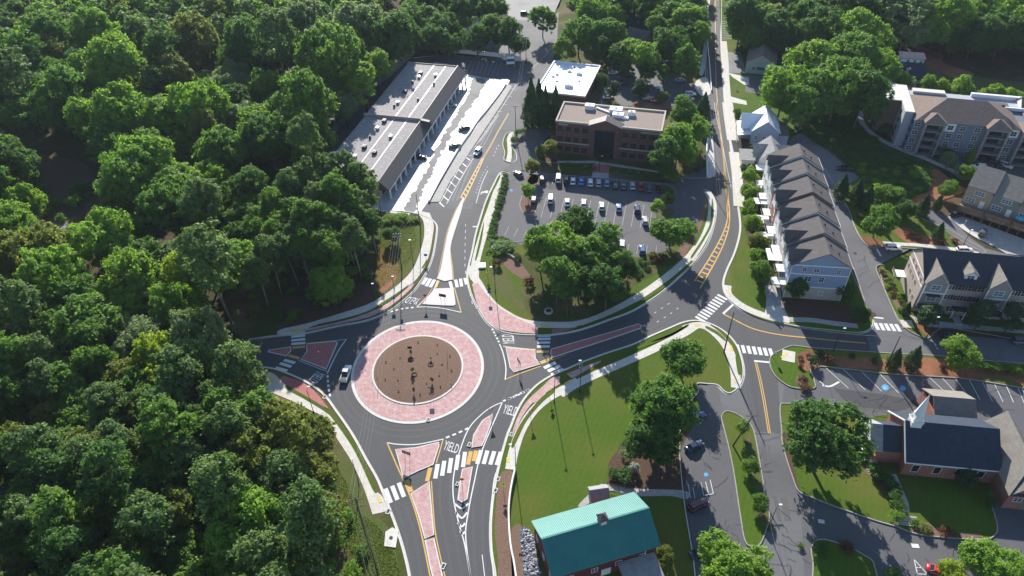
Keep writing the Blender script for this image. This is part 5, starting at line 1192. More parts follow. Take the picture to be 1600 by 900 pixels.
# ---------------- dark roofed terrace with gable bays
O = G(1445, 438, 11.0); R2 = R(-11.8)
CL = ['end terraced house with tan brick side wall beside the planted bed', 'terraced house with dormer left of the second grey gable', 'terraced house with the second grey gable counted from the tan end wall', 'terraced house with dormer and pale brick front', 'terraced house with grey gable at the right picture edge']
U = 7.6; DD = 13.4; ZE = 11.0; ZR = 15.6; FRR = .58
for i in range(6):
    if i == 5: lab = 'last terraced house of the dark roofed terrace beyond the right gable'
    else: lab = CL[i]
    r_ = empty('terraced_house', loc(O, R2, i * U, 0), R2, lab, 'townhouse'); bay = i % 2 == 0; e = .01 if i else 0
    wm = ['brick_tan', 'brick_grey', 'siding_taupe', 'brick_grey', 'brick_tan', 'brick_grey'][i]
    mb = MB(); gable_walls(mb, 0, U - .01, 0, DD, ZE - .08, ZR - .08, 'x', FRR); mb.build('wall', M['brick_grey' if i else 'brick_tan'], r_)
    mb = MB(); ym = DD * FRR; s1 = (ZR - ZE) / ym; s2 = (ZR - ZE) / (DD - ym); o_ = .45
    mb.prismx([(-o_, ZE - o_ * s1), (ym, ZR), (DD + o_, ZE - o_ * s2), (DD + o_, ZE - o_ * s2 + .2), (ym, ZR + .24), (-o_, ZE - o_ * s1 + .2)], -.25 if i == 0 else 0, U - .005); mb.build('roof', M['shingle_dark'], r_)
    if bay:
        x0, x1 = .3, 5.7; xm = (x0 + x1) / 2; zt = ZE + 3.3
        mb = MB(); mb.prism([(x0, 3.3), (x1, 3.3), (x1, ZE), (xm, zt), (x0, ZE)], -1.0, 5.4); mb.build('bay_wall', M['siding_taupe'], r_)
        mb = MB(); mb.prism([(x0 - .4, ZE - .3), (xm, zt + .12), (x1 + .4, ZE - .3), (x1 + .4, ZE - .05), (xm, zt + .4), (x0 - .4, ZE - .05)], -1.4, 6.6); mb.build('bay_roof', M['shingle_taupe'], r_)
        mb = MB()
        for sx in (x0, x1): mb.box(sx - .14, sx + .14, -1.12, -1.0, 3.3, ZE)
        mb.box(x0, x1, -1.1, -1.0, 7.7, 8.05); mb.prism([(x0 - .1, ZE - .25), (xm, zt - .1), (x1 + .1, ZE - .25), (x1 + .1, ZE + .02), (xm, zt + .18), (x0 - .1, ZE + .02)], -1.12, -1.0); mb.build('trim_board', M['trim_white'], r_)
        window(r_, xm, -1.0, 9.7, 2.2, 1.5, 'front', 'double', 'trim_white', 'glass_blue'); window(r_, xm, -1.0, 5.9, 2.2, 1.5, 'front', 'double', 'trim_white', 'glass_blue')
        mb = MB(); mb.box(xm - 1.7, xm + 1.7, -1.9, -1.0, 7.2, 7.35) if i == 0 else mb.box(xm - 1.3, xm + 1.3, -1.5, -1.0, 7.0, 7.1); mb.build('awning', M['shingle_dark'], r_)
        for z in (9.6, 6.2): window(r_, 6.7, 0, z, .9, 1.3, 'front', 'shutter', 'trim_white')
        window(r_, 1.9, 0, 1.9, 1.1, 1.6, 'front', 'shutter')
        mb = MB(); mb.prismx([(-1.0, 4.0), (-2.4, 3.1), (-2.4, 2.95), (-1.0, 2.95)], .2, 6.0); mb.build('porch_roof', M['shingle_dark'], r_)
        door(r_, 4.4, 0, .1, 1.1, 2.3, 'front', 'trim_white')
    else:
        for z in (9.7, 6.2):
            for x in (1.5, 3.9, 6.2): window(r_, x, 0, z, .95, 1.5, 'front', 'shutter', 'trim_tan' if i == 1 else 'trim_white')
        for x in (2.0, 4.6): window(r_, x, 0, 2.2, 1.0, 1.5, 'front', 'shutter', 'trim_white')
        mb = MB(); mb.prism([(2.0, 11.3), (5.0, 11.3), (5.0, 13.2), (3.5, 14.3), (2.0, 13.2)], 1.2, 5.8); mb.build('dormer_wall', M['trim_white'], r_)
        mb = MB(); mb.prism([(1.7, 13.0), (3.5, 14.4), (5.3, 13.0), (5.3, 13.2), (3.5, 14.65), (1.7, 13.2)], .8, 6.6); mb.build('dormer_roof', M['shingle_taupe'], r_)
        window(r_, 3.5, 1.2, 12.4, 1.6, 1.1, 'front', 'double', 'trim_white')
        mb = MB(); mb.box(1.8, 5.2, -1.8, 0, 3.1, 3.3); pr = mb.build('porch_roof', M['shingle_dark'], r_); mb = MB(); mb.box(1.9, 2.1, -1.7, -1.5, 0, 3.1); mb.box(4.9, 5.1, -1.7, -1.5, 0, 3.1); mb.build('porch_post', M['trim_white'], pr)
        mb = MB(); mb.box(2.6, 4.4, -4.0, -.4, 0, .5); mb.build('steps', M['sidewalk_worn'], r_)
    if i == 0:
        for y, z in ((2.2, 9.4), (4.8, 9.7), (7.6, 9.7), (10.6, 9.6), (4.6, 6.6), (7.2, 6.6), (9.6, 6.4), (12, 6.6), (2.6, 3.0), (5.2, 3.0)): window(r_, 0, y, z, .85, 1.2, 'left', 'cross', 'trim_stone')
        for z in (8.4, 10.9): mb = MB(); mb.box(-.1, 0, -.05, DD + .05, z, z + .28); mb.build('trim_board', M['trim_white'], r_)
        mb = MB(); mb.box(-3.2, -.1, DD - 3.2, DD, 3.4, 3.6); bal = mb.build('balcony', M['trim_white'], r_); mb = MB(); mb.box(-3.2, -3.1, DD - 3.2, DD, 3.6, 4.6); mb.box(-3.2, -3.0, DD - 3.2, DD - 3.0, 0, 3.4); mb.build('railing', M['wood_deck'], bal)

# ---------------- tan townhouses at the right edge
A_ = G(1513, 290, 9.5); B_ = G(1544, 305, 9.5); R3 = R(-40); U3 = 7.6
TT = ['tan sided townhouse with rear deck, leftmost of its stepped row', 'sage green sided townhouse between the tan one and the grey one', 'grey sided townhouse with a teal parasol on its deck', 'townhouse with grey siding at the right picture edge past the parasol']
for i in range(5):
    lab = TT[i] if i < 4 else 'last townhouse of the stepped row beyond the right picture edge'
    r_ = empty('townhouse', loc(A_, R3, i * U3, 0), R3, lab, 'townhouse'); dz = -.5 * i; ze = 9.5 + dz; zr = 13.2 + dz; D3 = 13.5
    mb = MB(); gable_walls(mb, 0, U3 - .02, 0, D3, ze - .08, zr - .08, 'x', .6); mb.build('wall', M[['siding_tan', 'siding_sage', 'siding_taupe', 'siding_brown', 'siding_tan'][i]], r_)
    mb = MB(); gable_roof(mb, 0.15, U3 - .15, 0, D3, ze, zr, 'x', .2, .2, .6); mb.build('roof', M['shingle_taupe'], r_)
    mb = MB(); mb.box(U3 - .35, U3 + .1, -.2, D3, ze - 1, ze); mb.build('party_wall', M['siding_brown'], r_)
    window(r_, 3.9, 0, 7.9, 2.6, 1.4, 'front', 'triple', 'trim_white', 'glass_blue'); window(r_, 2.1, 0, 4.9, 2.6, 1.6, 'front', 'triple', 'trim_white', 'glass_blue'); door(r_, 5.6, 0, 3.2, 1.3, 2.5, 'front', 'trim_white')
    mb = MB(); mb.box(.1, U3 - .1, -3.4, 0, 2.85, 3.1); dk = mb.build('deck', M['wood_deck'], r_)
    mb = MB(); mb.box(.1, U3 - .1, -3.4, -3.32, 3.1, 4.1)
    for k in range(4): mb.box(.1 + k * 2.4, .3 + k * 2.4, -3.4, -3.2, 0, 4.2)
    mb.build('railing', M['wood_deck'], dk)
    door(r_, 3.6, 0, 0, 4.6, 2.4, 'front', 'trim_tan'); vent(r_, 2.2, D3 * .7, zr - 1.2, .4, 'metal_dark')
    if i == 2:
        l = loc(A_, R3, i * U3 + 1.6, -1.8); ps = empty('parasol', (l[0], l[1], 3.0 + dz * 0 + .1), 0, 'teal and white parasol open on the townhouse deck', 'parasol')
        mb = MB(); n_ = 12; vs = [(0, 0, 2.6)] + [(1.5 * math.cos(2 * PI * k / n_), 1.5 * math.sin(2 * PI * k / n_), 2.05) for k in range(n_)] + [(0, 0, 2.5)]; mb.add(vs, [(0, 1 + k, 1 + (k + 1) % n_) for k in range(n_)] + [(n_ + 1, 1 + (k + 1) % n_, 1 + k) for k in range(n_)]); mb.build('canopy', M['fabric_teal'], ps)
        mb = MB(); mb.tube((0, 0, 0), (0, 0, 2.5), .04); mb.build('pole', M['metal_grey'], ps)

# ---------------- apartment block
O = G(1430, 186, 13.0); R4 = R(-16.5)
ap = empty('apartment_building', (O.x, O.y, 0), R4, 'long four storey apartment block with brown hipped roofs, balconies and a flat white roof end', 'building')
LA = 66; DA = 24
mb = MB(); mb.box(0, LA, 0, DA, 0, 12.6); mb.build('wall', M['siding_slate'], ap)
mb = MB(); mb.box(-2.8, -.01, 4.0, DA + 2, 0, 13.6); mb.build('end_wall', M['siding_grey'], ap)
mb = MB(); mb.box(-8.6, -2.85, 13.5, DA + 3, 0, 13.2); mb.build('end_wall', M['siding_brown'], ap)
mb = MB(); mb.box(-8.9, -2.8, 13.2, DA + 3.3, 13.2, 13.5); mb.box(-3.0, .3, 3.7, DA + 2.2, 13.6, 13.85); mb.box(2.0, 13, DA - 2.5, DA + .3, 13.1, 13.9); mb.build('white_cornice', M['kerb'], ap)
mb = MB(); mb.box(0, LA, DA - 9.5, DA, 12.6, 12.9); mb.build('flat_roof', M['siding_grey'], ap)
mb = MB(); mb.box(22, LA, DA - 1, DA + .2, 12.9, 14.2); mb.box(30, LA, DA - 9.8, DA - 9.2, 12.9, 14.0); mb.build('parapet', M['metal_white'], ap)
mb = MB(); hip_roof(mb, .9, 33, 0, 19.5, 13.0, 17.6, .5); mb.build('roof', M['shingle_brown'], ap)
mb = MB(); hip_roof(mb, 37, 46, 0, 13, 13.0, 16.6, .4); mb.build('roof', M['shingle_brown'], ap)
mb = MB(); hip_roof(mb, 50, 62, 0, 13, 13.0, 16.6, .4); mb.build('roof', M['shingle_brown'], ap)
for x in (40, 52, 62): mb = MB(); gable_roof(mb, x - 3, x + 3, DA - 9, DA - 1, 13.2, 16.2, 'x', .3); mb.build('roof', M['shingle_brown'], ap); 
for x in (37, 49, 59): mb = MB(); mb.prismx([(DA - 8.8, 12.6), (DA - 1.2, 12.6), (DA - 1.2, 13.1), (DA - 5, 15.9), (DA - 8.8, 13.1)], x - .1, x + 5.9); mb.build('gable_wall', M['siding_white'], ap)
bays = [(6.5, 5.4), (26.5, 6.0), (37.5, 6.0), (48.5, 6.0), (59.5, 6.0)]
for k, (x, w) in enumerate(bays):
    mb = MB(); hip_roof(mb, x - w / 2 - .6, x + w / 2 + .6, -2.2, 5, 13.1, 15.4, .4); mb.build('bay_roof', M['shingle_brown'], ap)
    mb = MB(); mb.box(x - w / 2 - .5, x - w / 2, -2.0, 0, 0, 13); mb.box(x + w / 2, x + w / 2 + .5, -2.0, 0, 0, 13); mb.box(x - w / 2, x + w / 2, -2.0, 0, 12.2, 13); mb.build('pier', M['siding_taupe'], ap)
    for fl in range(4):
        z = fl * 3.1 + .1; mb = MB(); mb.box(x - w / 2, x + w / 2, -1.9, -.01, z, z + .25); bb = mb.build('balcony', M['siding_taupe'], ap)
        mb = MB(); mb.box(x - w / 2, x + w / 2, -1.95, -1.9, z + 1.15, z + 1.22)
        for q in range(9): mb.box(x - w / 2 + q * w / 8.2, x - w / 2 + q * w / 8.2 + .05, -1.94, -1.9, z + .25, z + 1.15)
        mb.build('railing', M['metal_dark'], bb); window(ap, x, -.01, z + 1.6, 3.4, 2.0, 'front', 'triple', 'metal_dark')
for fl in range(4):
    for x in (1.4, 12.4, 16.0, 20.6, 31.8, 42.9, 54, 65): window(ap, x, 0, 1.8 + fl * 3.1, 1.7, 1.6, 'front', 'double', 'trim_white')
    for y in (2, 9, 16, 20, 24): window(ap, 0 if y < 4 else -2.8 if y < 13 else -8.6, y, 1.8 + fl * 3.1, 1.5, 1.5, 'left', 'double', 'metal_dark')
for x in (12.0, 31.8, 43, 54): mb = MB(); mb.box(x - 1.6, x + 1.6, -.14, 0, 9.6, 12.6); mb.build('white_panel', M['siding_white'], ap); window(ap, x, -.14, 11.1, 1.7, 1.6, 'front', 'double', 'trim_white')
for x, y, z in ((16, 6, 15.0), (28, 8, 17.0), (41, 4, 15.0)): vent(ap, x, y, z, .5, 'metal_dark')
for y in (2.0, 7.5): mb = MB(); mb.box(LA - 9, LA - 3, -2.6, 0, 3.0, 3.3); mb.build('entrance_canopy', M['siding_brown'], ap)

# ---------------- church
O = G(1417.5, 720, 5.0); A2 = G(1534, 731, 5.0); R5 = math.atan2(A2.y - O.y, A2.x - O.x); LN = 18.6
ch = empty('church', (O.x, O.y, 0), R5, 'red brick church with dark roof and a white steeple over the front porch', 'church')
WD = 13.5; ZC = 5.0; ZP = 10.0
mb = MB(); gable_walls(mb, 0, LN, 0, WD, ZC - .05, ZP - .08, 'x'); mb.build('wall', M['brick_red'], ch)
mb = MB(); gable_roof(mb, 0, LN, 0, WD, ZC, ZP, 'x', .35); mb.build('roof', M['shingle_navy'], ch)
mb = MB(); 
for x in (-.45,): mb.prismx([(-.45, ZC - .45), (WD / 2, ZP + .05), (WD + .45, ZC - .45), (WD + .45, ZC - .1), (WD / 2, ZP + .4), (-.45, ZC - .1)], -.5, -.3)
mb.box(-.35, LN, -.5, -.36, ZC - .35, ZC - .1); mb.build('trim_board', M['trim_white'], ch)
mb = MB(); gable_walls(mb, -4.2, 0, 2.8, WD - 2.8, ZC - .4, ZP - 2.0, 'x'); mb.build('vestibule_wall', M['brick_red'], ch)
mb = MB(); gable_roof(mb, -4.0, -.55, 2.8, WD - 2.8, ZC - .35, ZP - 1.9, 'x', .3); mb.build('vestibule_roof', M['shingle_navy'], ch)
mb = MB(); gable_walls(mb, -6.8, -4.5, 2.4, WD - 2.4, 4.3, ZP - 2.0, 'x', z0=4.1); mb.build('pediment', M['siding_white'], ch)
mb = MB(); gable_roof(mb, -6.7, -4.4, 2.4, WD - 2.4, 4.4, ZP - 1.9, 'x', .15); mb.build('porch_roof', M['shingle_light'], ch)
for k in range(4): mb = MB(); mb.tube((0, 0, .6), (0, 0, 4.1), .24, None, 12); mb.box(-.34, .34, -.34, .34, .5, .7); mb.build('column', M['trim_white'], ch, (-6.5, 2.9 + k * (WD - 5.8) / 3, 0))
mb = MB(); mb.box(-7.6, -4.2, 2.2, WD - 2.2, 0, .55); mb.build('porch_floor', M['brick_red'], ch)
for k in range(4): mb = MB(); mb.box(-7.0 + .2, -4.4, .6 - k * .45, 1.05 - k * .45, 0, .5 - k * .11); mb.build('step', M['sidewalk_worn'], ch)
door(ch, -4.2, WD / 2, .55, 2.0, 2.8, 'left', 'trim_white')
for k in range(4): window(ch, 2.4 + k * 4.4, 0, 2.7, 1.4, 2.2, 'front', 'plain', 'trim_white')
for k in range(4): window(ch, 2.4 + k * 4.4, WD, 2.7, 1.7, 2.4, 'back', 'cross', 'trim_white')
st = (1.8, WD / 2)
mb = MB(); mb.box(st[0] - 1.1, st[0] + 1.1, st[1] - 1.1, st[1] + 1.1, 9.0, 10.9); tw = mb.build('steeple', M['trim_white'], ch)
mb = MB(); mb.box(st[0] - 1.25, st[0] + 1.25, st[1] - 1.25, st[1] + 1.25, 10.9, 11.1); mb.box(st[0] - .85, st[0] + .85, st[1] - .85, st[1] + .85, 11.1, 12.8); mb.build('belfry', M['trim_white'], tw)
mb = MB(); mb.tube((st[0], st[1], 12.8), (st[0], st[1], 19.0), 1.05, .04, 8); mb.build('spire', M['metal_white'], tw)
for s in (-1, 1):
    for q in (-1, 1): mb = MB(); mb.tube((st[0] + s, st[1] + q, 11.1), (st[0] + s, st[1] + q, 12.2), .14, .03, 6); mb.build('pinnacle', M['trim_white'], tw)
# transverse wing at the right
mb = MB(); gable_walls(mb, LN, LN + 8.0, -6.0, WD - 1.5, ZC - .05, ZP - .3, 'y'); mb.build('wing_wall', M['brick_red'], ch)
mb = MB(); gable_roof(mb, LN, LN + 8.0, -6.0, WD - 1.5, ZC, ZP - .2, 'y', .35); mb.build('wing_roof', M['shingle_taupe'], ch)
mb = MB(); mb.hexa([(LN - .35, -6.4, ZC - .1), (LN + 8.35, -6.4, ZC - .1), (LN + 4.4, -1.9, ZP + .12), (LN + 3.6, -1.9, ZP + .12)], [(LN - .35, -6.36, ZC + .1), (LN + 8.35, -6.36, ZC + .1), (LN + 4.4, -1.8, ZP + .3), (LN + 3.6, -1.8, ZP + .3)]); mb.build('hip_roof', M['shingle_navy'], ch)
mb = MB(); mb.box(LN + 8.0, LN + 14, -5.0, 5, 0, 3.4); mb.build('annex_wall', M['brick_red'], ch)
mb = MB(); hip_roof(mb, LN + 8.4, LN + 14, -5.0, 5, 3.5, 5.6, .3); mb.build('annex_roof', M['shingle_navy'], ch)
for x in (2, 6): window(ch, LN + x, -6.0, 3.3, 1.5, 1.2, 'front', 'double', 'trim_white')
door(ch, LN + 4, -6.0, 0, 1.8, 2.2, 'front', 'shingle_brown')
mb = MB(); mb.box(LN - 8.5, LN, WD, WD + 9, 0, 3.8); mb.build('rear_wall', M['brick_red'], ch)
mb = MB(); gable_roof(mb, LN - 8.5, LN, WD - .5, WD + 9, 3.9, 6.8, 'x', .35); mb.build('rear_roof', M['shingle_taupe'], ch)

# ---------------- barn with a green metal roof
E0 = G(830, 815, 6.0); E1 = G(990.8, 769.2, 6.0); R6 = math.atan2(E1.y - E0.y, E1.x - E0.x); LB = 22.4; WB = 12.6
O = Vector(loc(E0, R6, 0, -WB))
bn = empty('barn', (O.x, O.y, 0), R6, 'dark red barn with a bright green metal roof and small grey cupola', 'barn')
mb = MB(); gable_walls(mb, .5, LB - .5, .6, WB - .6, 5.9, 9.3, 'x'); mb.build('wall', M['siding_barn'], bn)
mb = MB(); ym = WB / 2; mb.prismx([(0, 6.0), (ym, 9.7), (ym, 9.9), (0, 6.2)], 0, LB); mb.build('roof', M['roof_green'], bn)
mb = MB(); mb.prismx([(ym, 9.7), (WB, 6.0), (WB, 6.2), (ym, 9.9)], 0, LB); mb.build('roof', M['roof_green'], bn)
rb = MB(); rb.box(-.05, .05, 0, math.hypot(WB / 2, 3.7), 0, .10); rbm = rb.mesh('standing_seam'); nseam = 56
sl = math.atan2(3.7, WB / 2)
sj = MB(); 
for k in range(nseam):
    x = .2 + k * (LB - .4) / (nseam - 1)
    o1 = link('standing_seam', rbm, M['roof_green'], bn, (x, 0, 6.2)); o1.rotation_euler = (sl, 0, 0)
    o2 = link('standing_seam', rbm, M['roof_green'], bn, (x, WB, 6.2)); o2.rotation_euler = (sl, 0, PI)
mb = MB(); mb.box(0, LB, ym - .18, ym + .18, 9.86, 9.98); mb.build('ridge_cap', M['roof_green'], bn)
cu_x = 12.5
mb = MB(); mb.box(cu_x - .75, cu_x + .75, ym - .75, ym + .75, 9.2, 11.2); cp = mb.build('cupola', M['shingle_light'], bn)
mb = MB(); mb.hexa([(cu_x - 1, ym - 1, 11.2), (cu_x + 1, ym - 1, 11.2), (cu_x + 1, ym + 1, 11.2), (cu_x - 1, ym + 1, 11.2)], [(cu_x - .05, ym - .05, 12.6), (cu_x + .05, ym - .05, 12.6), (cu_x + .05, ym + .05, 12.6), (cu_x - .05, ym + .05, 12.6)]); mb.build('cupola_roof', M['shingle_grey'], cp)
mb = MB(); mb.box(cu_x - .5, cu_x + .5, ym - .8, ym - .75, 9.9, 10.8); mb.build('louvre', M['metal_white'], cp)
for y in (2.2, 6.3, 10.3): window(bn, .5, y, 3.2, 1.1, 1.3, 'left', 'cross')
for x in (4, 9, 14, 19): window(bn, x, .6, 3.2, 1.2, 1.4, 'front', 'cross')
door(bn, 11.5, .6, 0, 2.0, 2.4)
mb = MB(); mb.tube((LB - 3, .25, 1), (LB - 3, .25, 5.8), .07); mb.build('downpipe', M['trim_white'], bn)
mb = MB(); mb.hexa([(13.6, -6.2, 2.6), (21.4, -6.2, 2.6), (21.4, .4, 3.6), (13.6, .4, 3.6)], [(13.6, -6.2, 2.8), (21.4, -6.2, 2.8), (21.4, .4, 3.8), (13.6, .4, 3.8)]); pr = mb.build('porch_roof', M['shingle_light'], bn)
mb = MB(); [mb.box(x, x + .2, -6.0, -5.8, 0, 2.7) for x in (13.8, 17.4, 21.0)]; mb.build('porch_post', M['trim_white'], pr)
# little shed behind the barn
sh, lx = house('shed', 'small grey hip roofed shed on the path behind the green barn', (925, 782), (952, 778), 3.2, 2.4, 3.6, 'siding_grey', 'shingle_light', 'x', 1, 'shed', nw=1, over=.2)
# ================================================================== VEHICLES
def car_parts(kind):
    L_, W_, top, z_b, x0, x1, x2, x3, hood = dict(sedan=(4.7, .91, 1.43, .90, -1.75, -1.05, .35, 1.15, .86), suv=(4.75, .94, 1.74, 1.05, -2.2, -1.95, .45, 1.15, 1.02), van=(5.3, .99, 2.15, 1.15, -2.5, -2.4, 1.15, 1.9, 1.08), pickup=(5.7, .98, 1.82, 1.10, -.55, -.35, .75, 1.45, 1.08))[kind]
    h = L_ / 2; w = W_
    def ring(x, ww, zt, zb): return [(x, -ww * .93, zb), (x, -ww, zb + .22), (x, -ww * .985, zt - .14), (x, -ww * .86, zt), (x, ww * .86, zt), (x, ww * .985, zt - .14), (x, ww, zb + .22), (x, ww * .93, zb)]
    tail = z_b + (.04 if kind != 'sedan' else 0)
    b = MB(); b.loft([ring(-h, w * .86, tail - .16, .38), ring(-h + .12, w * .96, tail - .03, .26), ring(-h + .7, w, tail, .2), ring(-.2, w, z_b, .19), ring(x3, w, hood + .03, .19), ring(h - .55, w * .97, hood - .06, .21), ring(h - .12, w * .88, hood - .16, .27), ring(h, w * .76, hood - .26, .36)])
    body = b.mesh('body', True)
    g = MB()
    def rr(x, ww, z): return [(x, -ww, z), (x, ww, z)]
    bw, tw = w * .90, w * .70
    b0 = [(x0, -bw, z_b - .02), (x3, -bw * .96, z_b - .04), (x3, bw * .96, z_b - .04), (x0, bw, z_b - .02)]
    t0 = [(x1, -tw, top - .05), (x2, -tw, top - .05), (x2, tw, top - .05), (x1, tw, top - .05)]
    g.hexa(b0, t0); glass = g.mesh('glass')
    r_ = MB(); r_.hexa([(x1 - .06, -tw - .03, top - .09), (x2 + .05, -tw - .03, top - .09), (x2 + .05, tw + .03, top - .09), (x1 - .06, tw + .03, top - .09)], [(x1 + .05, -tw + .06, top), (x2 - .08, -tw + .06, top), (x2 - .08, tw - .06, top), (x1 + .05, tw - .06, top)])
    for s in (-1, 1):       # pillars
        for (xb, xt) in ((x0, x1), (x3, x2), ((x0 + x3) / 2 - .15, (x1 + x2) / 2)):
            r_.hexa([(xb - .06, s * bw * 1.0, z_b - .03), (xb + .06, s * bw * 1.0, z_b - .03), (xb + .06, s * (bw - .05), z_b - .03), (xb - .06, s * (bw - .05), z_b - .03)], [(xt - .05, s * (tw + .03), top - .06), (xt + .05, s * (tw + .03), top - .06), (xt + .05, s * (tw - .03), top - .06), (xt - .05, s * (tw - .03), top - .06)])
    if kind == 'van': r_.box(x1, x0 + 2.6, -bw + .03, -bw - .01, z_b, top - .25)
    roof = r_.mesh('roof')
    ty = MB(); ty.tube((0, -.12, 0), (0, .12, 0), .34, None, 16); ri = MB(); ri.tube((0, -.135, 0), (0, .135, 0), .2, None, 10)
    hl = MB(); hl.box(-.05, .04, -.18, .18, -.07, .07)
    bed = None
    if kind == 'pickup': bd = MB(); bd.box(-h + .15, x0 - .12, -w * .78, w * .78, z_b + .02, z_b + .06); bed = bd.mesh('cargo_bed')
    bu = MB(); bu.box(-h - .05, -h + .1, -w * .8, w * .8, .36, .55); bu.box(h - .1, h + .05, -w * .7, w * .7, .3, .5); bu.box(.45, .62, -w - .14, -w + .04, z_b - .02, z_b + .14); bu.box(.45, .62, w - .04, w + .14, z_b - .02, z_b + .14)
    return dict(body=body, glass=glass, roof=roof, tyre=ty.mesh('tyre', True), rim=ri.mesh('rim'), light=hl.mesh('headlight'), bed=bed, bump=bu.mesh('bumper'), h=h, w=w, wb=h * .58, hood=hood, tail=tail, z_b=z_b)
CP = {k: car_parts(k) for k in ('sedan', 'suv', 'van', 'pickup')}
def car(kind, colour, x, y, heading, label, group=None, z=.165):
    """heading: direction the nose points, degrees in plan"""
    c = CP[kind]; w0 = G(x, y, z + .7)
    r_ = empty('parked_car' if kind in ('sedan', 'suv') else kind if kind != 'pickup' else 'pickup_truck', (w0.x, w0.y, z), R(heading), label, {'sedan': 'car', 'suv': 'car', 'van': 'van', 'pickup': 'pickup truck'}[kind], group)
    pm = M['car_' + colour]; link('body', c['body'], pm, r_); link('roof', c['roof'], pm, r_); link('glass', c['glass'], M['glass_car'], r_)
    link('bumper', c['bump'], M['metal_dark'], r_)
    if c['bed']: link('cargo_bed', c['bed'], M['metal_dark'], r_)
    for sx in (-1, 1):
        for sy in (-1, 1):
            wh = link('wheel', c['tyre'], M['tyre'], r_, (sx * c['wb'], sy * (c['w'] - .10), .34)); link('rim', c['rim'], M['rim'], wh)
    for sy in (-1, 1):
        link('headlight', c['light'], M['lamp_white'], r_, (c['h'] - .06, sy * c['w'] * .56, c['hood'] - .24)); link('tail_light', c['light'], M['lamp_red'], r_, (-c['h'] + .05, sy * c['w'] * .66, c['tail'] - .26))
    return r_
gl = 'cars parked in the row in front of the office building'
# row in front of the office (tile Y2)
row = [(275, 815, 'suv', 'black', 'dark car alone at the left end of the row before the office'), (378, 812, 'van', 'white', 'white van at the left end of the full row before the office'), (428, 820, 'suv', 'black', 'black car between the white van and a white sedan'),
       (472, 828, 'sedan', 'white', 'white sedan between the black car and the bright blue car'), (526, 830, 'sedan', 'skyblue', 'bright sky blue car in the row before the office'), (583, 838, 'suv', 'white', 'white car just right of the bright blue car'),
       (636, 842, 'suv', 'silver', 'silver car two places right of the bright blue car'), (689, 842, 'sedan', 'paleblue', 'pale blue car in the middle of the row before the office'), (740, 854, 'suv', 'navy', 'navy car right of the pale blue car'),
       (795, 858, 'sedan', 'grey', 'dark grey car right of the navy car'), (852, 858, 'sedan', 'silver', 'silver car left of the red pickup'), (905, 862, 'pickup', 'red', 'bright red pickup in the row before the office'), (960, 876, 'sedan', 'grey', 'grey car right of the red pickup'), (1020, 878, 'suv', 'maroon', 'dark red car at the right end of the row before the office')]
for x, y, k, c, l in row: q = px('Y2', [(x, y)])[0]; car(k, c, q[0], q[1], 84 + rnd.uniform(-2, 2) if c != 'red' else 86, l, None)
row = [(417, 245, 'van', 'white', 'large white van at the left end of the second row of the car park'), (507, 262, 'sedan', 'white', 'white sedan next to the large white van in the second row'), (596, 268, 'suv', 'white', 'white car third in the second row of the car park'), (693, 284, 'suv', 'white', 'white car fourth in the second row, left of the pale blue sedan'),
       (785, 292, 'sedan', 'paleblue', 'pale blue sedan in the second row of the car park'), (885, 300, 'suv', 'navy', 'dark blue car last in the second row of the car park'), (927, 362, 'suv', 'silver', 'silver car at the grass strip below the second row'), (912, 520, 'suv', 'blue', 'blue car parked near the big trees at the lower car park edge'), (803, 492, 'suv', 'white', 'white car half under the big trees in the car park'),
       (326, 248, 'suv', 'black', 'dark car beside the young trees at the left of the car park'), (242, 108, 'sedan', 'grey', 'grey car driving into the car park entrance')]
for x, y, k, c, l in row: q = px('Y3', [(x, y)])[0]; car(k, c, q[0], q[1], {242: 122, 927: 86}.get(x, 84) + rnd.uniform(-2, 2), l)
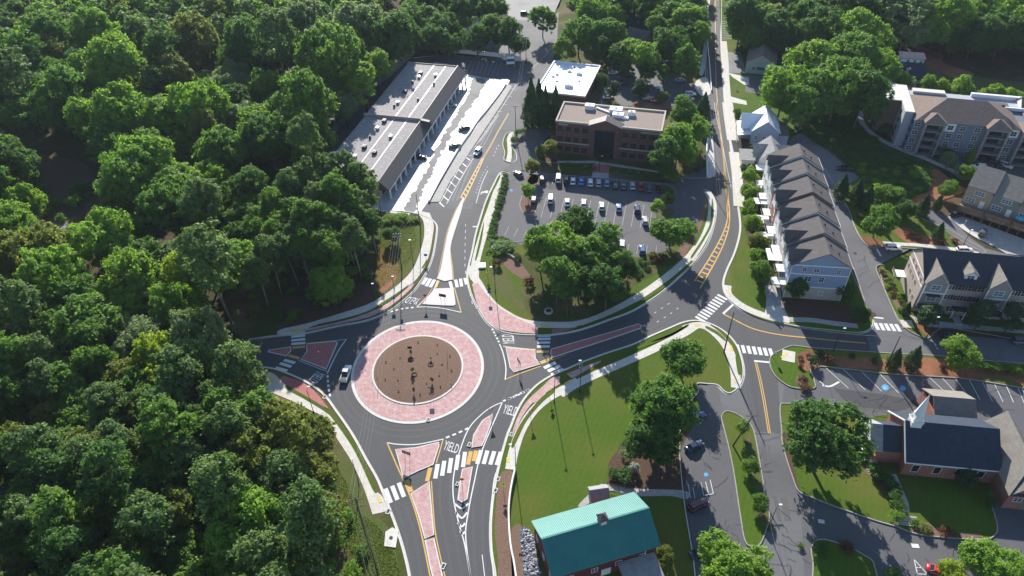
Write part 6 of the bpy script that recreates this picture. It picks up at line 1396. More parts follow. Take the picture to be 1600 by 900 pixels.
for t, x, y, k, c, hd, l, z in (
    ('V1', 362, 365, 'suv', 'white', -112, 'white car driving down the street past the strip mall', .03), ('V1', 225, 130, 'suv', 'black', -165, 'black car parked nose out against the long low court wall', .03), ('V1', 130, 305, 'suv', 'grey', -170, 'grey car parked against the court wall below the black one', .03),
    ('Y1', 748, 345, 'suv', 'silver', -6, 'silver car parked at the strip mall front, farther one', .03), ('Y1', 582, 618, 'pickup', 'black', -4, 'black pickup parked at the strip mall front, nearer one', .03),
    ('Z1', 640, 735, 'pickup', 'white', 84, 'white pickup with dark bed driving round the roundabout on its left side', .03),
    ('Z4', 992, 565, 'suv', 'maroon', 24, 'maroon car parked beside the driveway kerb near the barn', .03), ('Z4', 975, 290, 'sedan', 'navy', 28, 'navy car parked in the shade of the big tree', .03), ('Z4', 985, 150, 'sedan', 'blue', 20, 'blue car mostly hidden by the big tree', .03), ('Z4', 1005, 790, 'sedan', 'navy', 12, 'dark blue car parked above the bottom bright tree', .03),
    ('Y5', 642, 138, 'pickup', 'black', 172, 'black pickup alone on the grey yard behind the townhouses', .18), ('Y5', 886, 535, 'suv', 'white', -6, 'white car parked beside the alley near the pine straw bed', .17), ('Y7', 778, 638, 'suv', 'white', -4, 'white car peeping over the dark terrace roof ridge', .17),
    ('Z8', 1138, 535, 'suv', 'black', -6, 'black car at the kerb below the dark roofed terrace', .03), ('Z8', 1562, 572, 'suv', 'grey', -6, 'dark car at the right picture edge below the terrace', .03),
    ('Y7', 862, 150, 'suv', 'white', 168, 'white car at the corner of the apartment parking bays', .2), ('Y7', 905, 125, 'suv', 'maroon', -55, 'dark maroon car in the apartment parking bays', .2), ('Y7', 960, 135, 'suv', 'black', -55, 'black car in the apartment parking bays', .2), ('Y7', 1018, 142, 'suv', 'silver', -50, 'silver car in the apartment parking bays', .2),
    ('Y7', 735, 430, 'suv', 'black', 20, 'black car under the deck at the left end of the stepped townhouses', .18), ('Y7', 885, 535, 'suv', 'grey', 50, 'dark car nosed into the garage drive of the stepped townhouses', .18),
    ('Z7', 685, 880, 'sedan', 'red', -30, 'bright red car at the bottom edge near the striped paint', .03),
    ('V7', 520, 598, 'sedan', 'white', 4, 'white car at the top left of the upper car park', .17), ('V7', 645, 620, 'suv', 'navy', 4, 'dark car next to the top left white car in the upper car park', .17), ('V7', 600, 690, 'suv', 'black', -8, 'black car behind the slim conifer in the upper car park', .17), ('V7', 1078, 660, 'sedan', 'paleblue', -6, 'pale green blue sedan alone in the upper car park', .17),
    ('V7', 890, 735, 'suv', 'silver', 82, 'silver car in the middle island row of the upper car park', .17), ('V7', 805, 808, 'suv', 'silver', 5, 'silver car beside the dense young tree of the upper car park', .17), ('V7', 870, 828, 'sedan', 'red', 5, 'red car beside the small tree of the upper car park', .17), ('V7', 918, 755, 'suv', 'white', 80, 'white car in the middle island row of the upper car park', .17),
    ('V7', 1158, 775, 'suv', 'white', -6, 'white car upper of the pair near the road side trees', .17), ('V7', 1140, 815, 'suv', 'silver', -6, 'silver car lower of the pair near the road side trees', .17), ('V7', 480, 800, 'sedan', 'white', 5, 'white car on the left island of the upper car park', .17),
    ('Y8', 572, 58, 'suv', 'black', -8, 'black car in the far lot at the top of the picture', .04), ('Y2', 310, 548, 'sedan', 'grey', 10, 'dark car in the shade left of the office', .17), ('V7', 865, 475, 'van', 'white', -5, 'white van under the trees above the upper car park', .16), ('V7', 930, 500, 'suv', 'silver', -5, 'silver car under the trees above the upper car park', .16)):
    q = px(t, [(x, y)])[0]; car(k, c, q[0], q[1], hd, l, None, z)

# ================================================================== STREET FURNITURE
def pole_mesh(h, r0, r1): mb = MB(); mb.tube((0, 0, 0), (0, 0, h), r0, r1, 10); return mb.mesh('pole', True)
def utility_pole(b, h, label, lean=(0, 0), arms=1, rz=0, r=.17, trafo=False):
    w = G(b[0], b[1], 0); r_ = empty('utility_pole', (w.x, w.y, 0), rz, label, 'utility pole', None)
    q = Vector((lean[0], lean[1], h)); mb = MB(); mb.tube((0, 0, 0), q, r, r * .6, 10); mb.build('pole', M['wood_pole'], r_, smooth=True)
    for k in range(arms):
        z = 1 - .035 - .08 * k; p = q * z; mb = MB(); mb.box(p.x - 1.3, p.x + 1.3, p.y + .1, p.y + .24, p.z - .08, p.z + .08); a = mb.build('crossarm', M['wood_pole'], r_)
        mb = MB()
        for i in (-1.15, -.4, .4, 1.15): mb.tube((p.x + i, p.y + .17, p.z + .08), (p.x + i, p.y + .17, p.z + .32), .06, .04, 6)
        mb.build('insulators', M['metal_grey'], a)
    if trafo: p = q * .84; mb = MB(); mb.tube((p.x + .4, p.y, p.z - .5), (p.x + .4, p.y, p.z + .5), .28, None, 10); mb.build('transformer', M['metal_grey'], r_)
    return w, q
mat('wire', (.16, .16, .165), None, rough=.7)
def wire(name, a, b, sag, label, r=.018, n=10):
    mb = MB(); pr = None
    for i in range(n + 1):
        t = i / n; p = a.lerp(b, t) - Vector((0, 0, sag * 4 * t * (1 - t)))
        if pr is not None: mb.tube(pr, p, r, r, 4, False)
        pr = p
    o = mb.build(name, M['wire']); tag(o, label, 'overhead wire', 'overhead wires between the poles'); return o
UP = {}
def up(k, b, h, label, **kw):
    w, q = utility_pole(b, h, label, **kw); UP[k] = (Vector((w.x, w.y, 0)), q, kw.get('rz', 0))
up('court', (657, 356), 13.0, 'tall utility pole on the pavement corner below the strip mall', arms=0, r=.16)
up('clay', (628, 422), 13.5, 'utility pole with transformer on the rough grass beside the small dark bush', arms=2, lean=(.2, .2), trafo=True)
up('wood1', (597, 342), 10.0, 'tall dark utility pole at the edge of the woods by the strip mall', arms=0, r=.12)
up('junction', (1131, 551), 14.5, 'tall dark utility pole on the lawn corner at the junction', arms=0, r=.2)
up('strip', (1145, 697), 10.5, 'leaning utility pole on the grass strip holding a lamp arm', lean=(2.6, .3), arms=1, r=.2)
up('church', (1383, 576), 11.5, 'utility pole at the edge of the church car park', arms=0, r=.18)
up('verge', (590, 897), 27.0, 'very tall utility pole with two crossarms in the left verge by the lower road', arms=2, rz=R(10), r=.24)
up('upper', (1107, 238), 11.0, 'utility pole with double crossarm beside the upper road wall', arms=2, r=.17)
up('upper2', (1113, 300), 9.0, 'short utility pole at the tip of the mulch peninsula', arms=0, r=.12)
up('nroad', (806, 214), 13.0, 'utility pole beside the street right of the strip mall', arms=1, r=.16)
up('small', (886, 500), 9.5, 'slim utility pole in the shade below the central trees', arms=0, r=.12)
up('nroad2', (822, 98), 12, 'utility pole beside the far street at the dark pine edge', arms=1, r=.15)
up('upper3', (1098, 60), 11, 'utility pole beside the upper road near the top of the picture', arms=1, r=.15)
def tip(k, dx=0.0, dz=0.0, f=1.0): w, q, _ = UP[k]; return w + q * f + Vector((dx, 0, dz))
far = G(640, 1100, 0) + Vector((0, 0, 26))
for i, dx in enumerate((-1.1, -.4, .4, 1.1)):
    wire('wire', tip('clay', dx, .2), tip('verge', dx, .2), 1.6, 'power line hanging above the left side of the roundabout'); wire('wire', tip('verge', dx, .2), far + Vector((dx, 0, 0)), 1.0, 'power line running down to the lower left edge')
for dx in (-.5, .5):
    wire('wire', tip('clay', dx, .2), tip('court', dx, -3), 1.0, 'power line from the rough grass to the strip mall corner pole'); wire('wire', tip('court', dx, -.6), tip('nroad', dx, .2), 2.0, 'power line along the strip mall street'); wire('wire', tip('nroad', dx, .2), tip('nroad2', dx, .2), 1.6, 'power line along the far street')
    wire('wire', tip('upper', dx, .2), tip('upper3', dx, .2), 2.4, 'power line along the upper road'); wire('wire', tip('upper', dx, .2), tip('junction', dx * .5, -.5), 2.5, 'power line from the upper road to the junction pole')
    wire('wire', tip('junction', dx * .5, -.5), tip('strip', dx, .1), 1.2, 'power line from the junction to the grass strip'); wire('wire', tip('junction', dx * .5, -.6), tip('church', dx * .5, -.3), 1.6, 'power line across the street to the church car park')
    wire('wire', tip('strip', dx, .1), G(1210, 960, 0) + Vector((dx, 0, 11)), 1.4, 'power line above the grass strip to the bottom edge')
def street_lamp(b, h, arm, label, group=None, two=False, z=.15, name='street_lamp'):
    w = G(b[0], b[1], z); r_ = empty(name, (w.x, w.y, z), 0, label, 'street lamp', group)
    mb = MB(); mb.tube((0, 0, 0), (0, 0, h), .10, .06, 8); mb.tube((0, 0, 0), (0, 0, .5), .18, .14, 8); mb.build('pole', M['metal_dark'], r_)
    for s in ((1, -1) if two else (1,)):
        a = Vector((arm[0], arm[1], 0)) * s; mb = MB(); mb.tube((0, 0, h - .1), Vector((0, 0, h)) + a * .5 + Vector((0, 0, .25)), .045, None, 6); mb.tube(Vector((0, 0, h)) + a * .5 + Vector((0, 0, .25)), Vector((0, 0, h + .3)) + a, .045, None, 6); am = mb.build('lamp_arm', M['metal_dark'], r_)
        e = Vector((0, 0, h + .3)) + a; mb = MB(); mb.box(e.x - .32, e.x + .32, e.y - .16, e.y + .16, e.z - .1, e.z + .06); mb.build('lamp_head', M['metal_white'], am)
    return r_
for b, h, arm, l in (((646, 414), 8.5, (-.2, .9), 'street lamp between the rough grass and the crosswalk'), ((774, 455), 8.5, (-.9, .3), 'street lamp on the pink paver strip above the circle'), ((866, 628), 10, (-.2, 1.3), 'street lamp on the lawn edge near the east crosswalk'), ((906, 612), 9.5, (-.2, 1.3), 'street lamp on the lawn right of the east crosswalk'),
                     ((561, 757), 8, (-.3, .8), 'street lamp on the footpath left of the lower road'), ((490, 644), 8, (.3, .9), 'street lamp beside the red paver strip at the woods'), ((806, 738), 9.5, (-1, .3), 'street lamp at the end of the curved white wall'), ((616, 451), 5.0, (.3, -.8), 'short street lamp with pale head at the clay verge before the woods'), ((532, 487), 8.0, (.3, -.8), 'street lamp in front of the dark woods'), ((516, 752), 9.0, (.3, .8), 'street lamp at the woods edge in the lower left verge'),
                     ((1302, 548), 7.5, (.9, .3), 'white street lamp at the north edge of the church verge'), ((688 + 512, 827), 8.0, (.9, .5), 'street lamp on the strip tip beside the lower right road'), ((1447, 528), 7, (.7, .2), 'street lamp by the corner of the tan end wall'), ((1505, 384), 5.5, (.5, .2), 'small lamp post on the green island of the rear alley'),
                     ((936, 268), 6, (.7, 0), 'lamp post in the shade before the office'), ((585, 560 - 90), 6.5, (.5, -.4), 'slim lamp at the pale path by the woods')):
    street_lamp(b, h, arm, l)
street_lamp((895, 152), 7, (.7, 0), 'double lamp post of the upper car park', two=True)
def sign(b, h, kind, label, rz=0.0, z=.15):
    w = G(b[0], b[1], z); r_ = empty('road_sign', (w.x, w.y, z), rz, label, 'road sign')
    mb = MB(); mb.tube((0, 0, 0), (0, 0, h), .05, None, 6); mb.build('post', M['metal_grey'], r_)
    if kind == 'ped':
        s = .62; mb = MB(); mb.prism([(0, h - s), (s, h), (0, h + s), (-s, h)], -.1, -.07); p = mb.build('sign_plate', M['sign_yellow'], r_)
        mb = MB(); mb.box(-.06, .06, -.115, -.1, h - .1, h + .2); mb.box(-.05, .05, -.115, -.1, h + .24, h + .34); mb.prism([(0, h), (.16, h - .3), (.08, h - .3), (-.03, h - .05), (-.14, h - .3), (-.2, h - .28), (-.06, h)], -.115, -.1); mb.build('pictogram', M['sign_black'], p)
        mb = MB(); mb.box(-.42, .42, -.1, -.07, h - 1.0, h - .68); mb.build('arrow_plate', M['sign_yellow'], r_)
    elif kind == 'yield':
        s = .65; mb = MB(); mb.prism([(-s, h + .35), (s, h + .35), (0, h - .75)], -.1, -.07); p = mb.build('sign_plate', M['sign_red'], r_); mb = MB(); mb.prism([(-s * .55, h + .17), (s * .55, h + .17), (0, h - .42)], -.12, -.1); mb.build('sign_face', M['sign_white'], p)
    elif kind == 'warn':
        s = .62; mb = MB(); mb.prism([(0, h - s), (s, h), (0, h + s), (-s, h)], -.1, -.07); p = mb.build('sign_plate', M['sign_orange'], r_); mb = MB(); mb.box(-.3, .3, -.115, -.1, h - .08, h + .08); mb.build('pictogram', M['sign_black'], p)
    elif kind == 'board':
        mb = MB(); mb.tube((1.2, 0, 0), (1.2, 0, h), .05, None, 6); mb.build('post', M['metal_grey'], r_); mb = MB(); mb.box(-.45, 1.65, -.1, -.06, h - .9, h + .15); p = mb.build('sign_plate', M['sign_black'], r_)
        mb = MB()
        for k in range(3): x = -.2 + k * .55; mb.prism([(x, h - .75), (x + .16, h - .75), (x + .42, h - .37), (x + .16, h), (x, h), (x + .26, h - .37)], -.115, -.1)
        mb.build('chevron', M['sign_white'], p)
    elif kind == 'info':
        mb = MB(); mb.box(-.5, .5, -.1, -.07, h - .7, h + .1); mb.build('sign_plate', M['sign_blue'], r_)
    elif kind == 'white':
        mb = MB(); mb.box(-.35, .35, -.1, -.07, h - .8, h + .1); mb.build('sign_plate', M['sign_white'], r_)
    return r_
px_ = lambda t, x, y: px(t, [(x, y)])[0]
for t, x, y, h, k, l, rz in (('Z2', 248, 130, 2.6, 'ped', 'yellow green crossing sign by the north crosswalk', .3), ('Z2', 636, 890, 2.6, 'ped', 'yellow green crossing sign beside the curved lawn footpath', .5), ('Z3', 741, 500, 2.6, 'ped', 'yellow green crossing sign on the mulch bed near the white wall', 0), ('Z3', 548, 475, 2.4, 'warn', 'orange diamond warning sign on the slim lower paver island', 0),
                       ('W2', 192, 245, 2.6, 'yield', 'yield sign left on the white paver island', PI), ('W2', 415, 250, 3.0, 'board', 'direction board with dark face on the white paver island', PI - .3), ('Z3', 280, 350, 3.0, 'board', 'direction board on the triangular pink island below the circle', -.4), ('Z2', 440, 690, 3.0, 'board', 'direction board on the pink island right of the circle', -1.2), ('Z1', 480, 640, 2.6, 'yield', 'yield sign on the dark red island left of the circle', 1.2),
                       ('Z4', 208, 160, 2.6, 'yield', 'yield sign on the curved paver strip beside the lower right approach', .3), ('Z3', 682, 150, 2.6, 'yield', 'yield sign at the pointed tip of the slim paver island', .3), ('Z1', 1052, 600, 2.4, 'board', 'direction board on the far side of the mulch island', PI), ('Z3', 398, 65, 2.4, 'board', 'direction board on the near side of the mulch island', 0), ('Z1', 1275, 640, 2.4, 'board', 'direction board on the right side of the mulch island', PI / 2), ('Z1', 845, 790, 2.4, 'board', 'direction board on the left side of the mulch island', -PI / 2),
                       ('Z1', 945, 300, 2.6, 'info', 'small blue sign on the pale footpath by the woods', 0), ('W1', 425, 560, 2.5, 'info', 'blue sign on the footpath below the strip mall corner', 0), ('Z2', 260, 262, 2.5, 'info', 'blue sign beside the pink paver strip above the circle', 0), ('Y3', 103, 545, 3.2, 'white', 'small white sign behind the round hedge', 0), ('Y4', 335, 295, 1.6, 'white', 'low white lawn sign beside the upper road', 0),
                       ('Z5', 832, 460, 1.8, 'white', 'white monument sign among rounded shrubs', .2), ('Z5', 655, 412, 2.4, 'white', 'small sign at the corner refuge of the church verge', 0), ('Z8', 835, 745, 1.4, 'white', 'low white sign frame below the slim conifers', 0)):
    q = px_(t, x, y); sg = sign(q, h, k, l, rz, .2 if 'mulch island' not in l else .45)
    if 'mulch island' in l: sg.scale = (.55, .55, .8)
# pylon sign of the strip mall
w = G(*px_('Y1', 1060, 150), 0); r_ = empty('pylon_sign', (w.x, w.y, 0), 0, 'pylon sign with stacked tenant panels at the far end of the strip mall car park', 'sign')
mb = MB(); mb.box(-2, -1.7, -.2, .2, 0, 6.5); mb.box(1.7, 2, -.2, .2, 0, 6.5); mb.build('post', M['metal_grey'], r_)
for k in range(4): mb = MB(); mb.box(-1.7, 1.7, -.25, .25, 1.6 + k * 1.2, 2.65 + k * 1.2); mb.build('panel', M[['sign_white', 'siding_navy', 'sign_white', 'siding_grey'][k]], r_)
# monument sign, utility box, benches
w = G(*px_('Z2', 212, 66), 0); o = MB(); o.box(-1.1, 1.1, -1.1, 1.1, 0, .5); ub = o.build('utility_box', M['lamp_white'], None, (w.x, w.y, .12)); tag(ub, 'square pale utility cover on the lawn beside the north footpath', 'utility box'); o = MB(); o.box(-.8, .8, -.8, .8, .5, .58); o.build('lid', M['metal_white'], ub)
w = G(*px_('Z2', 628, 350), 0); o = MB(); o.tube((0, 0, 0), (0, 0, .5), 1.3, 1.2, 16); ub = o.build('manhole_ring', M['trim_stone'], None, (w.x, w.y, .13)); tag(ub, 'round concrete drain ring in the shade below the central trees', 'drain'); o = MB(); o.tube((0, 0, .5), (0, 0, .54), .8, None, 16); o.build('cover', M['metal_dark'], ub)
for (t, x, y, l) in (('Z8', 585, 60, 'round manhole cover in the alley'),): w = G(*px_(t, x, y), 0); o = MB(); o.tube((0, 0, 0), (0, 0, .02), .55, None, 16); ub = o.build('manhole_cover', M['metal_dark'], None, (w.x, w.y, .035)); tag(ub, l, 'manhole')
w = G(*px_('W8', 612, 745), 0); o = MB(); o.prism([(-1.2, -1.8), (1.2, -2.2), (1.4, 1.6), (0, 2.4), (-1.3, 1.4)], 0, .2); pad = o.mesh('concrete_pad'); 
for v in pad.vertices: v.co = (v.co.x, v.co.z, v.co.y)
pad.update(); po = link('concrete_pad', pad, M['kerb'], None, (w.x, w.y, .1)); tag(po, None, None, None, 'structure'); o = MB(); o.tube((0, 0, .2), (0, 0, .24), .4, None, 12); o.build('cover', M['metal_dark'], po)
# fence along the driveway and railings of the rear garden
def rail(t, pts, h, label, m='metal_dark'):
    W = ground(px(t, pts), 0, False, False); mb = MB()
    for a, b in zip(W, W[1:]):
        for z in (h, h * .5): mb.tube(a + Vector((0, 0, z + .1)), b + Vector((0, 0, z + .1)), .04, None, 4, False)
    o = mb.build('railing', M[m]); tag(o, label, 'railing'); pm = MB(); pm.box(-.05, .05, -.05, .05, 0, h + .15); pme = pm.mesh('post')
    for a, b in zip(W, W[1:]):
        n = max(1, int((b - a).length / 2.5))
        for k in range(n + 1): link('post', pme, M[m], o, a.lerp(b, k / n) + Vector((0, 0, .1)))
rail('Z6', [(212, 235), (240, 480), (262, 640), (285, 780)], 1.2, 'dark railing along the left kerb of the driveway')
rail('X5', [(640, 110), (760, 65), (880, 80), (1020, 105)], 1.1, 'thin railing along the path behind the barn')
rail('X4', [(60, 205), (165, 215)], 1.1, 'small railing at the church porch side')
rail('Y7', [(500, 500), (580, 540), (650, 555)], 1.2, 'short railing in the garden behind the dark roofed terrace')
for k in range(5):
    w = G(*px_('Z7', 528 + k * 1.0, 625 + k * 9), .15); o = MB(); o.box(-1.9, 1.9, -.2, .2, 0, .45 - k * .08); s_ = o.build('step', M['sidewalk_worn'], None, (w.x, w.y, .15), R(-12)); s_['kind'] = 'structure'
# guard rail and pale wall beside the upper road
wall_thing('retaining_wall', 'V6', [(150, 265), (128, 350), (126, 480), (130, 620)], 1.1, .35, 'metal_white', 'pale retaining wall in the trees left of the upper road')
land('apron', 'V6', [(160, 270), (180, 300), (192, 480), (200, 600), (180, 612), (132, 618), (130, 480), (134, 350)], .2, M['gutter'], .1)
wall_thing('retaining_wall', 'V7', [(1310, 240), (1300, 380), (1312, 520), (1322, 640), (1330, 760)], 1.0, .3, 'metal_white', 'pale wall along the shaded upper road')
land('apron', 'V7', [(1275, 340), (1300, 340), (1285, 520), (1260, 620), (1230, 610), (1240, 560)], .2, M['gutter'], .1)
land('apron', 'V7', [(1215, 660), (1290, 640), (1320, 720), (1320, 780), (1250, 790), (1195, 720)], .2, M['sidewalk'], .1)
# boulders along the driveway and riprap (individually visible stones only)
st_ = MB(); 
def rock(s):
    bm = bmesh.new(); bmesh.ops.create_icosphere(bm, subdivisions=1, radius=s)
    for v in bm.verts: v.co *= rnd.uniform(.7, 1.2); v.co.z *= .6
    me = bpy.data.meshes.new('stone'); bm.to_mesh(me); bm.free(); return me
rocks = [rock(.4) for _ in range(5)]
W = ground(px('Z4', [(160, 685), (200, 685), (225, 740), (245, 830), (255, 898), (185, 898), (170, 800)]), 0, False)
rp = empty('riprap', (W[0].x, W[0].y, 0), 0, 'bed of loose grey and white stones beside the barn', 'stone bed')
xs = [p.x for p in W]; ys = [p.y for p in W]
def inside(x, y, W):
    c = False; n = len(W)
    for i in range(n):
        a, b = W[i], W[i - 1]
        if (a.y > y) != (b.y > y) and x < (b.x - a.x) * (y - a.y) / (b.y - a.y) + a.x: c = not c
    return c
n_ = 0
while n_ < 260:
    x, y = rnd.uniform(min(xs), max(xs)), rnd.uniform(min(ys), max(ys))
    if inside(x, y, W):
        o = link('stone', rnd.choice(rocks), M[rnd.choice(['stone_grey', 'stone_grey', 'stone_dark'])], rp, (x - W[0].x, y - W[0].y, .2), rnd.uniform(0, 6)); s = rnd.uniform(.5, 1.15); o.scale = (s, s * rnd.uniform(.7, 1.1), s); n_ += 1
# ================================================================== VEGETATION
random.seed(5)
placed = []
def inpoly(x, y, P_):
    c = False; n = len(P_)
    for i in range(n):
        a, b = P_[i], P_[i - 1]
        if (a[1] > y) != (b[1] > y) and x < (b[0] - a[0]) * (y - a[1]) / (b[1] - a[1]) + a[0]: c = not c
    return c
def T1(kind, x, y, r, leaf, label, group=None, **kw):
    if x < 540 and kind in ('broad', 'forest') and 'hs' not in kw: kw['hs'] = 1.32 if leaf == 'leaf_yellow' else 1.14
    if leaf == 'leaf_yellow' and x < 540: r *= 1.25
    o = tree(kind, x, y, r, leaf, label, group, **kw); placed.append((o.location.x, o.location.y, r)); return o
# prominent woodland trees (crown centres in the picture)
WD_ = [
 (185, 108, 44, 'leaf_bright', 'large bright green tree rising above the dark woods at upper left'), (92, 158, 42, 'leaf_mid', 'broad green tree left of the rounded bright one in the upper left woods'), (195, 180, 44, 'leaf_bright', 'rounded bright green tree in the middle of the upper left woods'),
 (312, 175, 42, 'leaf_bright', 'bright yellow green tree below the small clay gap in the woods'), (462, 168, 48, 'leaf_mid', 'big rounded tree standing alone left of the strip mall fence'), (395, 72, 40, 'leaf_dark', 'dark rounded tree high in the woods above the lone big tree'),
 (520, 95, 46, 'leaf_mid', 'tall tree with sunlit top beside the strip mall fence'), (560, 45, 42, 'leaf_pale', 'pale leaved tree at the upper edge above the fence'), (610, 60, 38, 'leaf_dark', 'dark tree closing the woods beside the fence end'),
 (225, 270, 48, 'leaf_bright', 'spreading sunlit tree above the dark clearing'), (265, 330, 40, 'leaf_mid', 'green tree below the spreading sunlit one near the clearing'), (165, 380, 44, 'leaf_bright', 'bright tree at the right edge of the clearing'), (195, 445, 46, 'leaf_bright', 'bright lobed tree lowest of the sunlit group left of centre'),
 (68, 402, 44, 'leaf_olive', 'olive coloured low tree below the clearing'), (22, 405, 40, 'leaf_olive', 'olive tree at the left picture edge below the clearing'), (8, 262, 40, 'leaf_dark', 'dark green tree at the left picture edge beside the clearing'), (320, 410, 42, 'leaf_pale', 'pale grey green tree left of the tall pines'),
 (282, 430, 20, 'leaf_yellow', 'narrow yellow green tree beside the pale grey green one'), (90, 440, 48, 'leaf_bright', 'large bright tree below the olive trees'), (245, 555, 21, 'leaf_yellow', 'bright yellow green tree, uppermost of the three in the lower woods'), (246, 605, 18, 'leaf_yellow', 'yellow green tree, middle of the three in the lower woods'), (252, 645, 20, 'leaf_yellow', 'yellow green tree, lowest of the three in the lower woods'),
 (266, 762, 44, 'leaf_bright', 'large bright green tree in the lower left woods beside a silvery one'), (140, 792, 44, 'leaf_bright', 'rounded yellowish tree left of the silvery one'), (200, 770, 20, 'leaf_pale', 'small silvery leaved tree between two bright trees'), (75, 868, 46, 'leaf_mid', 'green tree near the lower left corner'), (200, 870, 52, 'leaf_olive', 'broad olive green tree at the bottom left'),
 (428, 700, 62, 'leaf_olive', 'very large olive green tree beside the lower left verge'), (345, 672, 24, 'leaf_bright', 'small bright tree left of the very large olive tree'), (395, 830, 66, 'leaf_bright', 'very large bright green tree at the bottom beside the left verge'), (300, 870, 40, 'leaf_mid', 'green tree at the bottom left of the largest bright one'), (492, 688, 36, 'leaf_olive', 'olive tree leaning over the left verge footpath'), (458, 838, 44, 'leaf_mid', 'green tree at the bottom beside the verge pole'),
 (275, 480, 38, 'leaf_bright', 'bright tree in front of the dark woods at left centre'), (115, 480, 40, 'leaf_mid', 'green tree at left above the long dark gap'), (420, 225, 38, 'leaf_dark', 'dark tree right of the sunlit group, above the pine stand'), (345, 245, 36, 'leaf_mid', 'green tree in the middle of the upper woods'), (385, 300, 34, 'leaf_dark', 'dark tree left of the pine stand'), (30, 90, 36, 'leaf_mid', 'green tree in the upper left corner group'), (75, 60, 34, 'leaf_mid', 'green tree beside the upper left corner'), (150, 50, 32, 'leaf_bright', 'sunlit tree near the top left edge'),
 (260, 85, 30, 'leaf_dark', 'dark tree above the clay gap'), (300, 70, 38, 'leaf_olive', 'dull olive tree above the clay gap'), (475, 40, 34, 'leaf_pale', 'pale grey tree near the top edge')]
for x, y, r, lf, lb in WD_: T1('broad' if r > 30 else 'forest', x, y, r, lf, lb)
# the tall pine stand in front of the strip mall
gp = 'pines in the tall stand below the strip mall'
for x, y, r in ((430, 320, 21), (455, 290, 22), (480, 275, 22), (505, 265, 20), (535, 262, 22), (558, 278, 20), (572, 300, 17), (495, 310, 22), (525, 300, 24), (550, 320, 20), (455, 340, 22), (480, 345, 24), (510, 345, 22), (540, 350, 20), (565, 345, 17), (430, 365, 20), (420, 395, 22), (450, 385, 20), (405, 360, 18), (400, 420, 20), (470, 385, 20), (500, 385, 20), (530, 385, 18)):
    T1('pine', x, y, r, 'leaf_pine' if (x * 7 + y) % 3 else 'leaf_mid', 'tall pine in the dense stand between roundabout woods and strip mall', gp, bark='bark_pale', hs=1.0)
PP_ = [(398, 350), (450, 285), (520, 258), (575, 275), (585, 320), (575, 372), (520, 395), (440, 425), (400, 430)]; n_ = 0
while n_ < 26:
    x, y = rnd.uniform(395, 585), rnd.uniform(255, 430)
    if inpoly(x, y, PP_): T1(rnd.choice(['pine', 'pine', 'forest']), x, y, rnd.uniform(17, 22), rnd.choice(['leaf_pine', 'leaf_mid', 'leaf_dark']), 'tall pine in the dense stand between roundabout woods and strip mall', gp, bark='bark_pale', hs=rnd.uniform(.8, .98)); n_ += 1
for x, y, r, lb in ((492, 318, 14, 'slim bright tree, left of the pair among the pines'), (515, 330, 14, 'slim bright tree, right of the pair among the pines'), (456, 345, 12, 'slim bright tree at the front of the pine stand')): T1('forest', x, y, r, 'leaf_bright', lb)
for x, y in ((640, 62), (622, 72), (600, 92), (582, 112), (560, 128), (540, 150), (520, 172), (498, 195), (478, 222), (460, 245)):
    w = G(x, y + 26, 0); tree_at('forest', w.x - 3.5, w.y, 1.0, rnd.choice(['leaf_mid', 'leaf_dark', 'leaf_dark']), 'tree in the row hugging the grey fence behind the strip mall', 'trees along the strip mall fence', hs=1.1)
# woodland filling, scattered on a jittered grid inside the wooded area
def toimg(w):
    v = w - Vector((0, 0, CAM_H)); d = v.dot(_f); return 800 + FPX * v.dot(_r) / d, 450 - FPX * v.dot(_u) / d
LOW = []
lowp = []
for _i in range(4): lowp.append((np.array([v.co[:] for v in crown('crown', 6.2, 7.6, 9.5, 14, 260, 2600, .62, .46, .9).vertices], np.float32)))
LN_ = dict(leaf_mid='green', leaf_dark='dark green', leaf_bright='bright green', leaf_olive='olive', leaf_pale='pale greyish', leaf_pine='dull green')
def fill(P_, step, zc, rrange, kinds, label, group, minsep=.72, n_max=400, holes=(), far=-999):
    W = [G(p[0], p[1], zc) for p in P_]; xs = [w.x for w in W]; ys = [w.y for w in W]; n = 0
    y = min(ys)
    while y < max(ys):
        x = min(xs) + (0.5 * step if int(y / step) % 2 else 0)
        while x < max(xs):
            wx = x + rnd.uniform(-.32, .32) * step; wy = y + rnd.uniform(-.32, .32) * step; x += step
            ix, iy = toimg(Vector((wx, wy, zc)))
            if not inpoly(ix, iy, P_) or any(inpoly(ix, iy, h) for h in holes) or n >= n_max: continue
            rr = rnd.uniform(*rrange)
            if any((wx - a) ** 2 + (wy - b) ** 2 < (minsep * (rr + c)) ** 2 for a, b, c in occ): continue
            k, lf = rnd.choice(kinds); PR = PRO[k][0][2]
            if iy < far: LOW.append((wx, wy, rr / 6.0, lf)); occ.append((wx, wy, rr)); continue
            tree_at(k, wx, wy, rr / PR, lf, ('slim ' if k == 'pine' else '') + LN_[lf] + ' ' + label, LN_[lf] + (' pines ' if k == 'pine' else ' trees ') + group, hs=rnd.uniform(.80, 1.06) * (1.0 if rr / PR > .8 else 1.25)); occ.append((wx, wy, rr)); n += 1
        y += step * .87
    return n
def rad_m(o, r):
    d = (o - Vector((0, 0, CAM_H - 12))).dot(_f); return r * d / FPX
occ = []
for a, b, r in placed:
    occ.append((a, b, rad_m(Vector((a, b, 0)), r) * .80))
UW = [(-120, -60), (620, -60), (625, 20), (620, 60), (600, 100), (560, 140), (505, 205), (470, 240), (560, 262), (585, 300), (580, 385), (520, 420), (440, 420), (380, 440), (365, 500), (300, 520), (-120, 540)]
gap = [(20, 190), (140, 195), (180, 240), (190, 340), (130, 390), (5, 380), (45, 300)]
gap2 = [(0, 200), (60, 200), (45, 250), (0, 240)]
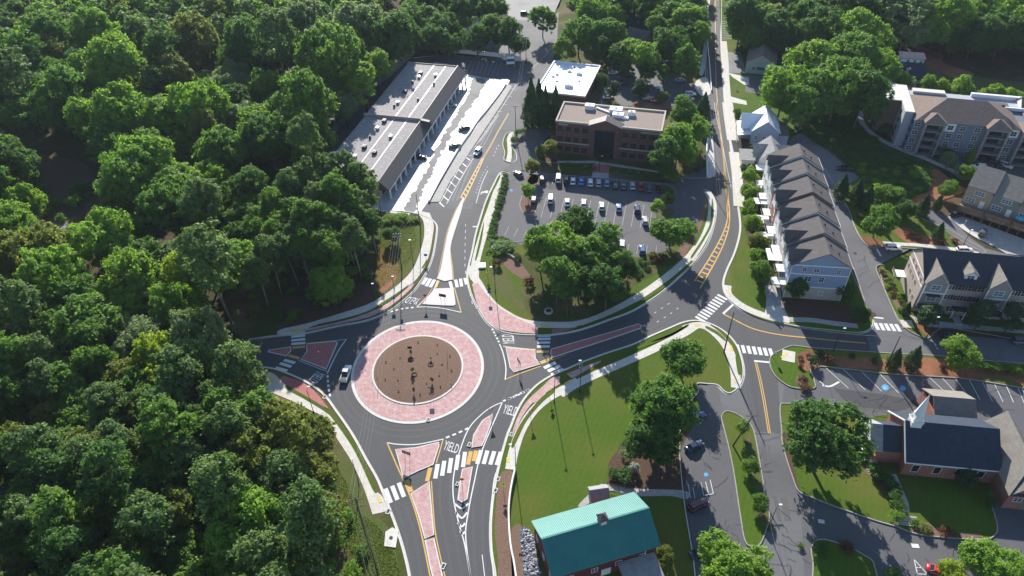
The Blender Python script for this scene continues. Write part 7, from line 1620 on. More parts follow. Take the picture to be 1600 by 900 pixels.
BL = [('forest', 'leaf_mid'), ('broad', 'leaf_mid'), ('forest', 'leaf_mid'), ('broad', 'leaf_dark'), ('broad', 'leaf_bright'), ('forest', 'leaf_bright'), ('pine', 'leaf_pine'), ('forest', 'leaf_olive'), ('broad', 'leaf_pale')]
nA = fill(UW, 10.2, 13.5, (5.4, 8.2), BL, 'woodland tree left of the strip mall and circle', 'of the upper left woods', .66, 400, (gap, gap2, [(252, 140), (300, 132), (305, 170), (258, 175)]), 62)
LW = [(-100, 545), (200, 530), (300, 520), (375, 560), (400, 592), (435, 632), (480, 665), (495, 700), (500, 740), (505, 800), (515, 960), (-60, 960)]
PL = [('pine', 'leaf_pine'), ('pine', 'leaf_pine'), ('pine', 'leaf_mid'), ('forest', 'leaf_mid'), ('forest', 'leaf_mid'), ('pine', 'leaf_dark'), ('forest', 'leaf_olive')]
nE = fill([(620, -60), (782, -60), (778, 20), (740, 38), (640, 48)], 9.5, 8, (5.0, 6.5), [('round', 'leaf_dark'), ('round', 'leaf_mid')], 'tree in the dark woods beyond the strip mall', 'beyond the strip mall', .6, 90, (), 14)
nB = fill(LW, 6.0, 14.0, (4.2, 5.8), PL, 'tree in the dense woods below the west road', 'of the lower left woods', .47, 300)
# north: pines behind the mall, trees round the upper car park and along the top edge
TN = [
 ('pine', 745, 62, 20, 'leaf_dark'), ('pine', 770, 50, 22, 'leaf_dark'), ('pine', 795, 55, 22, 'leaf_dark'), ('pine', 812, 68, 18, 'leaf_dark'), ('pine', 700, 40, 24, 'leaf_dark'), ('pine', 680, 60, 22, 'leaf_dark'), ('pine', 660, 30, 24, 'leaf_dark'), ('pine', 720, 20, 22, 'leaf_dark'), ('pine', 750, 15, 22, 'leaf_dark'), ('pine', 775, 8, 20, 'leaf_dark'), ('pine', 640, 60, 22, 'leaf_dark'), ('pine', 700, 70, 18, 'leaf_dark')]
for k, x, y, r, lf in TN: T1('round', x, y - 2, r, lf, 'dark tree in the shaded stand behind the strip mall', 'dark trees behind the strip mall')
for x, y, r, k, lf, lb in (
 (848, 32, 20, 'broad', 'leaf_mid', 'tree standing alone by the far street opposite the lot'), (905, 55, 26, 'broad', 'leaf_mid', 'tall tree beside the far street, nearest the white roof'), (925, 20, 24, 'broad', 'leaf_bright', 'bright tree at the top edge right of the far street'), (950, 55, 24, 'broad', 'leaf_mid', 'tree left of the grey hip roofed house'),
 (955, 30, 22, 'broad', 'leaf_bright', 'bright tree above the grey hip roofed house'), (985, 85, 22, 'broad', 'leaf_bright', 'bright tree in front of the grey hip roofed house'), (1012, 90, 18, 'forest', 'leaf_bright', 'smaller bright tree right in front of the grey hip roofed house'), (1048, 72, 27, 'broad', 'leaf_dark', 'large dark tree above the upper car park'),
 (1075, 35, 26, 'broad', 'leaf_bright', 'light green tree near the top left of the upper road'), (1092, 55, 16, 'forest', 'leaf_bright', 'bright narrow tree beside the upper road'), (1075, 95, 18, 'forest', 'leaf_mid', 'green tree between upper car park and upper road'), (878, 78, 14, 'forest', 'leaf_mid', 'small green tree at the corner of the white roof'),
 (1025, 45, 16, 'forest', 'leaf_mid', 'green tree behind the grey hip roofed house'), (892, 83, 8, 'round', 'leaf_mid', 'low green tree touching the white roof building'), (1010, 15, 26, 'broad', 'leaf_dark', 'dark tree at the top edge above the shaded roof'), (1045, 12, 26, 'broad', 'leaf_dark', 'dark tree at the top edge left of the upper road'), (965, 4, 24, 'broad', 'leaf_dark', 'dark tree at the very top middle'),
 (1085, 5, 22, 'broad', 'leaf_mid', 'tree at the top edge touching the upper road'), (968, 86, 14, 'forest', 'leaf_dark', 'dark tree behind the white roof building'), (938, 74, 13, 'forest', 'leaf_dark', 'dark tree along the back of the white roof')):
    T1(k, x, y, r, lf, lb)
for x, y, r, k, lf, lb in (
 (830, 162, 17, 'cone', 'leaf_conifer', 'broad dark conifer, leftmost beside the office'), (852, 168, 14, 'cone', 'leaf_conifer', 'dark conifer, middle of three beside the office'), (868, 160, 12, 'cone', 'leaf_conifer', 'dark conifer nearest the office corner'), (866, 172, 13, 'cone', 'leaf_conifer', 'lower dark conifer at the office corner'), (842, 150, 12, 'cone', 'leaf_conifer', 'dark conifer behind the leftmost one beside the office')):
    T1(k, x, y, r * .8, lf, lb, hs=1.55 if r > 13 else 1.45)
for x, y, r, k, lf, lb in (
 (852, 232, 15, 'round', 'leaf_olive', 'light olive young tree left of the office front'), (1060, 230, 30, 'broad', 'leaf_bright', 'large sunlit tree right of the office front'), (1085, 205, 24, 'broad', 'leaf_bright', 'bright tree beside the upper road right of the office'), (1070, 180, 20, 'forest', 'leaf_mid', 'green tree at the right back corner of the office'), (1040, 245, 22, 'forest', 'leaf_dark', 'shaded tree touching the office right front'),
 (1100, 165, 11, 'cone', 'leaf_conifer', 'tall dark conifer beside the upper road'), (1092, 180, 10, 'cone', 'leaf_conifer', 'dark conifer left of the tall roadside one'), (1048, 272, 12, 'round', 'leaf_bright', 'small bright tree at the right end of the car row'), (1050, 358, 27, 'round', 'leaf_mid', 'dense round tree at the right of the car park'), (1028, 324, 10, 'street', 'leaf_bright', 'small bright tree on the grass strip in the car park'), (1043, 312, 9, 'street', 'leaf_olive', 'thin young tree above the grass strip'),
 (832, 262, 11, 'street', 'leaf_olive', 'sparse young tree on the round car park island'), (825, 298, 10, 'street', 'leaf_bright', 'bright young tree on the left car park island'), (900, 352, 26, 'broad', 'leaf_dark', 'dark rounded tree, uppermost of the central group'), (868, 392, 38, 'broad', 'leaf_bright', 'large sunlit tree at the left of the central group'), (845, 385, 26, 'forest', 'leaf_mid', 'green tree at the left edge of the central group'), (925, 405, 36, 'broad', 'leaf_mid', 'large tree in the middle of the central group'),
 (945, 375, 24, 'forest', 'leaf_mid', 'loose leaved tree at the upper right of the central group'), (958, 410, 30, 'broad', 'leaf_mid', 'tree at the right of the central group'), (905, 440, 30, 'broad', 'leaf_dark', 'dark tree at the front of the central group'), (870, 435, 28, 'forest', 'leaf_mid', 'tree at the front left of the central group'), (950, 445, 26, 'forest', 'leaf_dark', 'dark tree at the front right of the central group'), (982, 425, 18, 'round', 'leaf_dark', 'small dark tree at the right end of the central group'),
 (960, 140, 10, 'column', 'leaf_conifer', 'slim dark tree on the left island of the upper car park'), (1000, 138, 13, 'round', 'leaf_conifer', 'dense rounded tree in the middle of the upper car park'), (1038, 115, 10, 'column', 'leaf_mid', 'light young tree at the back of the upper car park'), (1012, 112, 13, 'round', 'leaf_dark', 'dark small tree at the back of the upper car park'), (1034, 150, 9, 'round', 'leaf_olive', 'small olive tree between cars of the upper car park'), (1080, 118, 10, 'street', 'leaf_olive', 'small reddish olive tree at the right of the upper car park'), (978, 108, 10, 'column', 'leaf_dark', 'slim dark tree behind the white roof side'),
 (940, 125, 9, 'column', 'leaf_dark', 'narrow dark tree against the white roof building wall')):
    T1(k, x, y, r, lf, lb)
# east side of the upper road
for x, y, r, k, lf, lb in (
 (1225, 142, 36, 'broad', 'leaf_bright', 'large sunlit tree nearest the blue house'), (1268, 110, 38, 'broad', 'leaf_bright', 'big bright tree above the one beside the blue house'), (1345, 60, 38, 'broad', 'leaf_bright', 'bright tree at the top of the big cluster'), (1330, 95, 40, 'broad', 'leaf_mid', 'green tree in the middle of the big cluster'), (1310, 140, 44, 'broad', 'leaf_mid', 'wide green tree in front of the big cluster'), (1370, 110, 30, 'broad', 'leaf_bright', 'bright tree at the right edge of the big cluster beside the white house'),
 (1258, 165, 34, 'broad', 'leaf_mid', 'green tree behind the blue house'), (1350, 150, 30, 'forest', 'leaf_dark', 'dark tree at the apartment path'), (1180, 40, 30, 'broad', 'leaf_mid', 'tree beside the parking bays of the upper road'), (1160, 30, 24, 'forest', 'leaf_dark', 'dark tree hugging the upper road near the top'), (1215, 50, 32, 'broad', 'leaf_dark', 'dark tree above the pale green shop'), (1250, 30, 32, 'broad', 'leaf_mid', 'tree at the top right of the upper road'), (1225, 12, 32, 'broad', 'leaf_mid', 'tree at the top edge right of the upper road'), (1285, 50, 34, 'broad', 'leaf_dark', 'dark tree behind the big bright cluster'), (1190, 8, 28, 'broad', 'leaf_dark', 'dark tree at the very top right of the upper road'),
 (1420, 38, 36, 'broad', 'leaf_pale', 'pale wide tree above the white house'), (1470, 30, 40, 'broad', 'leaf_bright', 'yellowish tree at the top edge above the bare slope'), (1520, 30, 32, 'broad', 'leaf_mid', 'tree above the field at upper right'), (1548, 30, 30, 'broad', 'leaf_bright', 'bright tree at the top near the upper right corner'), (1588, 34, 32, 'broad', 'leaf_bright', 'bright tree at the upper right corner'), (1482, 46, 28, 'broad', 'leaf_dark', 'dark tree above the bare clay slope'), (1568, 54, 30, 'broad', 'leaf_dark', 'dark tree behind the field'), (1525, 54, 30, 'broad', 'leaf_dark', 'dark tree in the middle behind the field'), (1618, 62, 30, 'broad', 'leaf_mid', 'tree at the right edge behind the field'),
 (1380, 20, 36, 'broad', 'leaf_dark', 'dark tree at the top above the big cluster'), (1320, 15, 36, 'broad', 'leaf_dark', 'dark tree at the top edge left of the big cluster'), (1585, 10, 34, 'broad', 'leaf_mid', 'tree in the very upper right corner'), (1510, 5, 34, 'broad', 'leaf_mid', 'tree at the top edge right of centre'), (1440, 5, 34, 'broad', 'leaf_dark', 'dark tree at the top edge above the pale one')):
    T1(k, x, y, r, lf, lb)
for x, y, r, lb in ((1411, 128, 14, 'leftmost bright tree behind the apartment roof'), (1450, 133, 14, 'second bright tree behind the apartment roof'), (1472, 137, 12, 'small bright tree third behind the apartment roof'), (1502, 138, 18, 'largest bright tree behind the apartment roof'), (1545, 144, 15, 'bright tree behind the right apartment gables'), (1570, 148, 14, 'bright tree right behind the apartment gables'), (1595, 150, 13, 'rightmost bright tree behind the apartments')):
    T1('round', x, y, r, 'leaf_bright', lb)
for x, y, r, k, lf, lb in (
 (1488, 205, 17, 'round', 'leaf_mid', 'tree against the apartment front'), (1483, 250, 12, 'round', 'leaf_pale', 'pale round tree at the bend of the apartment path'), (1510, 270, 13, 'round', 'leaf_mid', 'round tree at the corner of the apartment parking'), (1518, 242, 7, 'cone', 'leaf_bright', 'small pointed tree beside the apartment parking'), (1480, 294, 13, 'round', 'leaf_mid', 'round tree on the red clay slope'),
 (1374, 345, 24, 'round', 'leaf_mid', 'round tree beside the alley on the pine straw bed'), (1417, 325, 14, 'round', 'leaf_dark', 'dark bushy tree above the garden bed'), (1445, 320, 10, 'cone', 'leaf_conifer', 'small dark conifer below the clay slope'), (1467, 316, 7, 'cone', 'leaf_conifer', 'tiny dark conifer nearest the clay slope'), (1468, 362, 9, 'cone', 'leaf_conifer', 'pointed dark conifer behind the dark roofed terrace'),
 (1317, 292, 11, 'cone', 'leaf_conifer', 'dark conifer, leftmost behind the alley end'), (1341, 298, 11, 'cone', 'leaf_conifer', 'dark conifer, middle behind the alley end'), (1357, 308, 11, 'cone', 'leaf_conifer', 'dark conifer, rightmost behind the alley end'), (1395, 300, 16, 'round', 'leaf_mid', 'vine covered tree at the foot of the green slope'), (1375, 300, 13, 'round', 'leaf_bright', 'bright vine covered bush on the green slope'),
 (1502, 553, 24, 'round', 'leaf_bright', 'bright green tree between the east street and church car park'), (1400, 560, 11, 'cone', 'leaf_conifer', 'left of two pointed conifers beside the church car park'), (1430, 558, 12, 'cone', 'leaf_conifer', 'right of two pointed conifers beside the church car park'),
 (1455, 495, 15, 'column', 'leaf_conifer', 'dense street tree before the gabled terrace end'), (1535, 492, 17, 'column', 'leaf_conifer', 'dense dark street tree in the middle of the terrace front'), (1582, 497, 17, 'column', 'leaf_conifer', 'dense dark street tree at the right of the terrace front'), (1418, 482, 7, 'cone', 'leaf_conifer', 'small dark conifer at the tan wall corner'),
 (1245, 450, 17, 'round', 'leaf_dark', 'tree before the left of the blue gable end'), (1318, 452, 15, 'round', 'leaf_dark', 'tree before the right of the blue gable end'), (1347, 490, 13, 'round', 'leaf_dark', 'dark tree at the alley corner below the blue gable end'), (1190, 425, 18, 'round', 'leaf_mid', 'round tree at the lawn before the white canopies'),
 (1068, 560, 29, 'round', 'leaf_mid', 'airy tree alone on the lawn near the junction'), (1035, 640, 52, 'broad', 'leaf_mid', 'very large dark green tree on the lawn beside the driveway'), (1020, 680, 40, 'broad', 'leaf_dark', 'dark lower half tree behind the white flowering bush'), (1291, 690, 60, 'broad', 'leaf_dark', 'very large dark oak beside the church'),
 (1145, 885, 52, 'broad', 'leaf_bright', 'bright green tree at the bottom right of the barn'), (1550, 872, 38, 'round', 'leaf_bright', 'light green tree at the bottom right corner'), (1490, 895, 20, 'round', 'leaf_yellow', 'small yellow green tree at the bottom beside the red car'), (1395, 900, 14, 'round', 'leaf_mid', 'small tree at the bottom edge left of the red car'),
 (1163, 668, 10, 'street', 'leaf_mid', 'small tree at the top of the grass strip'), (1174, 728, 12, 'round', 'leaf_mid', 'small tree in the middle of the grass strip'), (1187, 787, 13, 'round', 'leaf_mid', 'small tree near the bottom of the grass strip'), (1037, 866, 13, 'round', 'leaf_olive', 'small olive tree at the right corner of the barn'), (612, 365, 12, 'round', 'leaf_dark', 'small dark tree on the rough grass below the strip mall'), (1510, 745, 15, 'round', 'leaf_conifer', 'dark tree against the church side wall'), (1548, 780, 1 + 9, 'round', 'leaf_dark', 'small tree at the church wing corner'),
 (1172, 275, 12, 'street', 'leaf_bright', 'young tree, uppermost in the row before the townhouses'), (1173, 300, 14, 'round', 'leaf_bright', 'second tree from the top in the row before the townhouses'), (1170, 325, 13, 'round', 'leaf_bright', 'third tree from the top in the row before the townhouses'), (1178, 350, 14, 'round', 'leaf_bright', 'fourth tree from the top in the row before the townhouses'), (1185, 378, 14, 'round', 'leaf_olive', 'olive tinted tree fifth in the row before the townhouses'), (1186, 400, 13, 'round', 'leaf_bright', 'sixth tree in the row before the townhouses, above the round dark one')):
    if r > 0: T1(k, x, y, r, lf, lb)
for a, b, r in placed[len(occ):]: occ.append((a, b, rad_m(Vector((a, b, 0)), r) * .8))
nC = fill([(1130, -70), (1700, -70), (1720, 62), (1600, 60), (1450, 50), (1395, 46), (1370, 60), (1300, 70), (1240, 60), (1150, 60)], 13, 12, (6.0, 9.0), [('broad', 'leaf_mid'), ('broad', 'leaf_dark'), ('broad', 'leaf_mid'), ('broad', 'leaf_olive')], 'tree of the far woods along the upper right edge', 'of the upper right woods', .62, 120, (), 34)
nD = fill([(890, -60), (1095, -60), (1095, 60), (1060, 60), (1020, 35), (960, 15), (900, 5)], 12, 12, (5.5, 8.0), [('broad', 'leaf_mid'), ('broad', 'leaf_dark')], 'tree in the woods between the two far streets', 'of the top middle woods', .62, 60, (), 20)
# the far woods that read as one mass: one joined object
vs_ = []; mi_ = []; LM = ['leaf_mid', 'leaf_dark', 'leaf_bright', 'leaf_pine', 'leaf_olive', 'leaf_pale']
for wx, wy, s_, lf in LOW:
    c = rnd.choice(lowp); a_ = rnd.uniform(0, 6.28); ca, sa = math.cos(a_), math.sin(a_); q = c * s_
    vs_.append(np.stack([q[:, 0] * ca - q[:, 1] * sa + wx, q[:, 0] * sa + q[:, 1] * ca + wy, c[:, 2] * (.8 + .25 * s_)], 1)); mi_.append(np.full(len(c) // 4, LM.index(lf), np.int32))
v_ = np.concatenate(vs_).astype(np.float32); n_ = len(v_) // 4
me = bpy.data.meshes.new('far_woods'); me.vertices.add(n_ * 4); me.vertices.foreach_set('co', v_.reshape(-1)); me.loops.add(n_ * 4); me.loops.foreach_set('vertex_index', np.arange(n_ * 4, dtype=np.int32))
me.polygons.add(n_); me.polygons.foreach_set('loop_start', np.arange(0, n_ * 4, 4, dtype=np.int32)); me.polygons.foreach_set('loop_total', np.full(n_, 4, np.int32))
for q in LM: me.materials.append(M[q])
me.polygons.foreach_set('material_index', np.concatenate(mi_)); me.update(calc_edges=True)
fw = bpy.data.objects.new('far_woods', me); col.objects.link(fw); fw['kind'] = 'stuff'
print('LOW', len(LOW), n_)
# things growing low: shrubs and hedges
def shrub(t, x, y, r, leaf, label, group=None, hs=1.0, z0=.14):
    q = px_(t, x, y); return tree('shrub', q[0], q[1], r / T[t][2], leaf, label, group, 'shrub', z0, hs, at='crown')
hl = ground(px('Y3', [(172, 130), (165, 170), (150, 230), (135, 290), (122, 340), (110, 390), (100, 440), (97, 465)]), .15, True, False, 4)
hp = MB(); n_h = 17
tot = [0]
for a, b in zip(hl, hl[1:]): tot.append(tot[-1] + (b - a).length)
for k in range(n_h):
    s = tot[-1] * k / (n_h - 1); i = max(j for j in range(len(tot)) if tot[j] <= s + 1e-6); i = min(i, len(hl) - 2); p = hl[i].lerp(hl[i + 1], (s - tot[i]) / max(1e-6, tot[i + 1] - tot[i]))
    tree_at('shrub', p.x, p.y, 1.25, 'leaf_dark', 'clipped shrub in the long hedge between footpath and car park', 'hedge shrubs along the car park', 'shrub', .15, .85, name='hedge_shrub')
for x, y in ((120, 455), (150, 462), (180, 470)): shrub('Y3', x, y, 17, 'leaf_dark', 'clipped shrub in the short hedge at the lower left of the car park', 'short hedge at the car park', .8)
for t, x, y, r, lf, lb, hs in (('Y3', 125, 505, 62, 'leaf_mid', 'wide low juniper mound at the north corner lawn', .35), ('Y3', 185, 505, 42, 'leaf_mid', 'second low juniper mound beside the wide one', .4), ('Y3', 125, 595, 24, 'leaf_red', 'dark red rounded bush on the corner lawn', .9), ('Y3', 240, 555, 24, 'leaf_olive', 'small olive bush beside the stone monument wall', .8), ('Y3', 300, 685, 26, 'leaf_red', 'reddish brown bush at the edge of the dark grass', .9),
    ('Y2', 95, 570, 24, 'leaf_dark', 'rounded bush on the narrow island, lower one', .8), ('Y2', 130, 520, 30, 'leaf_dark', 'rounded bush on the narrow island, upper one', .8), ('Y3', 780, 505, 22, 'leaf_olive', 'bush near the white car under the trees', .8), ('Y3', 900, 632, 15, 'leaf_dark', 'round shrub upper right of the central trees', .9), ('Y3', 885, 655, 14, 'leaf_dark', 'round shrub below the first beside the central trees', .9), ('Y3', 830, 705, 16, 'leaf_red', 'brownish round shrub, right of two', .8), ('Y3', 800, 722, 18, 'leaf_red', 'brownish round shrub, left of two', .8), ('Y3', 935, 595, 20, 'leaf_dark', 'dark shrub in the row beside the dark bed', .9), ('Y3', 905, 580, 16, 'leaf_mid', 'green shrub at the top of the dark bed row', .9),
    ('Y3', 970, 545, 30, 'leaf_olive', 'low olive hedge piece beside the blue car', .6), ('Y3', 1030, 560, 26, 'leaf_red', 'reddish shrub by the dense round tree', .7), ('Y3', 990, 575, 22, 'leaf_red', 'reddish shrub left of the dense round tree', .7), ('Y3', 1165, 430, 30, 'leaf_bright', 'bright bush on the mulch peninsula', .7), ('Y2', 1180, 730, 26, 'leaf_red', 'red leaved bush below the large sunlit tree', .9), ('Y2', 1270, 750, 26, 'leaf_red', 'brown bush beside the upper road wall', .9),
    ('Z4', 655, 335, 30, 'leaf_pale', 'pale green bush, upper one at the mulch bed on the lawn', 1), ('Z4', 692, 398, 26, 'leaf_flower', 'white flowering bush beside the big lawn tree', 1), ('Z4', 640, 430, 44, 'leaf_dark', 'dark green bush in the mulch bed below the white one', .7), ('Z4', 600, 420, 30, 'leaf_dark', 'dark bush at the left of the mulch bed', .7),
    ('Z5', 892, 382, 20, 'leaf_conifer', 'dark rounded bush behind the monument sign', 1), ('Z5', 872, 430, 28, 'leaf_conifer', 'large dark rounded bush right of the monument sign', 1.1), ('Z5', 922, 388, 16, 'leaf_olive', 'olive rounded bush near the monument sign', 1.2), ('Z5', 955, 415, 26, 'leaf_red', 'dark red bush at the start of the pine straw', .8), ('Z5', 845, 400, 14, 'leaf_red', 'small reddish bush left of the dark rounded ones', .8), ('Z5', 800, 412, 14, 'leaf_red', 'small russet bush at the left of the monument sign', .7), ('Z5', 798, 455, 16, 'leaf_red', 'russet bush below the monument sign', .7), ('Z5', 812, 535, 26, 'leaf_red', 'dark red bush on its own mulch ring', .9),
    ('Z8', 568, 660, 18, 'leaf_conifer', 'small dark bush on the straw left of the utility pole', .9), ('Z8', 712, 688, 24, 'leaf_conifer', 'low dark bush just left of the utility pole', .7), ('Z8', 1100, 725, 20, 'leaf_red', 'dead brown shrub on the pine straw', .8),
    ('W8', 490, 800 - 10, 30, 'leaf_mid', 'overgrown bush beside the lower left verge', .8), ('W8', 420, 650, 34, 'leaf_bright', 'bright bush at the woods edge beside the verge', .8), ('W8', 380, 760, 40, 'leaf_mid', 'leafy bush at the woods edge beside the pole', .8), ('W8', 450, 880, 36, 'leaf_bright', 'leafy bush at the bottom woods edge', .8), ('W8', 300, 330, 34, 'leaf_olive', 'bush below the lower left footpath', .8),
    ('X7', 790, 350, 40, 'leaf_bright', 'bright weedy bush on the rough grass top', .5), ('X7', 720, 350, 34, 'leaf_bright', 'weedy bush at the upper left of the rough grass', .5), ('X7', 860, 360, 26, 'leaf_mid', 'weedy bush at the right of the rough grass', .4),
    ('V6', 385, 80, 36, 'leaf_dark', 'dark hedge like bush beside the upper footpath', .8), ('V6', 430, 535, 26, 'leaf_mid', 'bush below the side drive', .8), ('V6', 480, 580, 30, 'leaf_olive', 'brownish bush above the townhouse tree row', .8), ('V6', 500, 520, 34, 'leaf_bright', 'bright bush beside the light grey cottage', .8), ('V6', 425, 450, 26, 'leaf_flower', 'white flowering bush at the drive beside the cottage', .7),
    ('Z7', 620, 680, 28, 'leaf_olive', 'olive bush at the lower wall of the church lawn', .7), ('Z7', 712, 690, 26, 'leaf_red', 'brownish bush at the lower wall of the church lawn', .7), ('Z7', 770, 705, 18, 'leaf_olive', 'small bush right along the church lawn wall', .6), ('Z7', 575, 655, 22, 'leaf_mid', 'bush beside the church steps', .7), ('Z7', 30, 765 - 10, 16, 'leaf_mid', 'small bush at the drive corner', .6), ('Z7', 140, 770, 34, 'leaf_dark', 'dark bush at the upper left of the bottom lawn', .6), ('Z7', 250, 765, 30, 'leaf_red', 'dull bush at the upper right of the bottom lawn', .6), ('Z7', 55, 20 + 0, 24, 'leaf_red', 'dark bush at the church lot corner island', .8),
    ('Y7', 150, 360, 24, 'leaf_bright', 'bright bush beside the alley conifers', .9), ('Y7', 270, 370, 30, 'leaf_mid', 'bush between conifers and round tree', .8), ('Y7', 350, 385, 26, 'leaf_mid', 'bush behind the round alley tree', .8), ('Y7', 165, 440, 18, 'leaf_red', 'red bush beside the alley kerb', .8), ('Y7', 510, 410, 20, 'leaf_bright', 'bright bush beside the small conifer', .8), ('Y7', 720, 585, 20, 'leaf_red', 'red bush on the rear green island', .6), ('Y7', 445, 545, 24, 'leaf_red', 'reddish bush at the garden bed, left one', .6), ('Y7', 500, 565, 22, 'leaf_red', 'reddish bush at the garden bed, right one', .6), ('Y7', 650, 600, 14, 'leaf_red', 'small reddish bush beside the pointed conifer', .6),
    ('Y6', 330, 540, 50, 'leaf_dark', 'low dark bush at the apartment wall foot, left one', .7), ('Y6', 420, 590, 44, 'leaf_dark', 'low dark bush at the apartment wall foot, second', .7), ('Y6', 560, 620, 60, 'leaf_dark', 'wide dark bush at the apartment wall foot, third', .6), ('Y6', 660, 660, 50, 'leaf_dark', 'dark bush under the apartment front tree', .7), ('Y6', 850, 640, 30, 'leaf_dark', 'dark bush beside the apartment entrance', .8), ('Y6', 250, 480, 30, 'leaf_red', 'dull red bush at the brown apartment end', .7)):
    shrub(t, x, y, r, lf, lb, None, hs)
for k, (x, y) in enumerate(((385, 405), (425, 440), (455, 470), (468, 500), (478, 535), (485, 570), (487, 618), (400, 425), (440, 455))):
    shrub('Z7', x, y, 30, 'leaf_dark' if k != 6 else 'leaf_bright', 'clipped round shrub in the line beside the church walk' if k != 6 else 'bright clipped shrub at the lower end of the church walk line', 'shrubs beside the church walk' if k != 6 else None, .95)
for k, (x, y) in enumerate(((740, 165), (755, 190), (768, 215), (785, 240), (800, 262), (815, 285), (832, 300), (845, 320), (856, 345), (868, 365), (848, 385), (760, 170), (790, 215), (812, 250), (775, 255), (800, 295), (880, 370))):
    shrub('Z8', x, y, 15, ['leaf_dark', 'leaf_red', 'leaf_bright', 'leaf_olive'][k % 4], 'small rounded shrub in the bed beside the tan end wall', 'bed shrubs beside the tan end wall', .8)
for k in range(8): shrub('V8', 1275 + 46 * k, 225 + 6 * k + (k % 2) * 6, 34, 'leaf_mid' if k % 3 else 'leaf_bright', 'bushy shrub in the hedge between east street and church car park', 'hedge shrubs right of the bright tree', .9)
for k in range(9): shrub('Y2', 440 + 55 * k + (60 if k > 3 else 0), 722 + 8 * k, 16, 'leaf_mid', 'small shrub in the lawn before the office front', 'shrubs before the office', .8)
gk = 'shrub clumps of the vine covered slope'
kz = [(1235, 190), (1290, 165), (1335, 185), (1370, 225), (1425, 250), (1455, 275), (1450, 300), (1400, 315), (1345, 280), (1300, 240), (1250, 208)]
n_ = 0
while n_ < 150:
    x, y = rnd.uniform(1230, 1460), rnd.uniform(165, 318)
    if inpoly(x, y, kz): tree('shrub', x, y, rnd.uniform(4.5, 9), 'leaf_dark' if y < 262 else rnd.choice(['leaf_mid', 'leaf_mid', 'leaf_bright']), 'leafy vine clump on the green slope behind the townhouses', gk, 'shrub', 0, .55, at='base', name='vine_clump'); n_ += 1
# understory at woodland edges
n_ = 0; edge = [(380, 470), (480, 470), (560, 440), (600, 400), (600, 340), (575, 340), (560, 420), (470, 460), (375, 500)]
for P_, cnt in (([(385, 440), (560, 400), (590, 400), (592, 440), (540, 470), (470, 500), (385, 512)], 34), ([(400, 612), (440, 640), (490, 668), (505, 720), (518, 780), (530, 860), (540, 900), (500, 900), (490, 780), (470, 700), (400, 650)], 50), ([(40, 290), (140, 290), (140, 350), (40, 350)], 16)):
    n_ = 0
    while n_ < cnt:
        x, y = rnd.uniform(30, 600), rnd.uniform(280, 900)
        if inpoly(x, y, P_): tree('shrub', x, y, rnd.uniform(5, 12), rnd.choice(['leaf_mid', 'leaf_dark', 'leaf_mid', 'leaf_bright']), 'undergrowth bush at the edge of the left woods', 'undergrowth bushes at the woods edge', 'shrub', 0, .9, at='base', name='undergrowth_bush'); n_ += 1
# saplings and small plants on the roundabout mound
w0 = Vector((RC[0], RC[1], 0))
for x, y, s, lf, lb in ((1050, 595, 1.0, 'leaf_mid', 'small bushy sapling, uppermost on the roundabout mound'), (1172, 630, .7, 'leaf_bright', 'thin sapling right of the uppermost one on the mound'), (1058, 712, 1.2, 'leaf_mid', 'larger sapling in the middle of the mound'), (1178, 770, 1.0, 'leaf_red', 'dark red sapling at the right of the mound'), (1068, 830, 1.0, 'leaf_red', 'dark red sapling at the bottom of the mound')):
    q = px_('Z1', x, y); w = G(q[0], q[1], 1.6); tree_at('street', w.x, w.y, (.21 * s), lf, lb, None, 'sapling', .45, 1.3, name='sapling')
for x, y in ((1093, 540), (1213, 553), (1212, 612), (1292, 625), (980, 638), (892, 662), (942, 707), (1243, 680), (1302, 715), (888, 770), (967, 778), (1055, 757), (1148, 797), (1225, 748), (1300, 805), (970, 845), (1105, 862), (1232, 815)):
    q = px_('Z1', x, y); w = G(q[0], q[1], .5); tree_at('shrub', w.x, w.y, .2, 'leaf_conifer', 'tiny dark plant on the mulch of the roundabout mound', 'tiny plants on the roundabout mound', 'shrub', .42, 1.0)
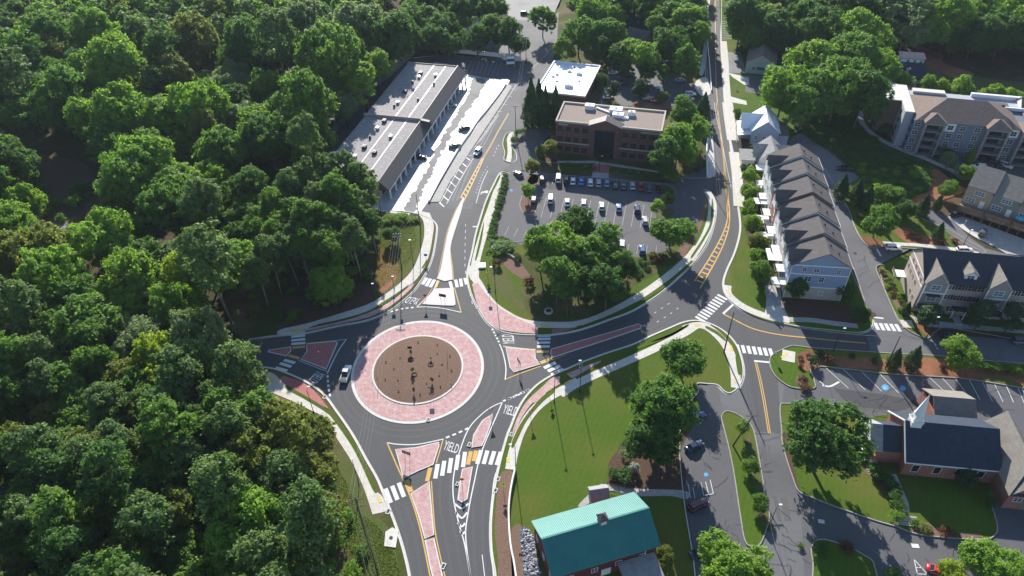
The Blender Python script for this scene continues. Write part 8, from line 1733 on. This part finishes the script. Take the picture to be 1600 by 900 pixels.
for x, y in ((1050, 648), (1172, 680), (1070, 742)):
    q = px_('Z1', x, y); w = G(q[0], q[1], .5); mb = MB(); n2 = 20
    W = [Vector((w.x + .65 * math.cos(2 * PI * i / n2), w.y + .65 * math.sin(2 * PI * i / n2), 0)) for i in range(n2)]; strip(mb, W, -.12, .12, .72, .4, True); o = mb.build('soil_ring', M['mulch_dark'], cen)
for x, y in ((1160, 818), (1172, 821), (1183, 819)):
    q = px_('Z1', x, y); w = G(q[0], q[1], .5); tree_at('shrub', w.x, w.y, .2, 'leaf_flower', 'tiny purple flowering plant near the bottom of the mound', 'purple plants on the mound', 'shrub', .42, 1.0)
# grass and leaf litter that nobody could count
def scatter_stuff(name, label, P_, n, size, leaf, z, tilt=1.0, h=(.0, .12)):
    xs = [p[0] for p in P_]; ys = [p[1] for p in P_]; pts = []
    while len(pts) < n:
        x, y = rnd.uniform(min(xs), max(xs)), rnd.uniform(min(ys), max(ys))
        if inpoly(x, y, P_): w = G(x, y, z); pts.append((w.x, w.y, z + rnd.uniform(*h)))
    c = np.array(pts, np.float32); nr = rng.normal(0, 1, (n, 3)); nr[:, 2] = abs(nr[:, 2]) * tilt
    o = link(name, leaves_mesh(name, c, nr, size), M[leaf]); o['kind'] = 'stuff'
scatter_stuff('rough_grass', '', [(600, 345), (645, 352), (652, 372), (645, 400), (622, 428), (590, 455), (585, 400)], 9000, .12, 'leaf_olive', .16)
scatter_stuff('rough_grass', '', [(505, 705), (520, 712), (540, 750), (562, 800), (590, 820), (612, 850), (628, 905), (560, 905), (520, 800)], 9000, .12, 'leaf_olive', .16)
scatter_stuff('ground_vine', '', kz, 45000, .22, 'leaf_dark', .25, 1.0, (0, .5))
print('TREES', nA, nB, nC, nD, len(placed))
# ================================================================== AIR
hz = MB(); hz.box(-700, 700, -120, 1500, -1.0, 150.0)
hm = bpy.data.materials.new('haze_air'); hm.use_nodes = True
N = hm.node_tree.nodes; N.remove(N['Principled BSDF'])
vp = N.new('ShaderNodeVolumePrincipled'); vp.inputs['Color'].default_value = (.72, .84, 1.0, 1); vp.inputs['Density'].default_value = HAZE; vp.inputs['Anisotropy'].default_value = .2
hm.node_tree.links.new(vp.outputs[0], N['Material Output'].inputs['Volume'])
hzo = hz.build('haze', hm); hzo['kind'] = 'stuff'
